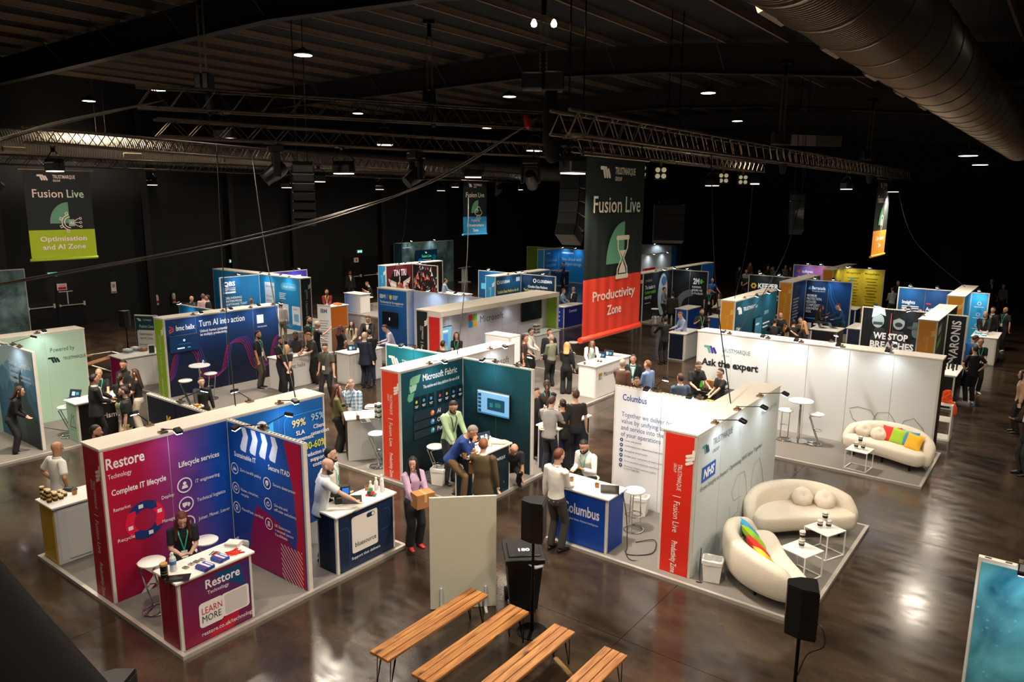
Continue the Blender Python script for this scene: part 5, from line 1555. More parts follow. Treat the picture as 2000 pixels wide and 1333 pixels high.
# ================================================================ counters and furniture
def counter(label, x0, x1, y0, y1, faces=None, h=1.0, rz=0.0, paints=None, top=WHITES, over=.04, default='E4E2DE', name='counter', pivot=None):
    t = thing(name, label, 'counter', ((x0 + x1) / 2, (y0 + y1) / 2, 0))
    b = wall(t, x0, x1, y0, y1, faces, h=h, cap=False, z0=.06, default=default, mod=2.0)
    MB().box(x0 - over, y0 - over, h, x1 + over, y1 + over, h + .035, b=.006).build('counter_top', top, t, world=True)
    for d, fn in (paints or {}).items(): paint(t, b, d, fn)
    t.rotation_euler = (0, 0, rz)
    return t
def gp(P, L):
    W = 'F1ECEE'
    P.grad(.045, .06, L - .045, .97, lambda a, c: mixc(mixc(lin('8a0f34'), lin('1d3a78'), c * (.3 + .6 * a)), lin('3a1a5a'), a * .5))
    P.poly([(.5, .97), (L - .2, .97), (L - .12, .6), (.75, .75)], '14456f').poly([(.35, .06), (L - .35, .06), (L - .15, .42), (.6, .25)], 'B0122E')
    P.text('Restore', .38, .8, .13, W, 1, width=.52).text('Technology', .4, .71, .055, W, width=.32)
    P.rrect(.26, .26, .62, .62, .05, 'EAE4E0').rrect(.6, .28, 1.02, .62, .04, 'EAE4E0').rrect(.64, .3, .99, .6, .03, 'CFC4C0')
    P.text('LEARN', .3, .45, .1, 'C0183A', 0, width=.3).text('MORE', .3, .33, .1, '2a2c44', 0, width=.28)
    P.text('restore.co.uk/technology', .28, .14, .062, W, width=.8)
counter('dark red to violet printed counter at the front corner of the lifecycle stand', -9.36, -8.86, 4.48, 5.58, {'-y': '8a0f2c', '+x': '8a0f34', '-x': 'E8E4DF'}, 1.03, paints={'+x': gp})
g_ = counter('white cupboard counter with gold end behind the red end pillar', -13.25, -12.68, 4.5, 5.85, {'-y': 'C49A1e'}, 1.03)
MB().box(-12.665, 4.66, .12, -12.655, 5.7, .96).build('cupboard_door', WHITE, g_, world=True)
def gp(P, L):
    P.rrect(.3, .3, .86, .93, .04, 'DCD3CC').rrect(.62, .82, .8, .9, .04, '14284a').ell(.76, .86, .03, 'DCD3CC')
    P.text('bluesource', .36, .4, .085, '2a3040', .5, width=.46).text('Support that delivers', .28, .2, .05, 'D8DEE6', .5, width=.62)
    P.line([(1.0, .85), (1.1, .85), (1.14, .8), (1.14, .55), (1.1, .5), (.94, .5)], .008, '2a5a9a').line([(.06, .8), (.2, .8), (.24, .74), (.24, .1)], .008, '2a5a9a')
counter('navy counter with white rounded square logo beside the striped partition', -9.32, -8.84, 7.1, 8.36, {'+x': '12233f', '-y': '0f1c33', '-x': 'E8E4DF'}, 1.03, paints={'+x': gp})
counter('green and black counter with mountain sign on the pale green stand', -19.45, -18.88, 7.45, 8.85, {'-y': 'A8C4AE', '+x': '15120f'}, 1.03, paints={
    '-y': lambda P, L: P.line([(.16, .42), (.3, .76), (.4, .56), (.47, .42), (.16, .42)], .022, '1a201e').line([(.33, .66), (.42, .74)], .02, '1a201e').rect(.18, .34, .44, .35, '2a3a36'),
    '+x': lambda P, L: P.text('prism', .5, .55, .14, 'E6DED4', width=.42)})
counter('white counter with printed company lettering on the wave stand', -19.92, -19.38, 13.6, 14.8, {}, 1.03, paints={'+x': lambda P, L: P.text('bmc helix', .35, .68, .15, '2a2a2e', 0, width=.62)})
c = counter('white cupboard counter with magenta end left of the green end pillar', -24.0, -23.2, 10.6, 12.4, {'-y': 'A0125a'}, 1.03)
for a in (10.7, 11.55): MB().box(-23.188, a, .1, -23.178, a + .8, .95).build('cupboard_door', WHITE, c, world=True)
counter('dark grey counter with laptop and cup stack behind the orange end pillar', -12.95, -12.35, 10.75, 12.05, {'-y': '2b2c2e', '+x': 'D8D6D2', '-x': '2b2c2e'}, 1.03, rz=-.62)
counter('dark counter in front of the teal screen partition with boxes on top', -9.38, -8.88, 10.55, 11.7, {'-y': '12222c', '+x': '12242e'}, 1.03, paints={'+x': lambda P, L: badge_logo(P, .2, .75, .13, 'E6EEEE', False, .5).text('Fabric', .2, .55, .12, 'B8D0C8', width=.4) , '-y': lambda P, L: P.logo(.08, .76, .1).text('Fabric', .08, .6, .07, 'E6EEEE')})
counter('navy counter crowded with cups and bottles behind the screen partition', -9.15, -8.62, 13.1, 14.45, {'-y': '16213a', '+x': '16213a', '-x': '16213a'}, 1.03)
counter('white counter with coloured squares and slanted tablets at the canopy stand corner', -11.78, -11.16, 19.0, 21.1, {'-y': 'E6E4E2'}, 1.03, paints={'+x': lambda P, L: (ms4(P, .15, .6, .1), P.text('Microsoft Surface', .45, .66, .15, '4a4a4c', width=1.35))})
counter('dark navy counter with white end near the charcoal security stand', -12.05, -11.4, 25.9, 27.2, {'-y': '141c30', '-x': '141c30'}, 1.03)
counter('bright blue counter with company lettering on the white lounge stand', -6.93, -5.8, 10.4, 10.98, {'-y': '0d3f9e', '+x': '0d3f9e', '+y': 'E8E4DF'}, 1.03, paints={
    '-y': lambda P, L: P.text('Columbus', .24, .62, .2, 'E6E2EC', 1, width=.74).text('Digital Value. Human Intelligence', .34, .5, .04, 'D8DCEA', width=.62)})
counter('white counter with orange end and orange goods on top', -27.75, -27.1, 21.9, 22.95, {'+x': 'E07a28'}, 1.03)
counter('white counter with bright blue end where a man sits on a stool', -30.7, -29.5, 25.8, 26.5, {'-x': '2a78d0', '-y': ['2a78d0', 'E4E2DE', 'E4E2DE', '2a78d0']}, 1.03)
counter('white counter with blue books right of the crowded rock poster', -27.1, -25.4, 29.3, 30.0, {}, 1.0)
counter('deep blue counter of the navy data stand under the red banner edge', -19.4, -18.8, 28.9, 30.6, {'-y': '1c2f9a', '+x': '1a2a8a'}, 1.03, paints={'-y': lambda P, L: [P.ell(.15 + (i % 2) * .2, .8 - (i // 2) * .2, .04, 'B8C8F0') for i in range(6)], '+x': lambda P, L: P.text('Commvault', .4, .75, .14, 'DCE4FA', 1, width=.7)})
counter('blue counter at the distant bright blue stand', -29.6, -28.4, 43.6, 44.2, {'-y': '1a4a8a', '+x': '1a4a8a'}, 1.03)
counter('tall white cabinet counter by the green inner wall of the canopy stand', -16.35, -15.75, 22.3, 23.9, {}, .98)
counter('pale counter with laptops beside the blue engagement wall', -18.95, -18.3, 15.5, 16.9, {}, 1.03)
counter('royal blue counter with white top at the charcoal security stand', -14.6, -14.0, 32.0, 33.4, {'-y': '1a56c0', '+x': '1a56c0'}, 1.03)
counter('blue counter heaped with papers left of the dark teal stand', -12.4, -11.5, 30.6, 31.4, {'-y': '1f4fa0', '+x': '1f4fa0'}, 1.03)
counter('white topped dark table with laptops in front of the navy lettering partition', -8.1, -7.1, 30.6, 31.6, {'-y': '1c1d20', '+x': '2a2b2e'}, .98)
counter('white topped counter behind the man in the blue sweater', -6.95, -6.4, 31.5, 33.0, {'-y': '1f2a3c', '+x': '16202e'}, 1.03)
counter('black counter with small black stand-up figures by the tall black lettering panel', -2.86, -2.36, 24.6, 26.3, {'-y': '121316', '+x': '141518'}, 1.03)
counter('white counter with blue leaflets before the light blue panel at the right', -2.75, -1.95, 32.6, 34.2, {}, 1.03)
counter('dark blue counter with black gear on top before the yellow stand', -8.6, -7.9, 37.2, 38.2, {'-y': '14284a', '+x': '12203c'}, 1.03)
counter('dark sales desk at the back near the black wall', -13.3, -12.3, 36.9, 37.5, {'-y': '101010'}, .98, top=BLACK)
for lab, x, y in (('low white shelf unit under the orange pile behind the long white wall', *(-2.21, 21.50)),):
    c = thing('leaflet_stand', lab, 'leaflet stand', (x, y, 0))
    MB().box(-.2, -.25, 0, .2, .25, .05).box(-.2, -.25, .05, -.17, .25, .95).box(.17, -.25, .05, .2, .25, .95).build('frame', WHITE, c)
    MB().box(-.17, -.24, .92, .17, .24, .95).box(-.17, -.24, .5, .17, .24, .53).build('shelf', WHITE, c)
# lectern by the stage
t = thing('lectern', 'white lectern with sloping top beside the stage backdrop', 'lectern', (-35.4, 41.0, 0), 0)
MB().box(-.3, -.35, 0, .3, .35, .05).build('base', WHITE, t)
MB().box(-.12, -.2, .05, .12, .2, 1.05).build('column', WHITE, t)
MB().add([(-.3, -.35, 1.0), (.3, -.35, 1.12), (.3, .35, 1.12), (-.3, .35, 1.0), (-.3, -.35, 1.04), (.3, -.35, 1.16), (.3, .35, 1.16), (-.3, .35, 1.04)], [(3, 2, 1, 0), (4, 5, 6, 7), (0, 1, 5, 4), (1, 2, 6, 5), (2, 3, 7, 6), (3, 0, 4, 7)]).build('reading_top', WHITE, t)

def make_zstool():
    t = thing('bar_stool', '-', 'stool')
    MB().lathe([(0, .745), (.15, .75), (.185, .765), (.19, .785), (.17, .8), (0, .805)], 24).build('seat', WHITES, t, True)
    for y in (-.09, .09):
        MB().tube([(.1, y, .745), (-.12, y, .735), (-.15, y, .72), (.1, y, .03), (.07, y, .018), (-.16, y, .018)], .013, 8).build('frame_tube', CHROME, t, True)
    MB().tube([(.17 * math.cos(a), .17 * math.sin(a), .015) for a in [2 * PI * i / 24 for i in range(25)]], .014, 8, cap=0).build('base_ring', CHROME, t, True)
    MB().tube([(-.02, -.09, .38), (.12, -.11, .36), (.16, 0, .36), (.12, .11, .36), (-.02, .09, .38)], .01, 8).build('footrest', CHROME, t, True)
    return t
def make_rstool():
    t = thing('bar_stool', '-', 'stool')
    MB().lathe([(0, .735), (.17, .74), (.19, .755), (.19, .775), (.175, .79), (0, .79)], 24).build('seat', WHITES, t, True)
    for a in (.5, 2.6, 4.7):
        MB().cyl((.1 * math.cos(a), .1 * math.sin(a), .74), (.13 * math.cos(a), .13 * math.sin(a), .02), .012, n=8).build('leg', CHROME, t, True)
    for r, z, n in ((.18, .015, 'base_ring'), (.155, .3, 'footrest')):
        MB().tube([(r * math.cos(a), r * math.sin(a), z) for a in [2 * PI * i / 24 for i in range(25)]], .011, 8, cap=0).build(n, CHROME, t, True)
    return t
def make_bistro():
    t = thing('bistro_table', '-', 'table')
    MB().lathe([(0, 1.03), (.29, 1.03), (.3, 1.04), (.3, 1.055), (.29, 1.065), (0, 1.065)], 32).build('table_top', WHITES, t, True)
    MB().cyl((0, 0, .03), (0, 0, 1.03), .035, n=16).build('column', CHROME, t, True)
    MB().lathe([(0, .0), (.22, 0), (.225, .012), (.12, .03), (.04, .06), (0, .06)], 28).build('base_disc', CHROME, t, True)
    return t
for p, rz, s in (((-10.11, 4.77), 2.2, 'left of the dark red printed counter'), ((-10.13, 5.62), .8, 'behind the seated auburn haired woman'), ((-19.90, 10.80), 1.0, 'left of the two before the wave wall'),
                 ((-20.15, 11.73), 2.9, 'right of the two before the wave wall'), ((-5.36, 18.62), 1.9, 'left of the bistro table at the long white wall'), ((-4.65, 18.72), .2, 'right of the bistro table at the long white wall'),
                 ((-12.01, 10.87), .6, 'behind the orange end pillar by the dark grey counter'), ((-10.37, 11.04), 1.2, 'under the man leaning in the blue sweater'), ((-29.90, 26.85), 0.4, 'under the man in black at the blue ended counter'),
                 ((-19.63, 7.50), 1.0, 'behind the green counter with the mountain sign'), ((-2.55, 25.54), .3, 'half hidden beside the black counter at the right'), ((-10.01, 5.20), .4, 'under the seated auburn haired woman'), ((-6.85, 11.54), .9, 'under the man seated at the bright blue counter'), ((-14.55, 23.05), .5, 'behind the blonde woman in black')):
    inst('zstool', make_zstool, 'white seated chrome bar stool ' + s, (p[0], p[1], .055 if p[1] < 21 else 0), rz, 'chrome Z-frame bar stools')
for p, s in (((-5.88, 11.54), 'beside the bright blue counter'), ((-15.98, 32.65), 'before the charcoal security wall'), ((-16.40, 37.19), 'at the big grey arc partition'), ((-8.57, 33.38), 'under the seated person by the navy lettering')):
    inst('rstool', make_rstool, 'white round stool with chrome ring base ' + s, (p[0], p[1], .055 if p[1] < 13 or p[0] < -14 else 0), .2, 'ring base bar stools')
for p, s in (((-5.04, 18.73), 'chrome column bistro table before the long white wall'), ((-20.29, 11.48), 'white bistro table with laptop before the wave wall')):
    inst('bistro', make_bistro, s, (p[0], p[1], .055), 0, 'round bistro tables')

# ---------------------------------------------------------------- sofas, cushions, low tables
BOUCLE = mat('cream_boucle', 'E9DDC9', .95, var=.08, scale=20, bump=.9, bscale=140)
def bean(a, b, bend, n=48, s=1.0, back=0.0):
    P = []
    for i in range(n):
        t = 2 * PI * i / n
        c, q = math.cos(t), math.sin(t)
        x = a * s * (abs(c) ** .8) * (1 if c >= 0 else -1)
        y = b * s * (abs(q) ** .8) * (1 if q >= 0 else -1) - bend * (x / a) ** 2
        P.append((x, y))
    return P
def make_sofa():
    """kidney sofa, front towards -y, ends curving forward"""
    t = thing('curved_sofa', '-', 'sofa')
    a, b, bend = .94, .42, .25
    n = 48
    vs, fs = [], []
    layers = [(.9, .17), (.97, .2), (1.0, .28), (1.0, .36), (.985, .41), (.94, .44), (.8, .452), (.4, .455)]
    for s, z in layers:
        for x, y in bean(a, b, bend, n, 1.0):
            cy = -bend * (x / a) ** 2
            vs.append((x * (1 - (1 - s) * .45), cy + (y - cy) * s, z))
    for k in range(len(layers) - 1):
        for i in range(n):
            j = (i + 1) % n
            fs.append((k * n + i, k * n + j, k * n + n + j, k * n + n + i))
    fs += [tuple(reversed(range(n))), tuple(range((len(layers) - 1) * n, len(layers) * n))]
    MB().add(vs, fs).build('seat', BOUCLE, t, 'all')
    # back: rounded shell following the rear of the bean
    N, K = 40, 12
    vs, fs = [], []
    for i in range(N + 1):
        u = i / N
        th = PI * (.015 + .97 * u)
        c, q = math.cos(th), math.sin(th)
        x = (a + .02) * (abs(c) ** .8) * (1 if c >= 0 else -1)
        y = (b + .02) * (abs(q) ** .8) * (1 if q >= 0 else -1) - bend * (x / a) ** 2
        nx, ny = c / a, q / b
        L = math.hypot(nx, ny)
        nx, ny = nx / L, ny / L
        e = min(u, 1 - u) / .1
        top = .5 + .3 * math.sin(PI * min(1, max(0, u))) ** .6 if e >= 1 else .42 + (.08 + .3 * math.sin(PI * u) ** .6) * e ** .5
        hw = .13 * (1 if e >= 1 else .55 + .45 * e)
        for k in range(K):
            f = 2 * PI * k / K
            zz = .17 + (top - .17) * (.5 + .5 * (abs(math.sin(f)) ** .55) * (1 if math.sin(f) >= 0 else -1))
            d = hw * (abs(math.cos(f)) ** .6) * (1 if math.cos(f) >= 0 else -1)
            lean = .06 * (zz - .17)
            vs.append((x + nx * (d + lean), y + ny * (d + lean), zz))
    for i in range(N):
        for k in range(K):
            j = (k + 1) % K
            fs.append((i * K + k, (i + 1) * K + k, (i + 1) * K + j, i * K + j))
    fs += [tuple(range(K)), tuple(reversed(range(N * K, N * K + K)))]
    MB().add(vs, fs).build('backrest', BOUCLE, t, 'all')
    for x, y in ((-.66, -.3), (.66, -.3), (-.45, .22), (.45, .22), (0, -.25)):
        MB().cyl((x, y, 0), (x, y, .2), .022, .028, n=10).build('leg', BLACKM, t, True)
    return t
def sofa(label, p, rz, mir=False):
    return inst('sofa', make_sofa, label, (p[0], p[1], .055), rz, 'cream curved boucle sofas')
sofa('cream curved sofa with its back to the viewer and coloured cushions by the white bin', (-3.4, 11.15), math.atan2(-2.0, 1.45) + PI, )
sofa('cream curved sofa with two round white cushions beside the hospital lounge wall', (-3.5, 13.4), .72)
sofa('cream curved sofa at the long white wall with a row of cushions', (-2.95, 18.6), -.3)
def make_pillow():
    t = thing('cushion', '-', 'cushion')
    vs, fs, n = [], [], 10
    for s in (1, -1):
        for j in range(n + 1):
            for i in range(n + 1):
                x, y = -1 + 2 * i / n, -1 + 2 * j / n
                e = (1 - x ** 4) * (1 - y ** 4)
                k = 1 - .1 * (1 - abs(x)) * abs(y) ** 3 - .0
                kx = 1 - .12 * (1 - y * y)*abs(x)**3*0 
                vs.append((.21 * x * (1 - .1 * (1 - y * y) * abs(x) ** 2), .21 * y * (1 - .1 * (1 - x * x) * abs(y) ** 2), s * .075 * e ** .6))
    for s in (0, 1):
        for j in range(n):
            for i in range(n):
                k = s * (n + 1) ** 2 + j * (n + 1) + i
                q = (k, k + 1, k + n + 2, k + n + 1)
                fs.append(q if s == 0 else q[::-1])
    m = MB().add(vs, fs)
    m.build('cover', hexmat('E23a2a', .8), t, 'all')
    MB().tube([(.2 * math.cos(a) * (1.12 if 0 else 1), .2 * math.sin(a), 0) for a in (PI / 4, 3 * PI / 4)], .004, 5).build('zip', hexmat('555555', .6), t)
    return t
def pillow(label, p, z, rz, tilt, col):
    o = inst('pillow', make_pillow, label, (p[0], p[1], z), rz, 'square coloured cushions')
    o.rotation_euler = (tilt, 0, rz)
    for ch in o.children:
        if ch.name.startswith('cover'):
            ch.material_slots[0].link = 'OBJECT'
            ch.material_slots[0].material = hexmat(col, .8, var=.06)
d1 = math.atan2(-2.0, 1.45) + PI
for lab, u, v, col in (('blue square cushion, topmost on the sofa with its back to the viewer', (-3.8, 11.62), 0, '3a9fd0'), ('lime green square cushion on the sofa with its back to the viewer', (-3.62, 11.36), 0, '9fc62a'),
                       ('red square cushion on the sofa with its back to the viewer', (-3.42, 11.02), 0, 'E2302a'), ('yellow square cushion, lowest on the sofa with its back to the viewer', (-3.2, 10.72), 0, 'F2B52a')):
    pillow(lab, u, .63, d1 + .1, .8, col)
for lab, u, rz, col in (('red cushion leaning in the row on the sofa at the long white wall', (-2.95, 18.74), -.1, 'E2302a'), ('lime green cushion in the row on the sofa at the long white wall', (-2.78, 18.66), -.4, '9fc62a'),
                        ('blue cushion half hidden in the row on the sofa at the long white wall', (-2.56, 18.6), -.3, '3a8fc0'), ('yellow cushion at the right end of the sofa at the long white wall', (-2.42, 18.42), -.5, 'F2B52a')):
    pillow(lab, u, .64, rz, 1.1, col)
def make_ball():
    t = thing('round_cushion', '-', 'cushion')
    vs, fs, n, m = [], [], 32, 14
    for j in range(m + 1):
        a = -PI / 2 + PI * j / m
        for i in range(n):
            th = 2 * PI * i / n
            r = .19 * (math.cos(a) ** .8 if math.cos(a) > 0 else 0) * (1 + .035 * math.cos(th * 8) * math.cos(a))
            vs.append((r * math.cos(th), r * math.sin(th), .15 * math.sin(a) * (1 - .25 * math.exp(-(r / .05) ** 2))))
    for j in range(m):
        for i in range(n):
            k = (i + 1) % n
            fs.append((j * n + i, j * n + k, j * n + n + k, j * n + n + i))
    MB().add(vs, fs).build('cover', BOUCLE, t, 'all')
    MB().lathe([(0, .118), (.015, .122), (.012, .128), (0, .13)], 10).build('button', BOUCLE, t)
    return t
for lab, p, z, tl in (('left of the two round white cushions on the hospital lounge sofa', (-3.5, 13.62), .63, .9), ('right of the two round white cushions on the hospital lounge sofa', (-3.13, 13.75), .63, .8),
                      ('left of the two round white cushions on the sofa at the long white wall', (-3.55, 18.78), .62, 1.0), ('right of the two round white cushions on the sofa at the long white wall', (-3.2, 18.72), .6, .7)):
    o = inst('ball', make_ball, lab, (p[0], p[1], z), .3, 'round white cushions')
    o.rotation_euler = (tl, 0, .5)
TABW = mat('white_table_steel', 'EDE8E0', .4, var=.02)
def make_cubetable():
    t = thing('side_table', '-', 'table')
    MB().box(-.24, -.24, .44, .24, .24, .455).build('table_top', TABW, t)
    for x in (-.23, .23):
        for y in (-.23, .23):
            MB().box(x - .009, y - .009, 0, x + .009, y + .009, .44).build('leg', TABW, t)
    MB().box(-.22, -.239, 0, .22, -.221, .018).box(-.22, .221, 0, .22, .239, .018).box(-.239, -.22, 0, -.221, .22, .018).box(.221, -.22, 0, .239, .22, .018).build('floor_frame', TABW, t)
    return t
for lab, p, rz in (('white cube frame side table nearest the black loudspeaker', (-2.95, 11.73), -.35), ('white cube frame side table in front of the hospital lounge sofa', (-2.86, 12.76), -.4), ('white cube frame side table before the long white wall sofa', (-3.37, 17.6), -.1)):
    inst('cubetable', make_cubetable, lab, (p[0], p[1], .055), rz, 'white cube frame side tables')
# ---------------------------------------------------------------- small things
def make_cup():
    t = thing('reusable_cup', '-', 'cup')
    MB().lathe([(.026, 0), (.03, .004), (.034, .05), (.038, .1)], 16).build('body', WHITE, t, True)
    MB().lathe([(.0335, .035), (.0365, .037), (.0385, .068), (.036, .07)], 16).build('sleeve', BLACK, t, True)
    MB().lathe([(.041, .098), (.042, .108), (.036, .12), (0, .121)], 16).build('lid', hexmat('E6E0D8', .4), t, True)
    MB().lathe([(.043, .094), (.043, .101)], 16).build('lid_rim', BLACK, t)
    return t
def cups(p, z, lab, layout, s=1.0):
    for i, (dx, dy, k) in enumerate(layout):
        inst('cup', make_cup, lab + ({0: ', bottom layer', 1: ', second layer', 2: ', top layer'}[k] if max(q[2] for q in layout) else ''), (p[0] + dx * s, p[1] + dy * s, z + k * .122 * s), i * .7, lab, s)
cups((-2.97, 11.76), .51, 'black-white lidded cup stacked on the side table nearest the loudspeaker', ((0, 0, 0), (0, 0, 1)), 1.2)
cups((-2.88, 12.78), .51, 'black-white lidded cup on the middle side table', ((-.05, -.05, 0), (.05, .02, 0), (0, -.01, 1)), 1.2)
cups((-3.38, 17.6), .51, 'black-white lidded cup on the side table at the long white wall', ((-.06, 0, 0), (.06, 0, 0), (0, .02, 1)), 1.2)
cups((-12.36, 11.19), 1.035, 'black-white lidded cup in the stack on the dark grey counter', [(x * .09, y * .09, k) for k in range(3) for x in (0, 1) for y in (0, 1)])
cups((-9.29, 14.19), 1.035, 'black-white lidded cup on the crowded navy counter', [(0, 0, 0), (.09, 0, 0), (0, .09, 0), (.09, .09, 0), (0, 0, 1), (.09, .09, 1), (.05, .05, 2), (.2, .1, 0), (.25, .0, 0)])
cups((-11.45, 19.6), 1.035, 'black-white lidded cup on the canopy stand corner counter', [(0, 0, 0), (.1, 0, 0), (.05, .1, 0)])
cups((-16.05, 22.6), .985, 'black-white lidded cup stacked on the white cabinet by the green wall', [(x * .1, y * .1, k) for k in range(3) for x in (0, 1) for y in (0, 1, 2)])
def make_kraft():
    t = thing('paper_cup', '-', 'cup')
    MB().lathe([(.03, 0), (.032, .003), (.042, .1), (.043, .105), (.04, .105), (.031, .01), (0, .01)], 16).build('body', KRAFT, t, True)
    MB().lathe([(0, .085), (.039, .085)], 16).build('drink', hexmat('2a1508', .2), t)
    return t
for p, lab in (((-6.71, 10.68), 'kraft paper cup near the hand of the standing man at the bright blue counter'), ((-6.20, 10.71), 'kraft paper cup beside the laptop on the bright blue counter'), ((-9.03, 10.44), 'kraft paper cup beside the little boxes on the dark counter'),
               ((-13.00, 4.96), 'single kraft paper cup on the white cupboard counter with gold end'), ((-12.61, 10.86), 'kraft paper cup behind the laptop on the dark grey counter'), ((-9.27, 8.14), 'kraft paper cup behind the white bottles on the navy counter'),
               ((-11.57, 19.00), 'kraft paper cup on the canopy stand corner counter')):
    inst('kraft', make_kraft, lab, (p[0], p[1], 1.035), 0, 'kraft paper cups')
def make_bottle():
    t = thing('steel_bottle', '-', 'bottle')
    MB().lathe([(.033, 0), (.036, .006), (.036, .16), (.03, .19), (.017, .215), (.016, .23)], 16).build('body', WHITE, t, True)
    MB().lathe([(.019, .226), (.02, .255), (.017, .262), (0, .263)], 14).build('cap', WHITE, t, True)
    MB().box(-.016, -.0375, .05, .016, -.034, .1).build('printed_mark', hexmat('1a2a5a', .5), t)
    return t
for p, lab in (((-9.09, 8.06), 'white bottle, leftmost of the three in the row on the navy counter'), ((-9.15, 8.24), 'white bottle, tallest looking of those on the navy counter'), ((-9.00, 8.24), 'white bottle, nearest of those on the navy counter'), ((-9.16, 8.38), 'white bottle at the back of those on the navy counter'),
               ((-9.16, 11.26), 'white bottle left of the pair beside the folded tote bags'), ((-9.02, 11.22), 'white bottle right of the pair beside the folded tote bags'), ((-13.18, 11.33), 'white bottle left of the pair on the dark grey counter'), ((-13.21, 11.48), 'white bottle right of the pair on the dark grey counter'),
               ((-9.48, 13.82), 'white bottle on the crowded navy counter'), ((-9.38, 13.74), 'second white bottle on the crowded navy counter')):
    inst('bottle', make_bottle, lab, (p[0], p[1], 1.035), 2.6, 'white steel bottles')
def make_laptop():
    t = thing('laptop', '-', 'laptop')
    MB().box(-.16, -.115, 0, .16, .115, .014, b=.004).build('base', hexmat('8f8d8b', .35, metal=.6), t)
    MB().box(-.14, -.02, .0142, .14, .09, .0155).build('keyboard', BLACK, t)
    M = Tr(0, .115, .012) @ Matrix.Rotation(-.35, 4, 'X')
    l = link('lid', MB().box(-.16, -.004, 0, .16, .004, .21, b=.003).mesh('lid', hexmat('5a5856', .35, metal=.6)), t, M)
    m = MB()
    m.c = [lin('1d2733')] * 8 + [lin('9fc4dc')] * 8 + [lin('4a7a9a')] * 8
    m.box(-.152, -.0055, .008, .152, -.004, .2).box(-.09, -.0058, .05, -.005, -.0055, .15).box(.02, -.0058, .07, .1, -.0055, .14)
    link('display', m.mesh('display', SCREEN), l)
    return t
for p, rz, lab in (((-5.94, 10.72), 3.6, 'dark laptop on the bright blue counter'), ((-8.98, 10.59), 1.2, 'silver laptop before the man in the blue sweater'), ((-9.21, 11.40), 1.3, 'silver laptop at the far end of the dark counter'), ((-12.44, 10.92), 2.6, 'open laptop on the dark grey counter'),
                   ((-9.09, 7.67), 3.9, 'laptop behind the payment screen on the navy counter'), ((-20.52, 11.59), -.2, 'open laptop on the bistro table before the wave wall'), ((-19.49, 7.60), .5, 'laptop on the green counter with the mountain sign'), ((-18.55, 8.05), 2.6, 'white laptop with stickers on the black lettered counter'),
                   ((-11.66, 20.05), .2, 'left of the two slanted tablets on the canopy stand corner counter'), ((-11.62, 20.45), .2, 'right of the two slanted tablets on the canopy stand corner counter'), ((-12.19, 27.30), 1, 'laptop on the dark navy counter near the security stand'),
                   ((-18.55, 15.85), 1.0, 'black laptop with red screen on the pale counter at the roll-up banner'), ((-18.7, 16.4), 1.4, 'tall dark laptop behind the man in the dark suit'), ((-7.75, 31.0), 2.2, 'laptop on the dark table before the navy lettering'), ((-7.4, 31.25), 2.2, 'second laptop on the dark table before the navy lettering')):
    inst('laptop', make_laptop, lab, (p[0], p[1], 1.036), rz, 'open laptops on the counters')
def prop(name, label, cat, p, z, parts, rz=0.0, group=None):
    t = thing(name, label, cat, (p[0], p[1], z), rz, group)
    for nm, mb, m in parts: mb.build(nm, m, t, 'smooth' if nm in ('pile', 'jar', 'bag') else False)
    return t
# things on the dark red counter
prop('storage_jar', 'black storage jar with wooden lid on the dark red counter', 'jar', (-9.11, 4.45), 1.066, [('jar', MB().lathe([(.045, 0), (.048, .01), (.048, .17)], 18), hexmat('171615', .3)), ('wooden_lid', MB().lathe([(.05, .17), (.05, .195), (.046, .2), (0, .2)], 18), hexmat('B98a52', .6)), ('pale_marks', MB().lathe([(.0485, .05), (.0485, .06)], 18).lathe([(.0485, .09), (.0485, .094)], 18), hexmat('8a8578', .5))])
prop('water_bottle', 'large clear water bottle beside the black jar on the dark red counter', 'bottle', (-9.18, 4.61), 1.066, [('bottle', MB().lathe([(.04, 0), (.045, .01), (.042, .08), (.045, .1), (.045, .15), (.04, .19), (.018, .225), (.015, .24)], 18), GLASSY), ('cap', MB().lathe([(.017, .24), (.017, .262), (0, .263)], 12), hexmat('E6ECEE', .4)), ('label_band', MB().lathe([(.0456, .1), (.0456, .15)], 18), hexmat('3a7ab0', .4))])
prop('leaflet', 'black leaflet lying at the near edge of the dark red counter', 'leaflet', (-8.94, 4.54), 1.066, [('sheet', MB().box(-.15, -.1, 0, .15, .1, .004), hexmat('14100d', .25)), ('printed_band', MB().box(-.1, -.03, .004, .06, .03, .0046), hexmat('3a3430', .3))], .9)
for i, (u, v) in enumerate(((400, 1110), (430, 1093))):
    q = ((-8.91, 4.91), (-8.97, 5.17))[i]
    prop('blue_pack', 'blue boxed pack ' + ('nearer to' if i == 0 else 'farther from') + ' the near corner on the dark red counter', 'pack', q, 1.066, [('box', MB().box(-.1, -.085, 0, -.035, .085, .05, b=.006).box(-.03, -.085, 0, .035, .085, .05, b=.006).box(.04, -.085, 0, .1, .085, .05, b=.006), hexmat('1d3f9a', .35)), ('white_label', MB().box(-.095, -.02, .05, .095, .015, .052).box(-.06, .04, .05, .09, .065, .052), hexmat('D8DCEA', .5)), ('wrap_band', MB().box(-.102, -.06, .0, .102, -.03, .053), hexmat('5a2a6a', .4))], .15, 'blue boxed packs on the dark red counter')
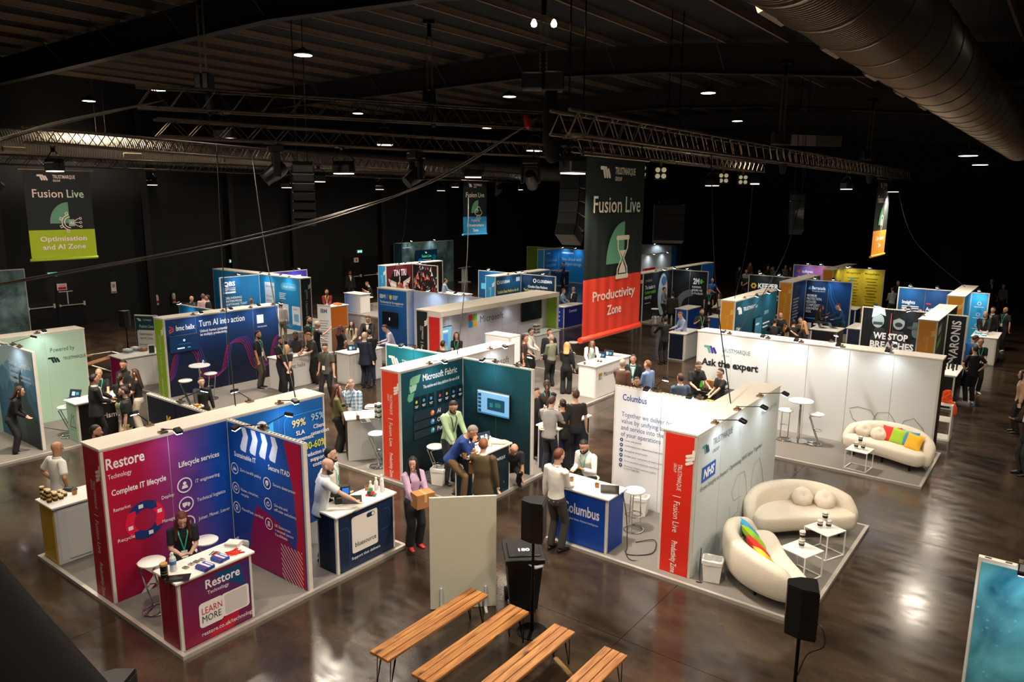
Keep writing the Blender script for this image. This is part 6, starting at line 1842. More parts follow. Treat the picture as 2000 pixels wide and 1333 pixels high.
for i, q in enumerate(((-9.12, 4.75), (-9.15, 4.85), (-9.16, 4.93), (-9.16, 5.01))):
    prop('metal_tin', 'small square tin on the dark red counter, ' + ('first', 'second', 'third', 'fourth')[i] + ' from the water bottle', 'tin', q, 1.066, [('tin', MB().box(-.04, -.03, 0, .04, .03, .018, b=.004), hexmat('B9B2A6' if i % 2 else '8f897e', .35, metal=.5)), ('lid_mark', MB().box(-.02, -.012, .018, .02, .012, .0186), hexmat('5a564e', .4))], .3, 'small tins in a row')
prop('lanyard_pile', 'pile of red lanyards at the far corner of the dark red counter', 'lanyards', (-8.94, 5.45), 1.068, [('pile', MB().tube([(-.12 + .04 * (i % 5) + .02 * math.sin(i * 3), -.05 + .1 * math.sin(i * 2.3), .008 + .002 * (i % 7)) for i in range(22)], (.008), 5), hexmat('E0301f', .6)), ('metal_hook', MB().box(-.13, -.06, 0, -.1, -.05, .012), CHROME)])
prop('booklet_stack', 'stack of white booklets on the dark red counter', 'booklets', (-9.20, 5.53), 1.066, [('booklet', MB().box(-.1, -.075, .024 * 0, .1, .075, .02), WHITE), ('booklet', MB().box(-.11, -.07, .021, .09, .08, .042), hexmat('D8CFC0', .6)), ('booklet', MB().box(-.1, -.08, .043, .1, .07, .066), WHITE)], .5)
prop('pen_row', 'row of pens and red strips on the dark red counter', 'pens', (-9.16, 5.24), 1.066, [('pen', MB().box(-.09 + i * .02, -.06, 0, -.08 + i * .02, .06, .01), hexmat(('4a4a4a', 'C8C4BC', '2a2a2a', 'B02a2a', 'C8302a', 'D8D4CC')[i], .4)) for i in range(6)], .5)
# navy counter things
prop('payment_screen', 'black self-service screen turned from the viewer on the navy counter', 'screen', (-9.21, 7.50), 1.036, [('foot', MB().box(-.09, -.08, 0, .09, .08, .15, b=.02), BLACK), ('casing', MB().box(-.16, -.05, .15, .16, .05, .32, b=.012), BLACK), ('display', MB().box(.03, -.056, .19, .14, -.05, .29), hexmat('2f6fd0', .3, emit=.8))], 1.0)
m = MB()
CUBE = [('cube_block', MB().box(dx - .028, dy - .028, dz, dx + .028, dy + .028, dz + .056, b=.004), hexmat(cc, .4)) for dx, dy, dz, cc in ((-.06, 0, 0, 'C8202a'), (0, 0, 0, '20242a'), (.06, 0, 0, '2a7a4a'), (-.03, .05, .0, 'C8202a'), (-.03, 0, .057, '20242a'), (.03, .0, .057, 'C8202a'), (0, 0, .114, '2a8a4a'), (.05, .05, 0, 'D02a2a'))]
prop('puzzle_blocks', 'pile of red, green and black puzzle blocks on the navy counter', 'puzzle blocks', (-9.02, 8.00), 1.036, CUBE, .5)
prop('phone', 'black phone lying on the navy counter edge', 'phone', (-8.82, 7.46), 1.036, [('body', MB().box(-.035, -.07, 0, .035, .07, .009, b=.002), BLACK), ('glass', MB().box(-.032, -.066, .009, .032, .066, .0095), hexmat('1a1d22', .1))], 1.0)
# little boxes, folded bags
for i in range(7):
    q = (-9.04, 10.66)
    x, y, k = ((0, 0, 0), (.1, .02, 0), (.02, .11, 0), (.12, .13, 0), (.05, .05, 1), (.07, .16, 1), (-.02, .2, 0))[i]
    prop('gift_box', 'small kraft box in the pile on the dark counter', 'box', (q[0] - y * .6 + .02, q[1] + x), 1.036 + k * .062, [('box', MB().box(-.045, -.045, 0, .045, .045, .06), CARD), ('white_label', MB().box(-.03, -.03, .06, .03, .03, .0615), hexmat('D8C8B0', .6))], .2 * i, 'small kraft boxes on the dark counter')
for q, lab, cc in (((-9.03, 11.53), 'folded cream tote bags at the far end of the dark counter', 'D8C8A8'), ((-13.10, 11.74), 'folded cream tote bags on the dark grey counter', 'DCCFB8'), ((-8.85, 13.01), 'cream tote bag on the near end of the crowded navy counter', 'D8C4A0'), ((-11.42, 20.8), 'folded white bag on the canopy stand corner counter', 'DCD6CC'), ((-11.95, 31.0), 'heap of pale papers on the distant blue counter', 'D8D0C0')):
    prop('tote_bag', lab, 'tote bag', q, 1.036, [('bag', MB().tube([(-.16, -.02, .02), (-.05, 0, .025), (.08, .01, .025), (.16, 0, .02)], [(.14, .02), (.16, .025), (.15, .024), (.12, .018)], 12, side=(0, 1, 0)), hexmat(cc, .9, bump=.3)), ('bag', MB().tube([(-.13, .01, .055), (0, 0, .06), (.13, 0, .055)], [(.12, .015), (.14, .02), (.12, .016)], 12, side=(0, 1, 0)), hexmat(cc, .9, bump=.3)), ('handle', MB().tube([(.1, -.1, .07), (.2, -.05, .05), (.2, .05, .05), (.1, .1, .07)], (.008), 6), hexmat(cc, .9, bump=.3))], .6)
prop('soft_drink', 'red topped drink bottle on the crowded navy counter', 'bottle', (-9.25, 13.69), 1.036, [('bottle', MB().lathe([(.03, 0), (.033, .01), (.033, .13), (.014, .19), (.014, .21)], 14), hexmat('C83030', .2)), ('cap', MB().lathe([(.016, .21), (.016, .23), (0, .231)], 12), hexmat('E04030', .4))])
prop('tablet', 'tablet with pale blue screen on the crowded navy counter', 'tablet', (-9.13, 13.79), 1.036, [('body', MB().box(-.12, -.085, 0, .12, .085, .01, b=.003), WHITE), ('display', MB().box(-.105, -.07, .01, .105, .07, .0106), hexmat('9fd0ea', .15, emit=.3))], .7)
prop('spectacles', 'pair of glasses lying on the bright blue counter', 'glasses', (-6.44, 10.65), 1.037, [('rims', MB().tube([(.03 * math.cos(a) - .035, .02 * math.sin(a), .006) for a in [PI * i / 6 for i in range(13)]], .003, 5).tube([(.03 * math.cos(a) + .035, .02 * math.sin(a), .006) for a in [PI * i / 6 for i in range(13)]], .003, 5), BLACKM), ('arms', MB().tube([(-.065, 0, .005), (-.06, .1, .004)], .003, 5).tube([(.065, 0, .005), (.06, .1, .004)], .003, 5), BLACKM)], .4)
# gold and black jars
k = 0
for row in range(4):
    for i in range(4):
        for lv in range(3 - row if row < 3 else 1):
            if (row + i * 2 + lv) % 5 == 4: continue
            q = (-13.2 + .085 * i, 4.55 + .09 * row)
            inst('jarr', lambda: prop('honey_jar', '-', 'jar', (0, 0), 0, [('jar', MB().lathe([(.034, 0), (.037, .006), (.037, .05), (.034, .056)], 14), hexmat('B98a1e', .3)), ('label_band', MB().lathe([(.0375, .012), (.0375, .042)], 14), hexmat('1a1712', .5)), ('lid', MB().lathe([(.036, .056), (.036, .07), (0, .071)], 14), hexmat('D8C9A0', .35))]),
                 'small gold black-labelled jar on the gold ended counter, ' + ('front', 'second', 'third', 'back')[row] + ' row, ' + ('bottom', 'middle', 'top')[lv] + ' layer', (q[0], q[1], 1.066 + lv * .073), i, 'gold jars heaped on the white cupboard counter')
cups((-12.95, 5.35), 1.066, 'black-white lidded cup by the red end pillar on the gold ended counter', [(0, 0, 0), (.1, 0, 0), (.05, .1, 0), (.05, .05, 1), (.0, .2, 0), (.1, .2, 0)])
prop('dark_pouch', 'dark folded pouch on the gold ended counter', 'pouch', (-13.23, 4.98), 1.066, [('bag', MB().tube([(-.1, 0, .02), (0, .01, .03), (.1, 0, .02)], [(.06, .02), (.08, .03), (.06, .02)], 10, side=(0, 1, 0)), hexmat('1a2430', .6)), ('flap', MB().box(-.06, -.05, .05, .06, .02, .056), hexmat('2a3a4a', .6))], .5)
# bins
def make_bin():
    t = thing('waste_bin', '-', 'bin')
    def q(s, z): return [(-s, -s * .8, z), (s, -s * .8, z), (s, s * .8, z), (-s, s * .8, z)]
    vs = q(.125, 0) + q(.155, .36) + q(.145, .36) + q(.118, .02)
    MB().add(vs, [(3, 2, 1, 0)] + [(k * 4 + i, k * 4 + (i + 1) % 4, k * 4 + 4 + (i + 1) % 4, k * 4 + 4 + i) for k in range(3) for i in range(4)] + [(12, 13, 14, 15)]).build('tub', WHITE, t)
    rr = random.Random(5)
    ring = [(math.cos(2 * PI * i / 20), math.sin(2 * PI * i / 20)) for i in range(20)]
    def sq(c, s, z): return [(max(-1, min(1, 1.35 * a)) * s + rr.uniform(-.006, .006), max(-1, min(1, 1.35 * b)) * s * .8 + rr.uniform(-.006, .006), z + rr.uniform(-.012, .012)) for a, b in ring]
    m = MB()
    vs = sq(0, .163, .3) + sq(0, .165, .365) + sq(0, .14, .372) + sq(0, .125, .2)
    m.add(vs, [(k * 20 + i, k * 20 + (i + 1) % 20, k * 20 + 20 + (i + 1) % 20, k * 20 + 20 + i) for k in range(3) for i in range(20)])
    m.build('bin_liner', hexmat('E6E6E4', .35), t)
    return t
for q, rz, lab in (((-4.02, 10.68), .3, 'white square waste bin beside the hospital lounge wall'), ((-6.12, 12.25), .2, 'white waste bin behind the stool at the bright blue counter'), ((-19.75, 5.75), .4, 'white waste bin at the left edge before the mountain print'),
                   ((-11.68, 26.08), .1, 'white waste bin at the dark navy counter'), ((-10.50, 6.55), .4, 'white waste bin behind the dark red counter'), ((-16.03, 32.86), .2, 'white waste bin under the round stool at the security wall'), ((-10.21, 10.97), .3, 'white waste bin by the man leaning in the blue sweater')):
    inst('bin', make_bin, lab, (q[0], q[1], .056), rz, 'white square waste bins')
# large black wheelie bin
t = thing('wheelie_bin', 'large black wheelie bin with dented lid behind the loudspeaker stand', 'wheelie bin', (-6.0, 8.25, 0), .75)
def qd(a, b, z, dy=0): return [(-a, -b + dy, z), (a, -b + dy, z), (a, b + dy, z), (-a, b + dy, z)]
vs = qd(.2, .2, .06) + qd(.26, .28, .82) + qd(.285, .31, .84) + qd(.285, .31, .9)
MB().add(vs, [(3, 2, 1, 0), (12, 13, 14, 15)] + [(k * 4 + i, k * 4 + (i + 1) % 4, k * 4 + 4 + (i + 1) % 4, k * 4 + 4 + i) for k in range(3) for i in range(4)]).build('body', BLACK, t)
MB().box(-.3, -.34, .9, .3, .33, .93, b=.012).box(-.24, -.25, .93, .24, .2, .955, b=.012).build('lid', mat('black_lid', '171717', .38), t)
MB().box(-.22, .3, .86, .22, .4, .9, b=.01).build('handle', BLACK, t)
for s in (-1, 1): MB().cyl((s * .2, .24, .1), (s * .25, .24, .1), .1, n=18).build('wheel', RUBBER, t)
P = Print((-.2, -.2, .957), (1, 0, 0), (0, 0, 1))
P.P = lambda s, z: Vector((-.08 + s, -.12 + z, .957 + P.off))
P.text('180', .0, .0, .09, 'D8D8D4', 2)
P.mb.build('printed_graphic', PRINT, t)
MB().tube([(.05, -.3, .84), (.15, -.31, .79), (.24, -.29, .8), (.29, -.2, .85)], [.012, .03, .03, .012], 8).build('bin_liner', GLASSY, t, True)
# loudspeakers on stands
def make_speaker():
    t = thing('loudspeaker', '-', 'loudspeaker')
    poly = [(-.16, -.15), (.16, -.15), (.15, .02), (.07, .16), (-.07, .16), (-.15, .02)]
    MB().prism(poly, 1.42, 1.98).build('cabinet', BLACK, t)
    MB().prism([(p[0] * .96, p[1] * .96) for p in poly], 1.98, 1.995).build('top_plate', BLACK, t)
    MB().box(-.148, -.158, 1.44, .148, -.15, 1.96).build('front_grille', mat('speaker_grille', '1d1c1a', .5, bump=.6, bscale=250), t)
    MB().cyl((0, 0, .1), (0, 0, 1.42), .02, n=12).cyl((0, 0, .1), (0, 0, .8), .026, n=12).build('pole', BLACKM, t, True)
    MB().lathe([(0, 0), (.22, 0), (.22, .012), (.03, .03), (.03, .1), (0, .1)], 24).build('base_plate', BLACKM, t, True)
    MB().cyl((.03, 0, .78), (.07, 0, .78), .015, n=8).build('knob', BLACK, t)
    return t
for q, rz, lab in (((-5.5, 7.8), 2.0, 'black loudspeaker on a pole stand beside the wheelie bin'), ((-1.9, 7.75), 1.9, 'black loudspeaker on a pole stand in front of the lounge sofas'), ((-6.11, 2.44), 2.2, 'top of a dark loudspeaker at the bottom left edge'), ((-26.8, 12.5), .2, 'loudspeaker on a pole stand before the left wall')):
    inst('speaker', make_speaker, lab, (q[0], q[1], 0), rz, 'black loudspeakers on pole stands')
cable('loop of blue-ended cable behind the front loudspeaker', [(-1.78, 7.72, 1.62), (-1.62, 7.7, 1.58), (-1.6, 7.72, 1.35), (-1.8, 7.75, 1.2), (-1.88, 7.76, .9)], .008)
m = MB()
for k in range(4):
    r = .13 + .012 * k
    m.tube([(-5.18 + r * math.cos(a) + .01 * k, 7.62 + r * math.sin(a), .02 + .012 * k) for a in [2 * PI * i / 24 for i in range(25)]], .009, 6)
tag(m.build('cable_coil', mat('grey_cable', '1c1c1e', .5), None, True), 'coil of dark cable on the floor by the loudspeaker base', 'cable')
t = thing('cable_guard', 'yellow and black floor cable strip running under the wooden benches', 'cable strip', (-4.9, 7.5, 0), math.atan2(-1.6, 3.2))
for i in range(8):
    q = MB().add([(i * .4, -.035, 0), (i * .4 + .395, -.035, 0), (i * .4 + .395, -.01, .01), (i * .4, -.01, .01), (i * .4, .01, .01), (i * .4 + .395, .01, .01), (i * .4 + .395, .035, 0), (i * .4, .035, 0)], [(0, 1, 2, 3), (3, 2, 5, 4), (4, 5, 6, 7), (0, 3, 4, 7), (1, 6, 5, 2)])
    q.build('strip_section', hexmat('8a6a34' if i % 2 == 0 else '5a4428', .6), t)
for lab, pts in (('black cable looping from the laptop down the bright blue counter', [(-5.8, 10.9, 1.04), (-5.7, 10.85, .6), (-5.66, 10.8, .1), (-5.5, 10.6, .062), (-5.2, 10.9, .062), (-5.35, 11.3, .062), (-5.6, 11.1, .062)]),
                 ('black cable curving over the carpet to the red end pillar', [(-5.6, 10.7, .062), (-5.3, 10.5, .062), (-5.05, 10.9, .062), (-4.98, 11.6, .07), (-4.97, 12.0, .8)]),
                 ('black cable lying on the carpet of the pale green stand', [(-21.3, 7.3, .062), (-20.6, 7.5, .062), (-20.0, 7.6, .062), (-19.6, 7.9, .062)]),
                 ('short black cable and adapter beside the white bin', [(-4.25, 10.75, .5), (-4.2, 10.6, .1), (-4.1, 10.55, .07), (-4.18, 10.45, .07)])):
    cable(lab, pts, .009)
# white sheet board
t = thing('display_board', 'plain pale board standing upright behind the wooden benches', 'display board', (-6.68, 7.68, 0), math.atan2(.68, .7))
MB().box(-.49, -.02, .01, .49, .02, 1.77).build('sheet', mat('pale_board', 'CFCBB8', .6, var=.03), t)
for s in (-.33, .33): MB().box(s - .02, -.2, 0, s + .02, .2, .02).box(s - .015, -.05, .02, s + .015, -.021, .35).build('foot', GLASSY, t)
# wooden benches
def wood():
    m = bpy.data.materials.new('pine_plank')
    m.use_nodes = True
    n, l = m.node_tree.nodes, m.node_tree.links
    bs = n['Principled BSDF']
    tc = n.new('ShaderNodeTexCoord')
    oi = n.new('ShaderNodeObjectInfo')
    ad = n.new('ShaderNodeVectorMath')
    ad.operation = 'ADD'
    mp = n.new('ShaderNodeMapping')
    mp.inputs['Scale'].default_value = (9, .7, 9)
    l.new(tc.outputs['Object'], ad.inputs[0])
    l.new(oi.outputs['Random'], ad.inputs[1])
    l.new(ad.outputs[0], mp.inputs['Vector'])
    w1 = n.new('ShaderNodeTexNoise')
    w1.inputs['Scale'].default_value, w1.inputs['Detail'].default_value, w1.inputs['Distortion'].default_value = 2.2, 6, 1.4
    l.new(mp.outputs[0], w1.inputs['Vector'])
    r = n.new('ShaderNodeValToRGB')
    r.color_ramp.elements[0].position, r.color_ramp.elements[1].position = .3, .66
    r.color_ramp.elements[0].color, r.color_ramp.elements[1].color = (*lin('7a4420'), 1), (*lin('B9803f'), 1)
    l.new(w1.outputs[0], r.inputs[0])
    kn = n.new('ShaderNodeTexVoronoi')
    mp2 = n.new('ShaderNodeMapping')
    mp2.inputs['Scale'].default_value = (4.5, 2.1, 4.5)
    l.new(ad.outputs[0], mp2.inputs['Vector'])
    l.new(mp2.outputs[0], kn.inputs['Vector'])
    kn.inputs['Scale'].default_value = 1.0
    r2 = n.new('ShaderNodeValToRGB')
    r2.color_ramp.elements[0].position, r2.color_ramp.elements[1].position = .08, .2
    r2.color_ramp.elements[0].color, r2.color_ramp.elements[1].color = (1, 1, 1, 1), (0, 0, 0, 1)
    l.new(kn.outputs['Distance'], r2.inputs[0])
    mx = n.new('ShaderNodeMix')
    mx.data_type = 'RGBA'
    l.new(r2.outputs[0], mx.inputs[0])
    l.new(r.outputs[0], mx.inputs[6])
    mx.inputs[7].default_value = (*lin('4a2814'), 1)
    l.new(mx.outputs[2], bs.inputs['Base Color'])
    bs.inputs['Roughness'].default_value = .5
    bp = n.new('ShaderNodeBump')
    bp.inputs['Strength'].default_value, bp.inputs['Distance'].default_value = .25, .004
    l.new(w1.outputs[0], bp.inputs['Height'])
    l.new(bp.outputs[0], bs.inputs['Normal'])
    return m
WOOD = wood()
def make_bench():
    t = thing('bench', '-', 'bench')
    for i in range(3):
        MB().box(-.163 + i * .112, -.98, .413 + .001 * i, -.163 + i * .112 + .102, .98, .455 + .0015 * (i % 2), b=.005).build('plank', WOOD, t)
    for y in (-.8, .8): MB().box(-.13, y - .04, .395, .13, y + .04, .415).build('cross_batten', WOOD, t)
    for x in (-.12, .12):
        for y in (-.86, .86):
            m = MB()
            s = 1 if y > 0 else -1
            for dx, dy in ((-.035, 0), (.035, 0), (0, -.06 * s)):
                m.cyl((x + dx, y + dy, .4), (x + dx * .15, y + .05 * s + dy * .1, .008), .006, n=6)
            m.cyl((x - .01, y + .05 * s, .008), (x + .01, y + .05 * s, .008), .008, n=6)
            m.build('hairpin_leg', BLACKM, t)
    return t
for x, y, rz, lab in ((-6.28, 6.6, 0, 'leftmost wooden plank bench on hairpin legs in the foreground'), (-5.56, 6.6, 0, 'second wooden plank bench from the left in the foreground'), (-4.8, 6.58, 0, 'third wooden plank bench from the left in the foreground'), (-4.01, 6.55, 0, 'rightmost wooden plank bench in the foreground'),
                      (-26.3, 11.2, .5, 'nearer wooden bench on the dark floor behind the pale green stand'), (-27.1, 10.6, .5, 'farther wooden bench on the dark floor behind the pale green stand'), (-24.6, 30.5, .3, 'first wooden bench before the distant stage'), (-25.5, 31.0, .3, 'second wooden bench before the distant stage'), (-26.3, 31.9, .3, 'third wooden bench before the distant stage')):
    inst('bench', make_bench, lab, (x, y, 0), rz, 'wooden plank benches')
# white floor marking at the left
fm = tag(MB().box(-29.8, 11.6, .0, -24.9, 11.68, .004).box(-29.8, 13.2, .0, -24.9, 13.28, .004).box(-29.8, 11.6, 0, -29.72, 13.28, .004).build('trim_1', hexmat('D8D4CC', .6)), kind='structure')
# coffee cart and its things
ct = counter('black coffee cart with gold band and cup stacks before the long white wall', -8.1, -6.9, 18.7, 19.2, {'-y': '15130f', '+x': '15130f', '-x': '15130f'}, .95, top=BLACK)
MB().tube([(-7.45, 18.6, .72), (-7.0, 18.6, .72)], .07, 12).build('gold_cylinder', mat('brass', 'B9923a', .25, .9), ct, True, world=True)
q = (-8.59, 22.50)
prop('carton', 'bright green carton on the black coffee cart', 'carton', (-7.85, 18.95), .986, [('box', MB().box(-.1, -.08, 0, .1, .08, .2, b=.006), hexmat('5ac83a', .5)), ('flap', MB().box(-.1, -.08, .2, .1, -.02, .206), hexmat('4ab02a', .5))], .2)
for i in range(4): prop('paper_bag', 'kraft paper bag standing in the row on the coffee cart', 'paper bag', (-7.66 + i * .07, 18.95), .986, [('bag', MB().box(-.03, -.06, 0, .03, .06, .22, b=.006), KRAFT), ('fold', MB().box(-.028, -.06, .2, .028, .06, .23), hexmat('B98850', .7))], .1, 'kraft paper bags on the coffee cart')
cups((-7.3, 18.9), .986, 'black-white lidded cup on the coffee cart', [(x * .1, y * .1, k) for k in range(2) for x in (0, 1, 2) for y in (0, 1)], 1.1)
prop('espresso_machine', 'chrome domed coffee machine at the right end of the coffee cart', 'coffee machine', (-6.6, 18.75), 0, [('pedestal', MB().box(-.2, -.2, 0, .2, .2, .85), BLACK), ('body', MB().lathe([(.2, .85), (.21, .95), (.2, 1.02), (.14, 1.08), (0, 1.1)], 24), CHROME), ('dome_knob', MB().lathe([(.03, 1.1), (.035, 1.13), (0, 1.15)], 12), BLACK)])
# orange goods and the pile at the right
for i in range(6): inst('orangeball', lambda: prop('orange_ball', '-', 'ball', (0, 0), 0, [('pile', MB().lathe([(0, 0), (.05, .015), (.075, .06), (.05, .11), (0, .125)], 14), hexmat('F0702a', .5)), ('stalk', MB().lathe([(.008, .12), (.008, .135), (0, .136)], 6), hexmat('5a4a2a', .6))]), 'orange soft ball on the counter with the orange end', (-27.5 + .13 * (i % 3), 22.5 + .14 * (i // 3), 1.036), 0, 'orange balls on the orange ended counter')
prop('flower_pile', 'bright orange heap at the right end of the long white wall', 'orange heap', (-2.19, 21.51), .95, [('pile', MB().tube([(.1 * math.sin(i * 2.1) * (1 - i / 40), .1 * math.cos(i * 1.7), .05 + .012 * i) for i in range(22)], .06, 7), hexmat('F0581a', .6, bump=.5)), ('pile', MB().tube([(.14, .0, .0), (.2, -.02, -.1), (.2, -.02, -.25)], .06, 7), hexmat('F0581a', .6, bump=.5))])
for i in range(5): prop('trophy_figure', 'small black stand-up figure on the black counter at the right', 'figurine', (-2.72 + .07 * i, 25.3 + .16 * (i % 3)), 1.036, [('base', MB().box(-.06, -.04, 0, .06, .04, .02), BLACK), ('figure', MB().tube([(0, 0, .02), (0, 0, .1), (.01, 0, .17), (0, 0, .22)], [.03, .022, .03, .02], 8), BLACK)], .3 * i, 'black figures on the black counter')
for i in range(4): prop('leaflet_stack', 'light blue leaflet stack on the white counter at the far right', 'leaflets', (-2.6 + .2 * (i % 2), 32.9 + .3 * (i // 2)), 1.036, [('sheets', MB().box(-.08, -.11, 0, .08, .11, .05 + .02 * i), hexmat('5ac0d8' if i < 3 else 'E6ECEE', .5)), ('top_sheet', MB().box(-.078, -.108, .05 + .02 * i, .078, .108, .053 + .02 * i), hexmat('D8EEF2', .5))], .2 * i, 'leaflet stacks on the far right counter')
for q, lab in (((-23.88, 11.12), 'grey blue booklet stack on the magenta ended counter'), ((-24.01, 11.43), 'second grey blue booklet stack on the magenta ended counter')):
    prop('booklet_stack', lab, 'booklets', q, 1.036, [('booklet', MB().box(-.12, -.09, 0, .12, .09, .05), hexmat('B8BEC0', .6)), ('booklet', MB().box(-.12, -.09, .051, .12, .09, .1), hexmat('4a7a90', .6)), ('booklet', MB().box(-.12, -.09, .101, .12, .09, .16), hexmat('C8C4BC', .6))], .3)
prop('wicker_basket', 'brown basket of goods beside the booklets on the magenta ended counter', 'basket', (-23.82, 11.59), 1.036, [('basket', MB().lathe([(.1, 0), (.14, .06), (.15, .1), (.13, .1), (.1, .03), (0, .03)], 18), hexmat('8a5a34', .8, bump=.6)), ('pile', MB().tube([(.05 * math.sin(i * 2), .05 * math.cos(i * 2.4), .07 + .006 * i) for i in range(8)], .035, 6), hexmat('B98a5a', .7))])
prop('picture_frame', 'small white framed card on the magenta ended counter', 'sign', (-23.29, 11.60), 1.036, [('frame', MB().box(-.1, -.015, 0, .1, .015, .3), WHITE), ('card', MB().box(-.08, -.018, .03, .08, -.015, .27), hexmat('2a3034', .5))], .9)
t = thing('photo_booth_stand', 'dark mixing desk on a tall pole stand near the far right stands', 'equipment', (-6.2, 43, 0), 0)
MB().cyl((0, 0, 0), (0, 0, 1.5), .03, n=10).box(-.3, -.3, 0, .3, .3, .03).build('pole', BLACKM, t)
MB().box(-.4, -.2, 1.5, .4, .2, 1.75, b=.02).build('case', BLACK, t)
MB().box(-.3, -.21, 1.55, .0, -.2, 1.68).build('lit_panel', mat('white_panel_glow', 'E6EAF0', .3, emit=.5), t)

# ================================================================ people
_jobs = []                                                      # meshes to fuse (voxel remesh) in one go
def fuse(mb, name, m, parent, vox, smooth=3):
    o = mb.build(name, m, parent)
    r = o.modifiers.new('fuse', 'REMESH')
    r.mode = 'VOXEL'
    r.voxel_size = vox
    r.use_smooth_shade = True
    if smooth:
        s = o.modifiers.new('soften', 'SMOOTH')
        s.factor, s.iterations = .5, smooth
    _jobs.append(o)
    return o
def ik(a, c, l1, l2, pole):
    a, c = Vector(a), Vector(c)
    d = c - a
    L = min(d.length, (l1 + l2) * .998)
    d.normalize()
    x = (l1 * l1 - l2 * l2 + L * L) / (2 * L)
    h = math.sqrt(max(0, l1 * l1 - x * x))
    p = Vector(pole)
    p = p - d * p.dot(d)
    if p.length < 1e-5: p = Vector((0, 1, 0)) - d * d.y
    return a + d * x + p.normalized() * h, a + d * L
ARMS = {'down': (.27, .03, .84), 'front': (.07, .3, 1.07), 'phone': (.08, .32, 1.2), 'face': (.06, .17, 1.5), 'hip': (.2, .02, 1.02), 'table': (.2, .42, 1.09), 'reach': (.22, .52, 1.12),
        'cross': (-.12, .24, 1.17), 'cup': (.12, .3, 1.22), 'pocket': (.21, .1, .9), 'hold': (.14, .33, 1.02), 'lap': (.12, .34, .98), 'tray': (.18, .44, 1.12), 'clasp': (.0, .27, .98), 'lean': (.3, .5, 1.1), 'floor': (.2, .5, .1), 'low': (.17, .42, .95)}
def _shared(key, fn):
    if key not in _proto: _proto[key] = fn()
    return _proto[key]
def person(pos, ang, label, top=('tee', '1a1a1c'), leg=('trousers', '17181b'), skin='C99A7c', hair=('short', '2a1c14'), h=1.75, la='down', ra='down', lean=0.0, hz=None, feet=None, look=(0, 0), lany=None, badge=True,
           shoe='15130f', beard=None, specs=False, z=0.0, sleeve=None, near=None, group=None, belt=False):
    """ang = heading as seen in the picture: 0 right, 90 away, 180 left, 270 towards the camera"""
    k = h / 1.75
    x, y = pos
    if near is None: near = math.hypot(x, y)
    t = thing('person', label, 'person', (x, y, z), math.radians(37 + ang) - PI / 2, group)
    vb, vc = (.0125, .017) if near < 15.5 else ((.017, .021) if near < 24 else (.022, .026))
    hz = (hz if hz is not None else .93)
    sc = Matrix.Scale(k, 4)
    Rl = Matrix.Rotation(-math.radians(lean), 4, 'X')
    hip0 = Vector((0, 0, hz))
    def U(px, py, pz):                                          # upper body point: standing height pz, leaned about the hips
        return hip0 + Rl.to_3x3() @ Vector((px, py, pz - .93))
    fem = hair[0] in ('long', 'pony', 'bob', 'bun')
    sw = .165 if fem else .182
    wq = .92 if fem else 1.0
    sh = {s: U(s * sw, -.005, 1.43) for s in (-1, 1)}
    feet = feet or ((-.1, .0, 0), (.1, .03, 0))
    legs = []
    for s, f in ((-1, feet[0]), (1, feet[1])):
        hp = hip0 + Vector((s * .09, 0, -.02))
        kn, an = ik(hp, (f[0], f[1], f[2] + .085), .43, .425, (s * .12, 1, .1))
        legs.append((hp, kn, an, s))
    arms_ = []
    for s, a in ((-1, la), (1, ra)):
        q = ARMS[a] if isinstance(a, str) else a
        tgt = Vector((q[0] * s, q[1], q[2])) if isinstance(a, str) and a not in ('down', 'pocket', 'hip') else Vector((q[0] * s, q[1], q[2]))
        if isinstance(a, str):
            if a in ('down', 'hip', 'pocket', 'front', 'phone', 'face', 'cross', 'cup', 'hold', 'clasp') and (hz != .93 or lean):
                tgt = U(tgt.x, tgt.y, tgt.z)
            tgt = Vector((tgt.x, tgt.y, tgt.z))
        pole = (s * 1.0, -.55, -.1) if a == 'hip' else (s * .35, -.6, -.75)
        el, wr = ik(sh[s], tgt, .285, .25, pole)
        arms_.append((sh[s], el, wr, s))
    ty = U(0, 1, .93) - hip0
    hy, hp_ = math.radians(look[0]), math.radians(look[1])
    HM = Matrix.Translation(U(0, .02, 1.545)) @ Matrix.Rotation(hy, 4, 'Z') @ Matrix.Rotation(-math.radians(lean) * .45 - hp_, 4, 'X') @ Matrix.Translation((0, .012, .1))
    def Hd(px, py, pz): return HM @ Vector((px, py, pz))
    side = Vector((1, 0, 0))
    HS = HM.to_3x3() @ side
    m = MB()
    n = 14
    torso = [(.89, .1, .075), (.94, .14, .092), (1.07, .125, .09), (1.2, .14, .1), (1.33, .155, .105), (1.42, .14, .085), (1.47, .085, .065), (1.5, .055, .055)]
    m.tube([U(0, .01 if pz > 1.2 and pz < 1.4 else 0, pz) for pz, a, b in torso], [(a * wq, b) for pz, a, b in torso], n, side=side)
    m.tube([U(0, 0, 1.46), U(0, .01, 1.53), Hd(0, -.02, -.07)], [(.055, .055), (.05, .052), (.052, .055)], 12, side=side)
    hd = [(-.118, .026, .03, .04), (-.1, .044, .05, .028), (-.065, .058, .07, .014), (-.02, .069, .084, .004), (.03, .074, .092, 0), (.065, .072, .09, -.004), (.095, .056, .072, -.006), (.113, .028, .038, -.006)]
    m.tube([Hd(0, oy, pz) for pz, a, b, oy in hd], [(a, b) for pz, a, b, oy in hd], 16, side=HS, cap=.12)
    m.tube([Hd(0, .088, .012), Hd(0, .102, -.015), Hd(0, .107, -.035)], [.009, .013, .017], 8)
    m.tube([Hd(0, .08, -.085), Hd(0, .078, -.1)], [.022, .022], 8)
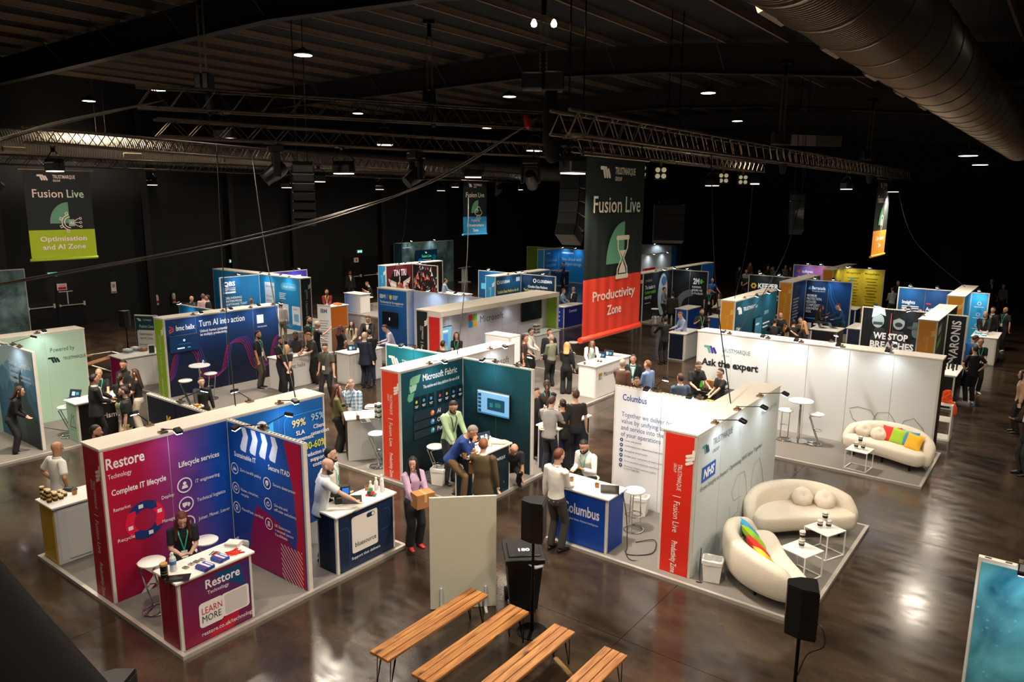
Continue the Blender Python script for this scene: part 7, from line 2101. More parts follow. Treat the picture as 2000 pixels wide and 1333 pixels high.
    for s in (-1, 1):
        m.tube([Hd(s * .076, -.008, .022), Hd(s * .08, -.012, 0), Hd(s * .075, -.004, -.028)], [(.014, .02), (.014, .02), (.012, .013)], 8)
    for a, el, wr, s in arms_:
        m.tube([a, a.lerp(el, .45), el, el.lerp(wr, .35), wr], [.043, .042, .035, .038, .026], 12)
        d = (wr - el).normalized()
        up = Vector((0, 0, 1)) if abs(d.z) < .8 else Vector((0, 1, 0))
        pn = d.cross(up).normalized()                            # across the palm
        pu = pn.cross(d)
        w2 = pn if abs(d.z) < .8 else Vector((0, 1, 0)) - d * d.y
        w2.normalize()
        nr = d.cross(w2) * (-1 if abs(d.z) < .8 else s)
        m.tube([wr - d * .01, wr + d * .04, wr + d * .085], [(.027, .018), (.038, .016), (.04, .013)], 10, side=w2)
        fr = .0085 if near < 15.5 else .0105
        for i, fl_ in enumerate((.068, .078, .073, .058)):
            o = (i - 1.5) * (.021 if near < 15.5 else .025)
            b0 = wr + d * .08 + w2 * o
            b1 = b0 + d * fl_ * .55 + w2 * o * .12 + nr * .012
            m.tube([b0 - d * .02, b0, b1, b1 + d * fl_ * .35 + nr * fl_ * .42], [fr, fr * 1.05, fr, fr * .85], 7)
        ts = 1 if s < 0 else -1
        if abs(d.z) < .8: ts = 1 if (w2.dot(Vector((-s, 0, 0))) > 0) else -1
        else: ts = 1
        b0 = wr + d * .025 + w2 * .03 * ts
        m.tube([b0 - w2 * .015 * ts, b0 + d * .02 + w2 * .018 * ts + nr * .008, b0 + d * .058 + w2 * .03 * ts + nr * .022], [.013, .011, .009], 7)
    for hp, kn, an, s in legs:
        m.tube([hp, hp.lerp(kn, .5), kn, kn.lerp(an, .35), an], [.078, .068, .05, .05, .034], 12)
        fwd = Vector((s * .12, 1, 0)).normalized()
        m.tube([an + Vector((0, -.02, -.045)), an + fwd * .07 + Vector((0, 0, -.05)), an + fwd * .15 + Vector((0, 0, -.06))], [(.03, .032), (.035, .026), (.03, .016)], 10, side=(1, 0, 0))
    for q in range(len(m.v)): m.v[q] = tuple(c * k for c in m.v[q])
    body = fuse(m, 'body', hexmat(skin, .55, var=.06), t, vb * k, 2)
    def done(mb): mb.v = [tuple(c * k for c in p) for p in mb.v]; return mb
    # ---- clothes
    kind, tc = top[0], top[1]
    jk = kind in ('jacket',)
    loose = .011 if kind == 'tee' else (.016 if kind in ('shirt', 'dress') else (.026 if jk else .022))
    hem = {'tee': .86, 'polo': .86, 'shirt': .9, 'jacket': .76, 'dress': .86, 'hoodie': .84, 'sweater': .86, 'blouse': .9}.get(kind, .86)
    if hz < .85: hem = max(hem, .88)
    m = MB()
    tr = [(hem, .155 if hem > .8 else .175, .112 if hem > .8 else .125)] + [q for q in [(.94, .152, .106)] + torso[2:] if q[0] > hem + .04 and q[0] < 1.45] + [(1.468, .088, .068)]
    m.tube([U(0, .01 if 1.2 < pz < 1.4 else 0, pz) for pz, a, b in tr], [((a + loose + (.014 if jk and pz < 1.3 else 0)) * wq, b + loose + (.012 if jk and pz < 1.3 else 0)) for pz, a, b in tr], 18, side=side, cap=.12)
    long_ = sleeve if sleeve is not None else kind in ('shirt', 'jacket', 'hoodie', 'sweater', 'blouse')
    for a, el, wr, s in arms_:
        e = loose * .85
        if long_: m.tube([a + Vector((-s * .03, 0, .0)), a, a.lerp(el, .5), el, el.lerp(wr, .5), wr], [.052 + e, .053 + e, .046 + e, .04 + e, .038 + e * .9, .028 + e * .8], 12, cap=.15)
        else: m.tube([a + Vector((-s * .03, 0, .0)), a, a.lerp(el, .4), a.lerp(el, .78)], [.05 + e, .051 + e, .049 + e, .05 + e], 12, cap=.12)
    TM = {'plaid': None}.get(kind, hexmat(tc, .8, var=.14, scale=9, bump=.25, bscale=60)) if kind != 'plaid' else plaid()
    fuse(done(m), {'jacket': 'jacket', 'dress': 'dress_top', 'hoodie': 'hoodie', 'sweater': 'sweater', 'shirt': 'shirt', 'blouse': 'blouse', 'polo': 'polo_shirt'}.get(kind, 'top'), TM, t, vc * k, 4)
    fy = .105 + loose + (.014 if jk else 0)
    if jk or kind in ('polo', 'shirt', 'hoodie', 'plaid'):
        m = MB()
        if jk:                                                   # shirt front and lapels
            m.add([U(-.05, .108 + loose, 1.44), U(.05, .108 + loose, 1.44), U(.012, fy + .026, 1.2), U(-.012, fy + .026, 1.2), U(-.05, .06, 1.44), U(.05, .06, 1.44), U(.012, .09, 1.2), U(-.012, .09, 1.2)],
                  [(3, 2, 1, 0), (4, 5, 6, 7), (0, 1, 5, 4), (1, 2, 6, 5), (2, 3, 7, 6), (3, 0, 4, 7)])
            done(m).build('shirt_front', hexmat(top[2] if len(top) > 2 else 'E6E2DC', .7), t)
        m = MB()
        R = [(.066, .066, 1.478), (.073, .074, 1.475), (.074, .075, 1.495), (.064, .064, 1.515)]
        vs = []
        for rx, ry, zz in R:
            for i in range(16):
                a = 2 * PI * i / 16
                vs.append(U(rx * math.cos(a), .012 + ry * math.sin(a), zz - (.02 if math.sin(a) > .5 else 0)))
        m.add(vs, [(q * 16 + i, q * 16 + (i + 1) % 16, q * 16 + 16 + (i + 1) % 16, q * 16 + 16 + i) for q in range(3) for i in range(16)])
        done(m).build('collar' if kind != 'hoodie' else 'hood', hexmat('E6E2DC' if jk else tc, .8) if kind != 'plaid' else hexmat('B8C4CC', .8), t, True)
    lk, lc = leg
    m = MB()
    if lk in ('skirt', 'dress'):
        zs = [.98, .93, .8, .62, .45 if lk == 'skirt' else .38]
        m.tube([U(0, 0, zs[0]), hip0] + [Vector((0, .02, q)) for q in zs[2:]], [(.15, .11), (.18, .13), (.2, .16), (.225, .19), (.25, .21)], 18, side=side, cap=.1)
    else:
        wd = .022 if lk == 'wide' else .01
        m.tube([U(0, 0, 1.0), U(0, 0, .93), hip0 + Vector((0, -.005, -.09))], [(.15, .11), (.17, .125), (.15, .122)], 18, side=side, cap=.2)
        for hp, kn, an, s in legs:
            e2 = wd
            m.tube([hp + Vector((0, 0, .03)), hp.lerp(kn, .5), kn, kn.lerp(an, .5), an + (an - kn).normalized() * .01], [.088 + wd * .4, .078 + e2, .062 + e2, .056 + e2 * 1.4, .05 + e2 * 1.8], 12, cap=.1)
    fuse(done(m), 'trousers' if lk not in ('skirt', 'dress') else 'skirt', hexmat(lc, .85, var=.14, scale=7, bump=.2, bscale=50), t, vc * k, 3)
    for hp, kn, an, s in legs:
        fwd = Vector((s * .12, 1, 0)).normalized()
        b = an - Vector((0, 0, .055))
        m = MB().tube([b + fwd * -.045, b + fwd * .0 + Vector((0, 0, .012)), b + fwd * .08 + Vector((0, 0, .0)), b + fwd * .17 + Vector((0, 0, -.012))], [(.034, .03), (.04, .045), (.044, .03), (.034, .018)], 12, side=(1, 0, 0), cap=.5)
        m.v = [(q[0], q[1], max(q[2], an.z - .085)) for q in m.v]
        done(m).build('shoe', hexmat(shoe, .45), t, True)
    # ---- hair and face
    hk, hc = hair
    HMk = Matrix.Scale(k, 4) @ HM
    if hk != 'bald':
        def cap_mesh():
            g = MB()
            N, K = 20, 12
            vs = []
            for j in range(K + 1):
                a = -PI / 2 + PI * j / K
                for i in range(N):
                    th = 2 * PI * i / N
                    dx, dy, dz = math.cos(a) * math.cos(th), math.cos(a) * math.sin(th), math.sin(a)
                    X, Y, Z = .087 * dx, .107 * dy - .008, .02 + .116 * dz
                    lim = .035 + .35 * max(0, dy) ** 2 * .2 + (.03 if dy > 0 else -.1 * min(1, -dy * 1.6)) - (.03 if hk in ('bob', 'long', 'pony') and dy < .55 else 0)
                    if dy > .35: lim = .07 + .02 * dy
                    q_ = max(0, min(1, (Z - lim) / .028 + .5))
                    f = .76 + .24 * q_ * q_ * (3 - 2 * q_)
                    b_ = 1 + (.03 * math.sin(5 * th + 3 * j) if f > .98 and hk != 'crop' else 0)
                    vs.append((X * f * b_, Y * f * b_, .02 + (Z - .02) * f * b_))
            fs = [(j * N + i, j * N + (i + 1) % N, j * N + N + (i + 1) % N, j * N + N + i) for j in range(K) for i in range(N)]
            g.add(vs, fs)
            return g.mesh('hair', hexmat('2a1c14', .7), True)
        me = _shared('cap_' + (hk if hk in ('crop',) else ('l' if hk in ('bob', 'long', 'pony') else 's')), cap_mesh)
        o = link('hair', me, t, HMk)
        o.material_slots[0].link = 'OBJECT'
        o.material_slots[0].material = hexmat(hc, .55, var=.3, scale=30, bump=.6, bscale=90)
        if hk in ('long', 'bob', 'pony', 'bun'):
            m = MB()
            if hk == 'bun': m.tube([Hd(0, -.1, .04), Hd(0, -.135, .05)], [.04, .035], 10)
            elif hk == 'pony': m.tube([Hd(0, -.095, .05), Hd(0, -.13, .02), Hd(0, -.14, -.1), Hd(0, -.12, -.2)], [.025, .032, .03, .012], 10)
            else:
                b = U(0, -.115 - loose, 1.42 if hk == 'bob' else 1.25)
                m.tube([Hd(0, -.045, .06), Hd(0, -.07, -.04), Hd(0, -.08, -.13).lerp(b, .25), b], [(.078, .05), (.085, .05), (.098, .042), (.1 if hk == 'long' else .09, .025)], 14, side=HS)
                for s in (-1, 1):
                    e = Hd(s * .085, .02, -.12) if hk == 'bob' else U(s * .1, .1, 1.31)
                    m.tube([Hd(s * .06, .03, .085), Hd(s * .083, .02, .0), Hd(s * .085, .02, -.09), e], [(.018), (.026), (.032), (.024)], 9)
            done(m).build('hair_length', hexmat(hc, .55, var=.3, scale=30, bump=.6, bscale=90), t, True)
    if near < 40:
        def eye(): return MB().lathe([(0, -.011), (.008, -.008), (.0115, 0), (.008, .008), (0, .011)], 10).mesh('eye', hexmat('EDE6DE', .3), True)
        def iris(): return MB().lathe([(0, -.0025), (.006, -.002), (.006, .002), (0, .0025)], 8).mesh('iris', hexmat('1a120c', .2), True)
        def brow(): return MB().tube([(-.018, 0, -.002), (0, .003, .003), (.018, -.004, -.003)], .004, 6).mesh('eyebrow', hexmat('2a1c14', .8), True)
        def mouth(): return MB().tube([(-.022, -.006, 0), (-.008, .002, .002), (.008, .002, .002), (.022, -.006, 0)], [(.004, .003), (.006, .005), (.006, .005), (.004, .003)], 6).mesh('mouth', hexmat('8a4a40', .5), True)
        for s in (-1, 1):
            e = link('eye', _shared('eye', eye), t, HMk @ Tr(s * .031, .077, .008))
            if near < 24: link('iris', _shared('iris', iris), e, Tr(0, .0105, 0) @ Matrix.Rotation(PI / 2, 4, 'X'))
            link('eyebrow', _shared('brow', brow), t, HMk @ Tr(s * .032, .09, .032))
        link('mouth', _shared('mouth', mouth), t, HMk @ Tr(0, .092, -.062))
    if beard:
        def brd():
            g = MB()
            vs = []
            N, K = 15, 7
            for j in range(K):
                f = j / (K - 1)
                for i in range(N):
                    th = PI * i / (N - 1)
                    zt = -.03 - .058 * max(0, math.sin(th)) ** 1.5
                    z = zt + (-.127 - zt) * f
                    rr = 1.0 - .35 * max(0, f - .55) / .45
                    top_cut = .0
                    vs.append(((.071 + .006) * rr * math.cos(th), .006 + .014 * f + (.087 + .006) * rr * math.sin(th), z))
            g.add(vs, [(j * N + i, (j + 1) * N + i, (j + 1) * N + i + 1, j * N + i + 1) for j in range(K - 1) for i in range(N - 1) ])
            g.tube([(-.034, .082, -.058), (-.02, .092, -.047), (0, .097, -.044), (.02, .092, -.047), (.034, .082, -.058)], .005, 6)
            return g.mesh('beard', hexmat('2a1c14', .8), True)
        o = link('beard', _shared('beard', brd), t, HMk)
        o.material_slots[0].link = 'OBJECT'
        o.material_slots[0].material = hexmat(beard, .85, var=.3, scale=40)
    if specs:
        def sp():
            g = MB()
            for s in (-1, 1):
                g.tube([(s * .033 + .024 * math.cos(a), .1, .006 + .017 * math.sin(a)) for a in [2 * PI * i / 12 for i in range(13)]], .0028, 5, cap=0)
                g.tube([(s * .057, .098, .01), (s * .078, .03, .012), (s * .082, -.01, .005)], .0028, 5)
            g.tube([(-.01, .102, .01), (.01, .102, .01)], .0028, 5)
            return g.mesh('glasses', BLACKM, True)
        link('glasses', _shared('specs', sp), t, HMk)
    if lany:
        m = MB()
        for s in (-1, 1):
            m.tube([U(s * .052, -.05, 1.5), U(s * .068, .05, 1.475), U(s * .06, fy + .012, 1.4), U(s * .02, fy + .022, 1.22), U(.0, fy + .022, 1.12)], [(.009, .003)] * 5, 6, side=side)
        ln = done(m).build('lanyard', hexmat(lany, .6), t)
        if badge:
            m = MB()
            c = U(0, fy + .03, 1.06)
            m.box(c.x - .045, c.y - .003, c.z - .065, c.x + .045, c.y + .003, c.z + .06)
            done(m).build('badge', hexmat('E6E8E6', .4), ln)
    return t, HMk, body
_pl = []
def plaid():
    if _pl: return _pl[0]
    m = bpy.data.materials.new('blue_plaid_cloth')
    m.use_nodes = True
    n, l = m.node_tree.nodes, m.node_tree.links
    bs = n['Principled BSDF']
    tc = n.new('ShaderNodeTexCoord')
    prev = None
    for ax in ('X', 'Z'):
        w_ = n.new('ShaderNodeTexWave')
        w_.bands_direction = ax
        w_.inputs['Scale'].default_value = 3.6
        l.new(tc.outputs['Object'], w_.inputs['Vector'])
        r = n.new('ShaderNodeValToRGB')
        r.color_ramp.elements[0].position, r.color_ramp.elements[1].position = .45, .6
        r.color_ramp.elements[0].color, r.color_ramp.elements[1].color = (*lin('4a7aa0'), 1), (*lin('DCE4E8'), 1)
        l.new(w_.outputs[0], r.inputs[0])
        if prev is None: prev = r
        else:
            mx = n.new('ShaderNodeMix')
            mx.data_type = 'RGBA'
            l.new(prev.outputs[0], mx.inputs[6])
            l.new(r.outputs[0], mx.inputs[7])
            l.new(mx.outputs[2], bs.inputs['Base Color'])
    bs.inputs['Roughness'].default_value = .85
    _pl.append(m)
    return m
TEAL = '2fb89a'
SIT = dict(hz=.76, feet=((-.13, .3, .3), (.13, .34, .3)))
SITL = dict(hz=.72, feet=((-.12, .28, .12), (.12, .34, .2)))
F1, F2, F3, F4 = 'D2A48c', 'C08b6c', '8a5a3c', '4a2e20'
K, W_ = '151517', 'E9E6E0'
def P(*a, **k): return person(*a, **k)[0]
# ---- front left
P((-10.01, 5.20), 300, 'auburn haired woman in black top looking at her phone behind the dark red counter', ('tee', '14151c'), hair=('long', '5a2416'), skin=F1, h=1.68, la='phone', ra='phone', lean=10, look=(0, 28), lany=TEAL, z=.055, **SIT)
P((-13.80, 5.03), 60, 'bald man in white polo standing behind the gold ended counter', ('polo', W_), ('trousers', '1c1c22'), F2, ('bald', ''), 1.78, 'hip', 'hip')
P((-14.21, 5.87), 10, 'dark haired man in grey suit behind the red end pillar', ('jacket', '4a4844'), ('trousers', '3a3834'), F2, ('crop', '17110d'), 1.8, beard='1a120e')
P((-9.32, 7.18), 25, 'bald bearded man in white polo leaning on the navy counter', ('polo', 'D9DEE2'), ('trousers', '15151a'), F1, ('bald', ''), 1.82, 'table', 'lean', 8, look=(-20, 5), beard='2a1a12', z=.055, shoe='100f0e')
P((-9.64, 7.65), 350, 'dark haired man in white polo with lanyard behind the navy counter', ('polo', W_), ('trousers', '1a1a20'), F1, ('short', '120d0b'), 1.82, 'down', 'hip', lany=TEAL, beard='1a120e', z=.055)
w2 = P((-8.66, 8.64), 305, 'dark haired woman in lilac top carrying a cardboard box', ('blouse', 'B99ab8'), ('wide', '15161c'), F1, ('long', '17100d'), 1.66, 'hold', 'hold', look=(-35, 8), shoe='B02a2a')
P((-10.11, 11.18), 310, 'man in light green hoodie and glasses looking down at the dark counter', ('hoodie', 'A9C49a'), ('trousers', '2a2c30'), F1, ('short', '2a1d15'), 1.85, 'low', 'low', 8, look=(0, 25), lany='1a1a1c', badge=False, beard='2a1d15', specs=True, z=.055)
P((-9.43, 10.48), 350, 'bald man in blue sweater leaning over the dark counter', ('sweater', '163a7a'), ('trousers', '6a5138'), F2, ('crop', '8a8078'), 1.8, 'table', 'face', 34, hz=.86, feet=((-.14, .05, .05), (.12, .28, .05)), look=(0, 22), z=.055, shoe='3a1a14')
w3 = P((-8.06, 9.82), 75, 'man in brown jacket seen from behind holding an open box', ('jacket', '4a3a22'), ('trousers', '1c1a18'), F1, ('crop', '7a4a2a'), 1.78, 'hold', 'down', look=(10, 10))
P((-9.02, 11.95), 275, 'bald man in dark top crouching low beside the screen partition', ('tee', '1d1d1f'), ('trousers', '18181a'), F2, ('bald', ''), 1.75, (.2, .4, .2), (.2, .36, .3), 38, hz=.38, feet=((-.15, .12, 0), (.15, -.12, 0)), look=(10, 20), z=.055)
P((-13.52, 11.00), 20, 'auburn haired woman in olive green top holding a cup', ('blouse', '5a5a2c'), ('wide', '121214'), F1, ('long', '4a1c12'), 1.68, 'cup', 'front', lany=None)
P((-13.32, 11.31), 262, 'man in blue plaid shirt with hand at his mouth', ('plaid', ''), ('trousers', '17181c'), F1, ('crop', '7a6a5a'), 1.8, 'pocket', 'face', look=(10, 22), lany='3a3a3c', sleeve=True)
P((-6.62, 10.05), 47, 'man in white shirt and grey trousers standing at the bright blue counter', ('shirt', 'E6DFD6'), ('trousers', '3d3833'), F1, ('short', '5a2c16'), 1.84, 'down', 'front', look=(-8, 12), lany=TEAL, badge=False)
P((-6.85, 11.54), 225, 'dark haired man in white shirt seated behind the bright blue counter', ('shirt', 'E9E4DE'), ('trousers', '1c1c20'), F2, ('short', '140f0d'), 1.78, 'table', 'cup', 14, look=(20, 18), lany=TEAL, badge=False, beard='1a120e', z=.055, **SIT)
# ---- group at the crowded counter
P((-8.75, 12.95), 60, 'man in grey polo and jeans at the left of the crowded counter', ('polo', '9a9794'), ('trousers', '26262e'), F1, ('short', '3a2418'), 1.78, 'front', 'table', 5, look=(0, 15), shoe='4a3a2c', lany=TEAL, badge=False)
P((-9.58, 14.05), 285, 'man in black polo with hand on his chin behind the crowded counter', ('polo', '1c1c1e'), ('trousers', '141416'), F4, ('crop', '0d0a09'), 1.82, 'cross', 'face', lany=TEAL)
P((-9.64, 13.60), 330, 'brown haired man half hidden by the edge of the screen partition', ('polo', '1a1a1e'), ('trousers', '141416'), F1, ('short', '2e1c12'), 1.74, 'front', 'down', look=(0, 15))
P((-8.62, 13.31), 98, 'person with dark tied hair in black top with red print, seen from behind', ('tee', '1b1a1b'), ('wide', '121214'), F2, ('bun', '2a1210'), 1.66, 'table', 'table', 6)
P((-8.48, 13.59), 105, 'tall man in dark brown tee and jeans seen from behind', ('tee', '2a2523'), ('trousers', '161b28'), F1, ('crop', '4a3324'), 1.86, 'down', 'down', shoe='4a7a3a', specs=True)
# ---- around the canopy stand
P((-14.28, 19.88), 330, 'man in white shirt with lanyard by the tall white box wall', ('shirt', 'E4E0DA'), ('trousers', '131316'), F1, ('short', '2a1a12'), 1.76, 'front', 'front', look=(0, 8), lany='2a2a2c', specs=True)
P((-13.83, 18.94), 350, 'person mostly hidden behind the tall white box wall', ('tee', '3a2a24'), ('trousers', '131316'), F2, ('short', '3a2016'), 1.72, 'front', 'down')
P((-13.54, 19.95), 290, 'dark haired man in navy suit facing the older man in grey green shirt', ('jacket', '161a26'), ('trousers', '141720'), F2, ('short', '17100d'), 1.8, beard='1a120e')
P((-13.02, 19.33), 130, 'older man in grey green shirt seen from behind', ('shirt', '7a7c68'), ('trousers', '161618'), F1, ('crop', '9a8a78'), 1.76, 'front', 'front', look=(0, 5))
P((-12.17, 18.90), 80, 'blonde woman in black outfit seen from behind', ('blouse', '121113'), ('wide', '101012'), F1, ('bob', 'C8985a'), 1.68, 'front', 'down')
P((-12.00, 20.07), 275, 'woman with long brown hair in white at the white corner counter', ('blouse', 'E9E4E0'), ('wide', 'C9C0B8'), F1, ('long', '5a3420'), 1.66, 'table', 'table', 6, look=(0, 12), lany=TEAL, badge=False)
P((-16.02, 18.15), 260, 'woman with long dark hair in front of the white wall with four squares', ('tee', '161518'), ('trousers', '141416'), F1, ('long', '17100e'), 1.66, 'front', 'front', lany=TEAL)
P((-15.14, 16.50), 60, 'dark haired man seen from behind at the red inner end of the canopy', ('tee', '2a2a26'), ('trousers', '141416'), F2, ('short', '1d1410'), 1.72, 'table', 'table')
P((-18.46, 17.61), 195, 'man in pale violet shirt bending at the blue engagement wall', ('shirt', 'C4B8D0'), ('trousers', '17171c'), F1, ('short', '3a2418'), 1.78, 'table', 'table', 18, look=(0, 25), lany=TEAL, badge=False)
# ---- middle aisle
P((-9.43, 17.44), 60, 'bald man in tan brown jacket seen from behind', ('jacket', '5e3f30'), ('trousers', '2a221c'), F1, ('crop', 'A09080'), 1.76, 'front', 'down')
P((-9.52, 18.23), 262, 'dark haired man in black suit holding a cup in the middle aisle', ('jacket', '131418'), ('trousers', '121216'), F2, ('short', '140e0c'), 1.76, 'down', 'cup', lany=TEAL)
P((-8.82, 17.78), 135, 'man in light blue shirt seen from behind in the middle aisle', ('shirt', '6f88b4'), ('trousers', '1c2030'), F1, ('crop', '7a4a2e'), 1.76, 'front', 'down')
P((-8.23, 15.97), 280, 'smiling bearded man just behind the white partition with navy text', ('shirt', 'A88a6a'), ('trousers', '2a2a2c'), F2, ('short', '2a1a14'), 1.74, beard='3a2218')
P((-7.44, 16.81), 100, 'man in grey blue suit seen from behind at the coffee cart', ('jacket', '4a5a74'), ('trousers', '3a465a'), F1, ('crop', '4a2c1c'), 1.78, 'front', 'down')
P((-7.85, 18.62), 290, 'bearded man in black polo serving at the coffee cart', ('polo', '161415'), ('trousers', '121214'), F1, ('crop', '4a3a30'), 1.78, 'table', 'table', 8, look=(0, 20), beard='6a5a50')
P((-7.04, 18.46), 200, 'woman with short dark hair in black tee behind the coffee machine', ('tee', '161315'), ('trousers', '121214'), F1, ('short', '1d1512'), 1.68, 'table', 'front', look=(0, 5))
P((-11.78, 24.97), 110, 'man in black seen from behind at the dark navy counter', ('shirt', '121112'), ('trousers', '111114'), F2, ('short', '140f0d'), 1.78, 'table', 'table', lany=TEAL, badge=False)
P((-11.70, 26.50), 190, 'man in light blue shirt bending over the dark navy counter', ('shirt', '9aaaca'), ('trousers', '131317'), F1, ('short', '7a4a28'), 1.82, 'table', 'table', 10, look=(0, 20))
P((-11.53, 27.71), 275, 'bearded man in dark polo with lanyard gesturing with both hands', ('polo', '262422'), ('trousers', '151517'), F1, ('short', '3a2216'), 1.8, (.22, .25, 1.3), (.22, .25, 1.3), lany='8ad0a0', beard='4a2c1c')
P((-16.08, 33.75), 330, 'man in grey shirt before the charcoal security wall', ('shirt', '8a92a0'), ('trousers', '17181c'), F1, ('short', '2e1c12'), 1.76, 'front', 'front', lany='2a2a2c', badge=False)
P((-14.86, 32.16), 80, 'man in dark suit seen from behind before the charcoal security wall', ('jacket', '25201e'), ('trousers', '1a1818'), F2, ('short', '1d1310'), 1.78)
P((-14.07, 34.55), 270, 'man in black tee with lanyard standing before the big grey arc', ('tee', '131314'), ('trousers', '121214'), F1, ('short', '3a1e14'), 1.82, 'pocket', 'pocket', look=(30, 5), lany=TEAL)
P((-13.21, 33.87), 190, 'woman with dark hair in black pinafore and white sleeves', ('blouse', 'D8D4CE'), ('dress', '161416'), F2, ('bob', '1a0f0c'), 1.68, 'front', 'front')
P((-15.87, 39.34), 290, 'grey haired man in blue tee behind the big grey arc partition', ('tee', '1f6ac0'), ('trousers', '17181c'), F1, ('crop', 'A09c98'), 1.76, 'table', 'front')
# ---- wave stand
P((-20.19, 13.41), 350, 'bearded man in black tee with lanyard standing before the wave wall', ('tee', '121216'), ('trousers', '4a443a'), F2, ('short', '17110d'), 1.82, 'pocket', 'pocket', lany=TEAL, beard='1a120e', z=.055)
P((-19.32, 13.62), 330, 'man in black tee behind the blonde woman at the lettered white counter', ('tee', '121216'), ('trousers', '121216'), F2, ('short', '17110d'), 1.78, 'front', 'front', look=(0, 15), lany=TEAL, beard='1a120e')
P((-18.53, 13.26), 300, 'blonde woman in black with clasped hands before the lettered white counter', ('tee', '121114'), ('wide', '131216'), F1, ('bob', 'C9A06a'), 1.66, 'clasp', 'clasp', look=(70, 5))
P((-19.81, 14.62), 270, 'man in dark polo looking down at the lettered white counter', ('polo', '262522'), ('trousers', '151517'), F3, ('crop', '1a120e'), 1.78, 'table', 'table', 6, look=(0, 25), beard='17100c')
P((-21.34, 16.24), 350, 'tall bearded man in black tee with teal lanyard behind the counter group', ('tee', '131315'), ('trousers', '131316'), F2, ('short', '17100d'), 1.88, lany=TEAL, beard='1a120e')
P((-20.90, 16.27), 20, 'grey haired person in black reaching to the roll-up banner', ('tee', '151416'), ('trousers', '141417'), F1, ('short', 'B0a89c'), 1.74, 'front', (.3, .4, 1.5))
P((-19.23, 14.86), 215, 'red haired man in dark polo unpacking at the lettered white counter', ('polo', '33312d'), ('trousers', '141417'), F1, ('short', '7a3f22'), 1.78, 'table', 'table', 10, look=(0, 20))
P((-17.30, 13.77), 250, 'man in grey polo and glasses walking near the lettered white counter', ('polo', '4a4842'), ('trousers', '131315'), F1, ('short', '2a1c14'), 1.8, 'down', 'down', look=(10, 20), lany='2a2a2c', specs=True, feet=((-.1, -.1, 0), (.1, .2, 0)))
P((-19.89, 16.47), 60, 'woman with brown hair in black dress seen from behind', ('tee', '111013'), ('dress', '111013'), F1, ('bob', '4a2214'), 1.68, 'front', 'hip', shoe='E0DCD6')
P((-20.42, 17.45), 270, 'woman in cream jacket facing the viewer beside the woman in black dress', ('jacket', 'B0a08a', '2a2422'), ('trousers', '14161c'), F1, ('long', '3a2014'), 1.66, 'front', 'down', shoe='E0DCD6')
P((-20.10, 17.93), 270, 'man in black suit and white shirt behind the pale counter', ('jacket', '121216'), ('trousers', '121216'), F1, ('short', '3a2216'), 1.84, 'table', 'table', look=(20, 20))
P((-17.71, 15.62), 70, 'bald man in navy jacket seen from behind holding a drink', ('jacket', '1a2036'), ('trousers', '17191f'), F1, ('crop', 'C9B09a'), 1.8, 'front', 'down')
P((-18.08, 16.19), 110, 'man in dark jacket and jeans beside the bald man in navy', ('jacket', '15161a'), ('trousers', '1d2c48'), F2, ('short', '17100d'), 1.78, 'front', 'front', look=(20, 15), specs=True)
w1 = P((-16.73, 9.48), 300, 'young waitress in black carrying a tray of snacks', ('shirt', '100f10'), ('trousers', '111113'), F1, ('bun', '2a130e'), 1.66, 'down', 'tray', look=(10, 5))
P((-25.97, 18.45), 95, 'man in white shirt seen from behind at the light blue corner stand', ('shirt', 'D0CCC4'), ('trousers', '8a7a56'), F2, ('short', '2a1c14'), 1.76, 'front', 'down')
P((-28.24, 18.59), 265, 'dark haired man whose head shows above the wave wall', ('tee', '17171a'), ('trousers', '141417'), F2, ('short', '1d1310'), 1.72)
P((-30.37, 17.03), 330, 'bald man with lanyard beyond the blue partition at the left', ('shirt', '1a1a1e'), ('trousers', '141417'), F2, ('bald', ''), 1.76, lany=TEAL)
P((-30.48, 17.65), 120, 'man in pink shirt seen from behind beyond the blue partition', ('shirt', 'C8a0a4'), ('trousers', '1c1c22'), F2, ('crop', '5a5048'), 1.78)
P((-30.00, 17.60), 200, 'dark figure partly hidden behind the man in the pink shirt', ('jacket', '17171a'), ('trousers', '141417'), F2, ('crop', '1d1310'), 1.78)
# ---- prism group
P((-18.42, 7.70), 45, 'man in black suit seen from behind at the black lettered counter', ('jacket', '0f0f10'), ('trousers', '101012'), F2, ('short', '140e0c'), 1.8, 'table', 'front')
P((-19.54, 8.33), 295, 'short haired blonde woman in black behind the black lettered counter', ('tee', '131214'), ('trousers', '121214'), F1, ('crop', 'C8a878'), 1.66, 'table', 'table', lany=TEAL, badge=False)
P((-19.41, 8.92), 265, 'dark haired man with moustache in black shirt in the group at the black lettered counter', ('shirt', '121214'), ('trousers', '121214'), F2, ('short', '17100d'), 1.82, 'front', 'front', look=(10, 12), beard='2a1a14')
P((-18.63, 8.42), 95, 'woman with dark tied hair and orange lanyard seen from behind', ('tee', '131214'), ('trousers', 'B0a48c'), F1, ('pony', '2a140e'), 1.66, 'front', 'front', lany='E0602a', badge=False)
P((-18.73, 8.88), 195, 'woman with long brown hair in black tee and pale trousers', ('tee', '161416'), ('wide', 'B8ac98'), F1, ('long', '3f2216'), 1.68, 'front', 'reach', look=(0, 5), specs=True)
P((-16.74, 7.65), 200, 'bearded man with glasses and lanyard in black polo', ('polo', '121214'), ('trousers', 'A89470'), F1, ('short', '2e1a10'), 1.78, 'down', 'down', lany=TEAL, beard='2e1a10', specs=True)
P((-19.35, 6.2), 20, 'person in dark clothes leaning at the left edge before the mountain print', ('shirt', '121113'), ('trousers', '23242a'), F1, ('bob', '3a2216'), 1.68, 'front', 'front', 20)
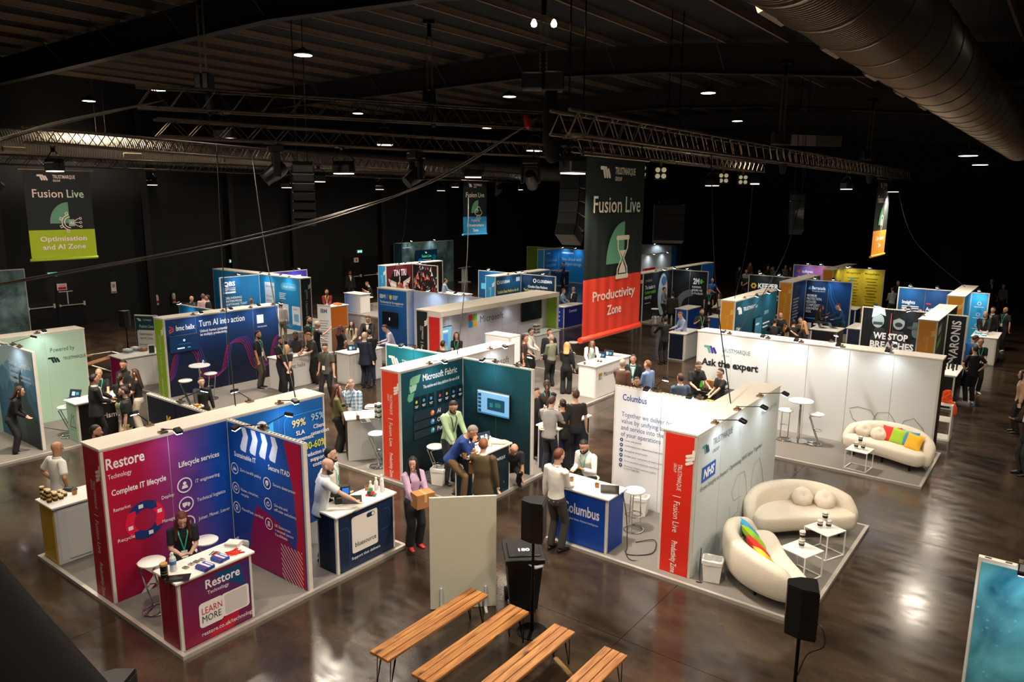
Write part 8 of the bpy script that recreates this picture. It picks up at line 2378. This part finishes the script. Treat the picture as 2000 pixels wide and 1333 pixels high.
# ---- far middle
P((-27.87, 22.37), 280, 'bearded man in burgundy shirt behind the counter with the orange end', ('shirt', '6a141c'), ('trousers', '17171a'), F2, ('short', '1d1310'), 1.76, 'front', 'front', lany='E0C83a', beard='1d1310')
P((-30.84, 27.80), 205, 'man in black seated on a stool at the blue ended counter', ('tee', '131315'), ('trousers', '121214'), F1, ('short', '5a3422'), 1.76, 'table', 'lap', 12, look=(0, 25), z=-.06, **SITL)
P((-33.79, 28.85), 300, 'dark figure standing in the gloom by the far left doors', ('jacket', '0f0f10'), ('trousers', '0f0f10'), F3, ('short', '140e0c'), 1.78)
P((-27.80, 27.02), 270, 'man with cap-like dark hair before the winged rock poster', ('tee', '131214'), ('trousers', '121214'), F2, ('short', '1a1210'), 1.74)
P((-27.14, 26.97), 210, 'second man before the winged rock poster, turned left', ('tee', '151316'), ('trousers', '121214'), F2, ('short', '3a2016'), 1.74)
P((-26.85, 29.36), 20, 'man in light blue shirt at the counter right of the rock poster', ('shirt', '8fa4bc'), ('trousers', '17181c'), F1, ('short', '2a1a12'), 1.78, 'table', 'table', 8)
P((-19.81, 30.15), 340, 'man in light blue shirt at the deep blue counter', ('shirt', '8fb4d0'), ('trousers', '17181c'), F1, ('crop', '5a4a40'), 1.74, 'table', 'front', 8)
P((-19.41, 30.68), 215, 'bald man in black suit at the deep blue counter', ('jacket', '131316'), ('trousers', '121214'), F2, ('bald', ''), 1.8, 'front', 'front')
P((-28.08, 42.99), 200, 'man in blue at the distant bright blue stand', ('tee', '1d4a80'), ('trousers', '121214'), F2, ('short', '2a1a12'), 1.74, 'table', 'table')
# ---- right table group
for u, a, lab, tp, hr, sk in (((-8.95, 28.66), 70, 'dark haired man in black seen from behind, leftmost of the seated group', '1a1a1b', ('crop', '2e1c12'), F2), ((-9.32, 30.56), 250, 'bald man at the laptop in the seated group above the long white wall', '232325', ('bald', ''), F1),
                              ((-8.29, 28.90), 80, 'dark haired person in black in the middle of the seated group', '1d1a1a', ('short', '2a1812'), F2), ((-8.33, 29.84), 250, 'man facing the viewer in the seated group above the long white wall', '3a3230', ('crop', '4a3020'), F1),
                              ((-7.80, 28.85), 130, 'blonde woman at the right of the seated group above the long white wall', '2a2624', ('long', 'B98a56'), F1)):
    P(u, a, lab, ('tee', tp), ('trousers', '17171a'), sk, hr, 1.74, 'table', 'table', 8, hz=.74, feet=((-.12, .3, .3), (.12, .3, .3)))
    inst('rstool', make_rstool, 'round white stool under one of the seated group beyond the long white wall', (u[0], u[1], -.13), .2, 'stools of the seated group')
P((-8.90, 34.48), 340, 'person with dark red hair seated at the navy lettering partition', ('blouse', '3a2a1c'), ('trousers', '3a3c42'), F1, ('bob', '4a1c14'), 1.68, 'table', 'lap', 10, **SITL)
P((-7.59, 33.38), 175, 'man in dark blue sweater reaching over the table with laptops', ('sweater', '1a3f6a'), ('trousers', '2a2420'), F1, ('short', '4a2a1a'), 1.78, 'table', 'reach', 14, look=(0, 15))
P((-7.16, 41.54), 95, 'man in pale grey shirt seen from behind left of the navy endpoint partition', ('shirt', '9aa09a'), ('trousers', '2a3038'), F1, ('short', '1d1512'), 1.76, 'front', 'front')
P((-7.55, 45.07), 240, 'man facing forward behind the man in pale grey shirt', ('shirt', '17171a'), ('trousers', '141417'), F1, ('crop', '6a4a38'), 1.78, 'face', 'front')
P((-5.33, 33.51), 270, 'left of two heads just above the breaches poster', ('tee', '2a2a2c'), ('trousers', '141417'), F1, ('crop', 'B08a70'), 1.74)
P((-4.74, 33.64), 270, 'right of two heads just above the breaches poster', ('tee', '2a2a2c'), ('trousers', '141417'), F1, ('crop', 'A07a60'), 1.74)
P((-2.54, 34.26), 230, 'bald man in black jacket over grey shirt at the far right counter', ('jacket', '141416', '8a9298'), ('trousers', '121214'), F1, ('crop', 'B08a74'), 1.82, 'table', 'front', look=(15, 15), lany='2a2a2c', badge=False)
P((-2.41, 36.02), 210, 'dark haired man behind the bald man in the black jacket', ('jacket', '121214'), ('trousers', '121214'), F1, ('crop', '4a3a32'), 1.8)
P((-1.98, 36.20), 195, 'bald bearded man with teal lanyard in black at the far right', ('tee', '111112'), ('trousers', '111113'), F2, ('bald', ''), 1.82, 'down', 'hip', lany=TEAL, beard='4a2c1c', shoe='C9C5BE')
P((-2.43, 28.28), 10, 'man in royal blue top by the tall black lettering panel', ('sweater', '1f5fb8'), ('trousers', '17171a'), F2, ('crop', '3a241a'), 1.74, 'table', 'table', 12, look=(0, 20))
P((-2.07, 27.45), 255, 'man with glasses and lanyard in black facing the viewer at the right', ('tee', '131214'), ('trousers', '121214'), F2, ('short', '14100e'), 1.8, 'front', 'down', lany=TEAL, specs=True, shoe='D8D4CE')
P((-2.05, 25.85), 85, 'man in black tee and white trainers seen from behind with hands on hips', ('tee', '0f0f10'), ('trousers', '101012'), F1, ('crop', '2e1c14'), 1.8, 'hip', 'hip', shoe='EAE6E0')
P((-3.60, 49.72), 260, 'dark figure in the gloom at the far right back', ('jacket', '101010'), ('trousers', '0f0f10'), F2, ('short', '140e0c'), 1.8)
P((-2.81, 47.17), 200, 'second dark figure in the gloom at the far right back with grey shirt', ('shirt', '4a4440'), ('trousers', '0f0f10'), F2, ('short', '2a1a14'), 1.76)
P((-0.69, 23.26), 150, 'person in beige top cut off by the right edge of the picture', ('blouse', 'C9a284'), ('trousers', '121214'), F1, ('bob', '17110e'), 1.7, 'down', 'down')
P((-0.33, 19.64), 170, 'man in dark suit with a cup cut off by the right edge', ('jacket', '1d1b1a'), ('trousers', '2e2c2a'), F2, ('short', '17110e'), 1.8, 'down', 'cup')
# ---- far audience
for i, (u, a, tp, hr, sk) in enumerate((((-17.48, 47.71), 300, '17151a', ('long', '1d120e'), F2), ((-16.44, 46.26), 250, '8a94a0', ('crop', '6a4a38'), F1), ((-15.65, 43.90), 230, '141416', ('short', '2a1a12'), F1), ((-15.70, 46.47), 270, '2a2a2c', ('bald', ''), F1),
                                        ((-16.27, 49.82), 270, '1a1a1e', ('crop', '5a4030'), F1), ((-15.86, 49.69), 200, '5a564e', ('short', '2a1a12'), F2), ((-15.63, 51.46), 290, '8a8a80', ('short', '4a3020'), F1), ((-14.85, 50.11), 200, '2a2622', ('short', '3a2216'), F2), ((-18.06, 51.43), 280, '6a4a2a', ('long', 'B0803a'), F1))):
    P(u, a, ('dark haired woman at the left of the far audience', 'man in pale shirt bending in the far audience', 'man in black tee holding a cup nearest in the far audience', 'bald man low in the far audience', 'man standing alone in the middle of the far audience', 'man in grey with hand at his face in the far audience', 'man in light grey jacket in the far audience', 'man in dark shirt right of the one in light grey', 'fair haired person at the back of the far audience')[i],
      ('tee' if i in (2, 3) else 'shirt', tp), ('trousers', '151517'), sk, hr, 1.75, 'front', 'face' if i == 5 else 'front', group=None)
# ---- things people hold
q = w2.matrix_basis @ Vector((0, .36, .9))
prop('cardboard_box', 'brown cardboard box carried by the woman in lilac', 'box', (q.x, q.y), q.z, [('box', MB().box(-.17, -.12, 0, .17, .12, .24), CARD), ('flap', MB().box(-.17, -.12, .24, .0, .12, .247).box(.005, -.12, .24, .17, .12, .246), hexmat('B07c48', .8)), ('tape', MB().box(-.02, -.121, .1, .03, .121, .2475), hexmat('C89a64', .4))], w2.rotation_euler.z)
q = w3.matrix_basis @ Vector((-.22, .42, 1.0))
prop('open_box', 'open kraft box held by the man in brown jacket', 'box', (q.x, q.y), q.z, [('box', MB().box(-.16, -.12, 0, .16, .12, .02).box(-.16, -.12, .02, -.15, .12, .2).box(.15, -.12, .02, .16, .12, .2).box(-.15, -.12, .02, .15, -.11, .2).box(-.15, .11, .02, .15, .12, .2), CARD), ('flap', MB().add([(-.16, -.12, .2), (.16, -.12, .2), (.14, -.26, .27), (-.14, -.26, .27), (-.16, -.12, .206), (.16, -.12, .206), (.14, -.26, .276), (-.14, -.26, .276)], [(3, 2, 1, 0), (4, 5, 6, 7), (0, 1, 5, 4), (1, 2, 6, 5), (2, 3, 7, 6), (3, 0, 4, 7)]), hexmat('C08a52', .8))], .5)
q = w1.matrix_basis @ Vector((.2, .56, 1.07))
prop('serving_tray', 'round dark tray of snacks carried by the waitress', 'tray', (q.x, q.y), q.z, [('tray', MB().lathe([(.0, 0), (.2, 0), (.23, .02), (.225, .024), (.19, .008), (0, .008)], 24), hexmat('17130f', .3, metal=.4))] + [('snack', MB().lathe([(.03, 0), (.035, .02), (.02, .045), (0, .05)], 10, (.13 * math.cos(a), .13 * math.sin(a), .009)), hexmat(('D8B078', 'E6DCC8', 'B07a3a')[i % 3], .6)) for i, a in enumerate([2 * PI * j / 7 for j in range(7)])] + [('snack_cup', MB().box(-.05, -.05, .009, .05, .05, .08), KRAFT)])

# ---------------------------------------------------------------- fuse all figures in one evaluation
bpy.context.view_layer.update()
_dg = bpy.context.evaluated_depsgraph_get()
_new = [(o, bpy.data.meshes.new_from_object(o.evaluated_get(_dg))) for o in _jobs]
for o, me in _new:
    mats = [s.material for s in o.material_slots]
    old = o.data
    o.modifiers.clear()
    o.data = me
    if not me.materials: me.materials.append(mats[0])
    me.polygons.foreach_set('use_smooth', [True] * len(me.polygons))
    bpy.data.meshes.remove(old)
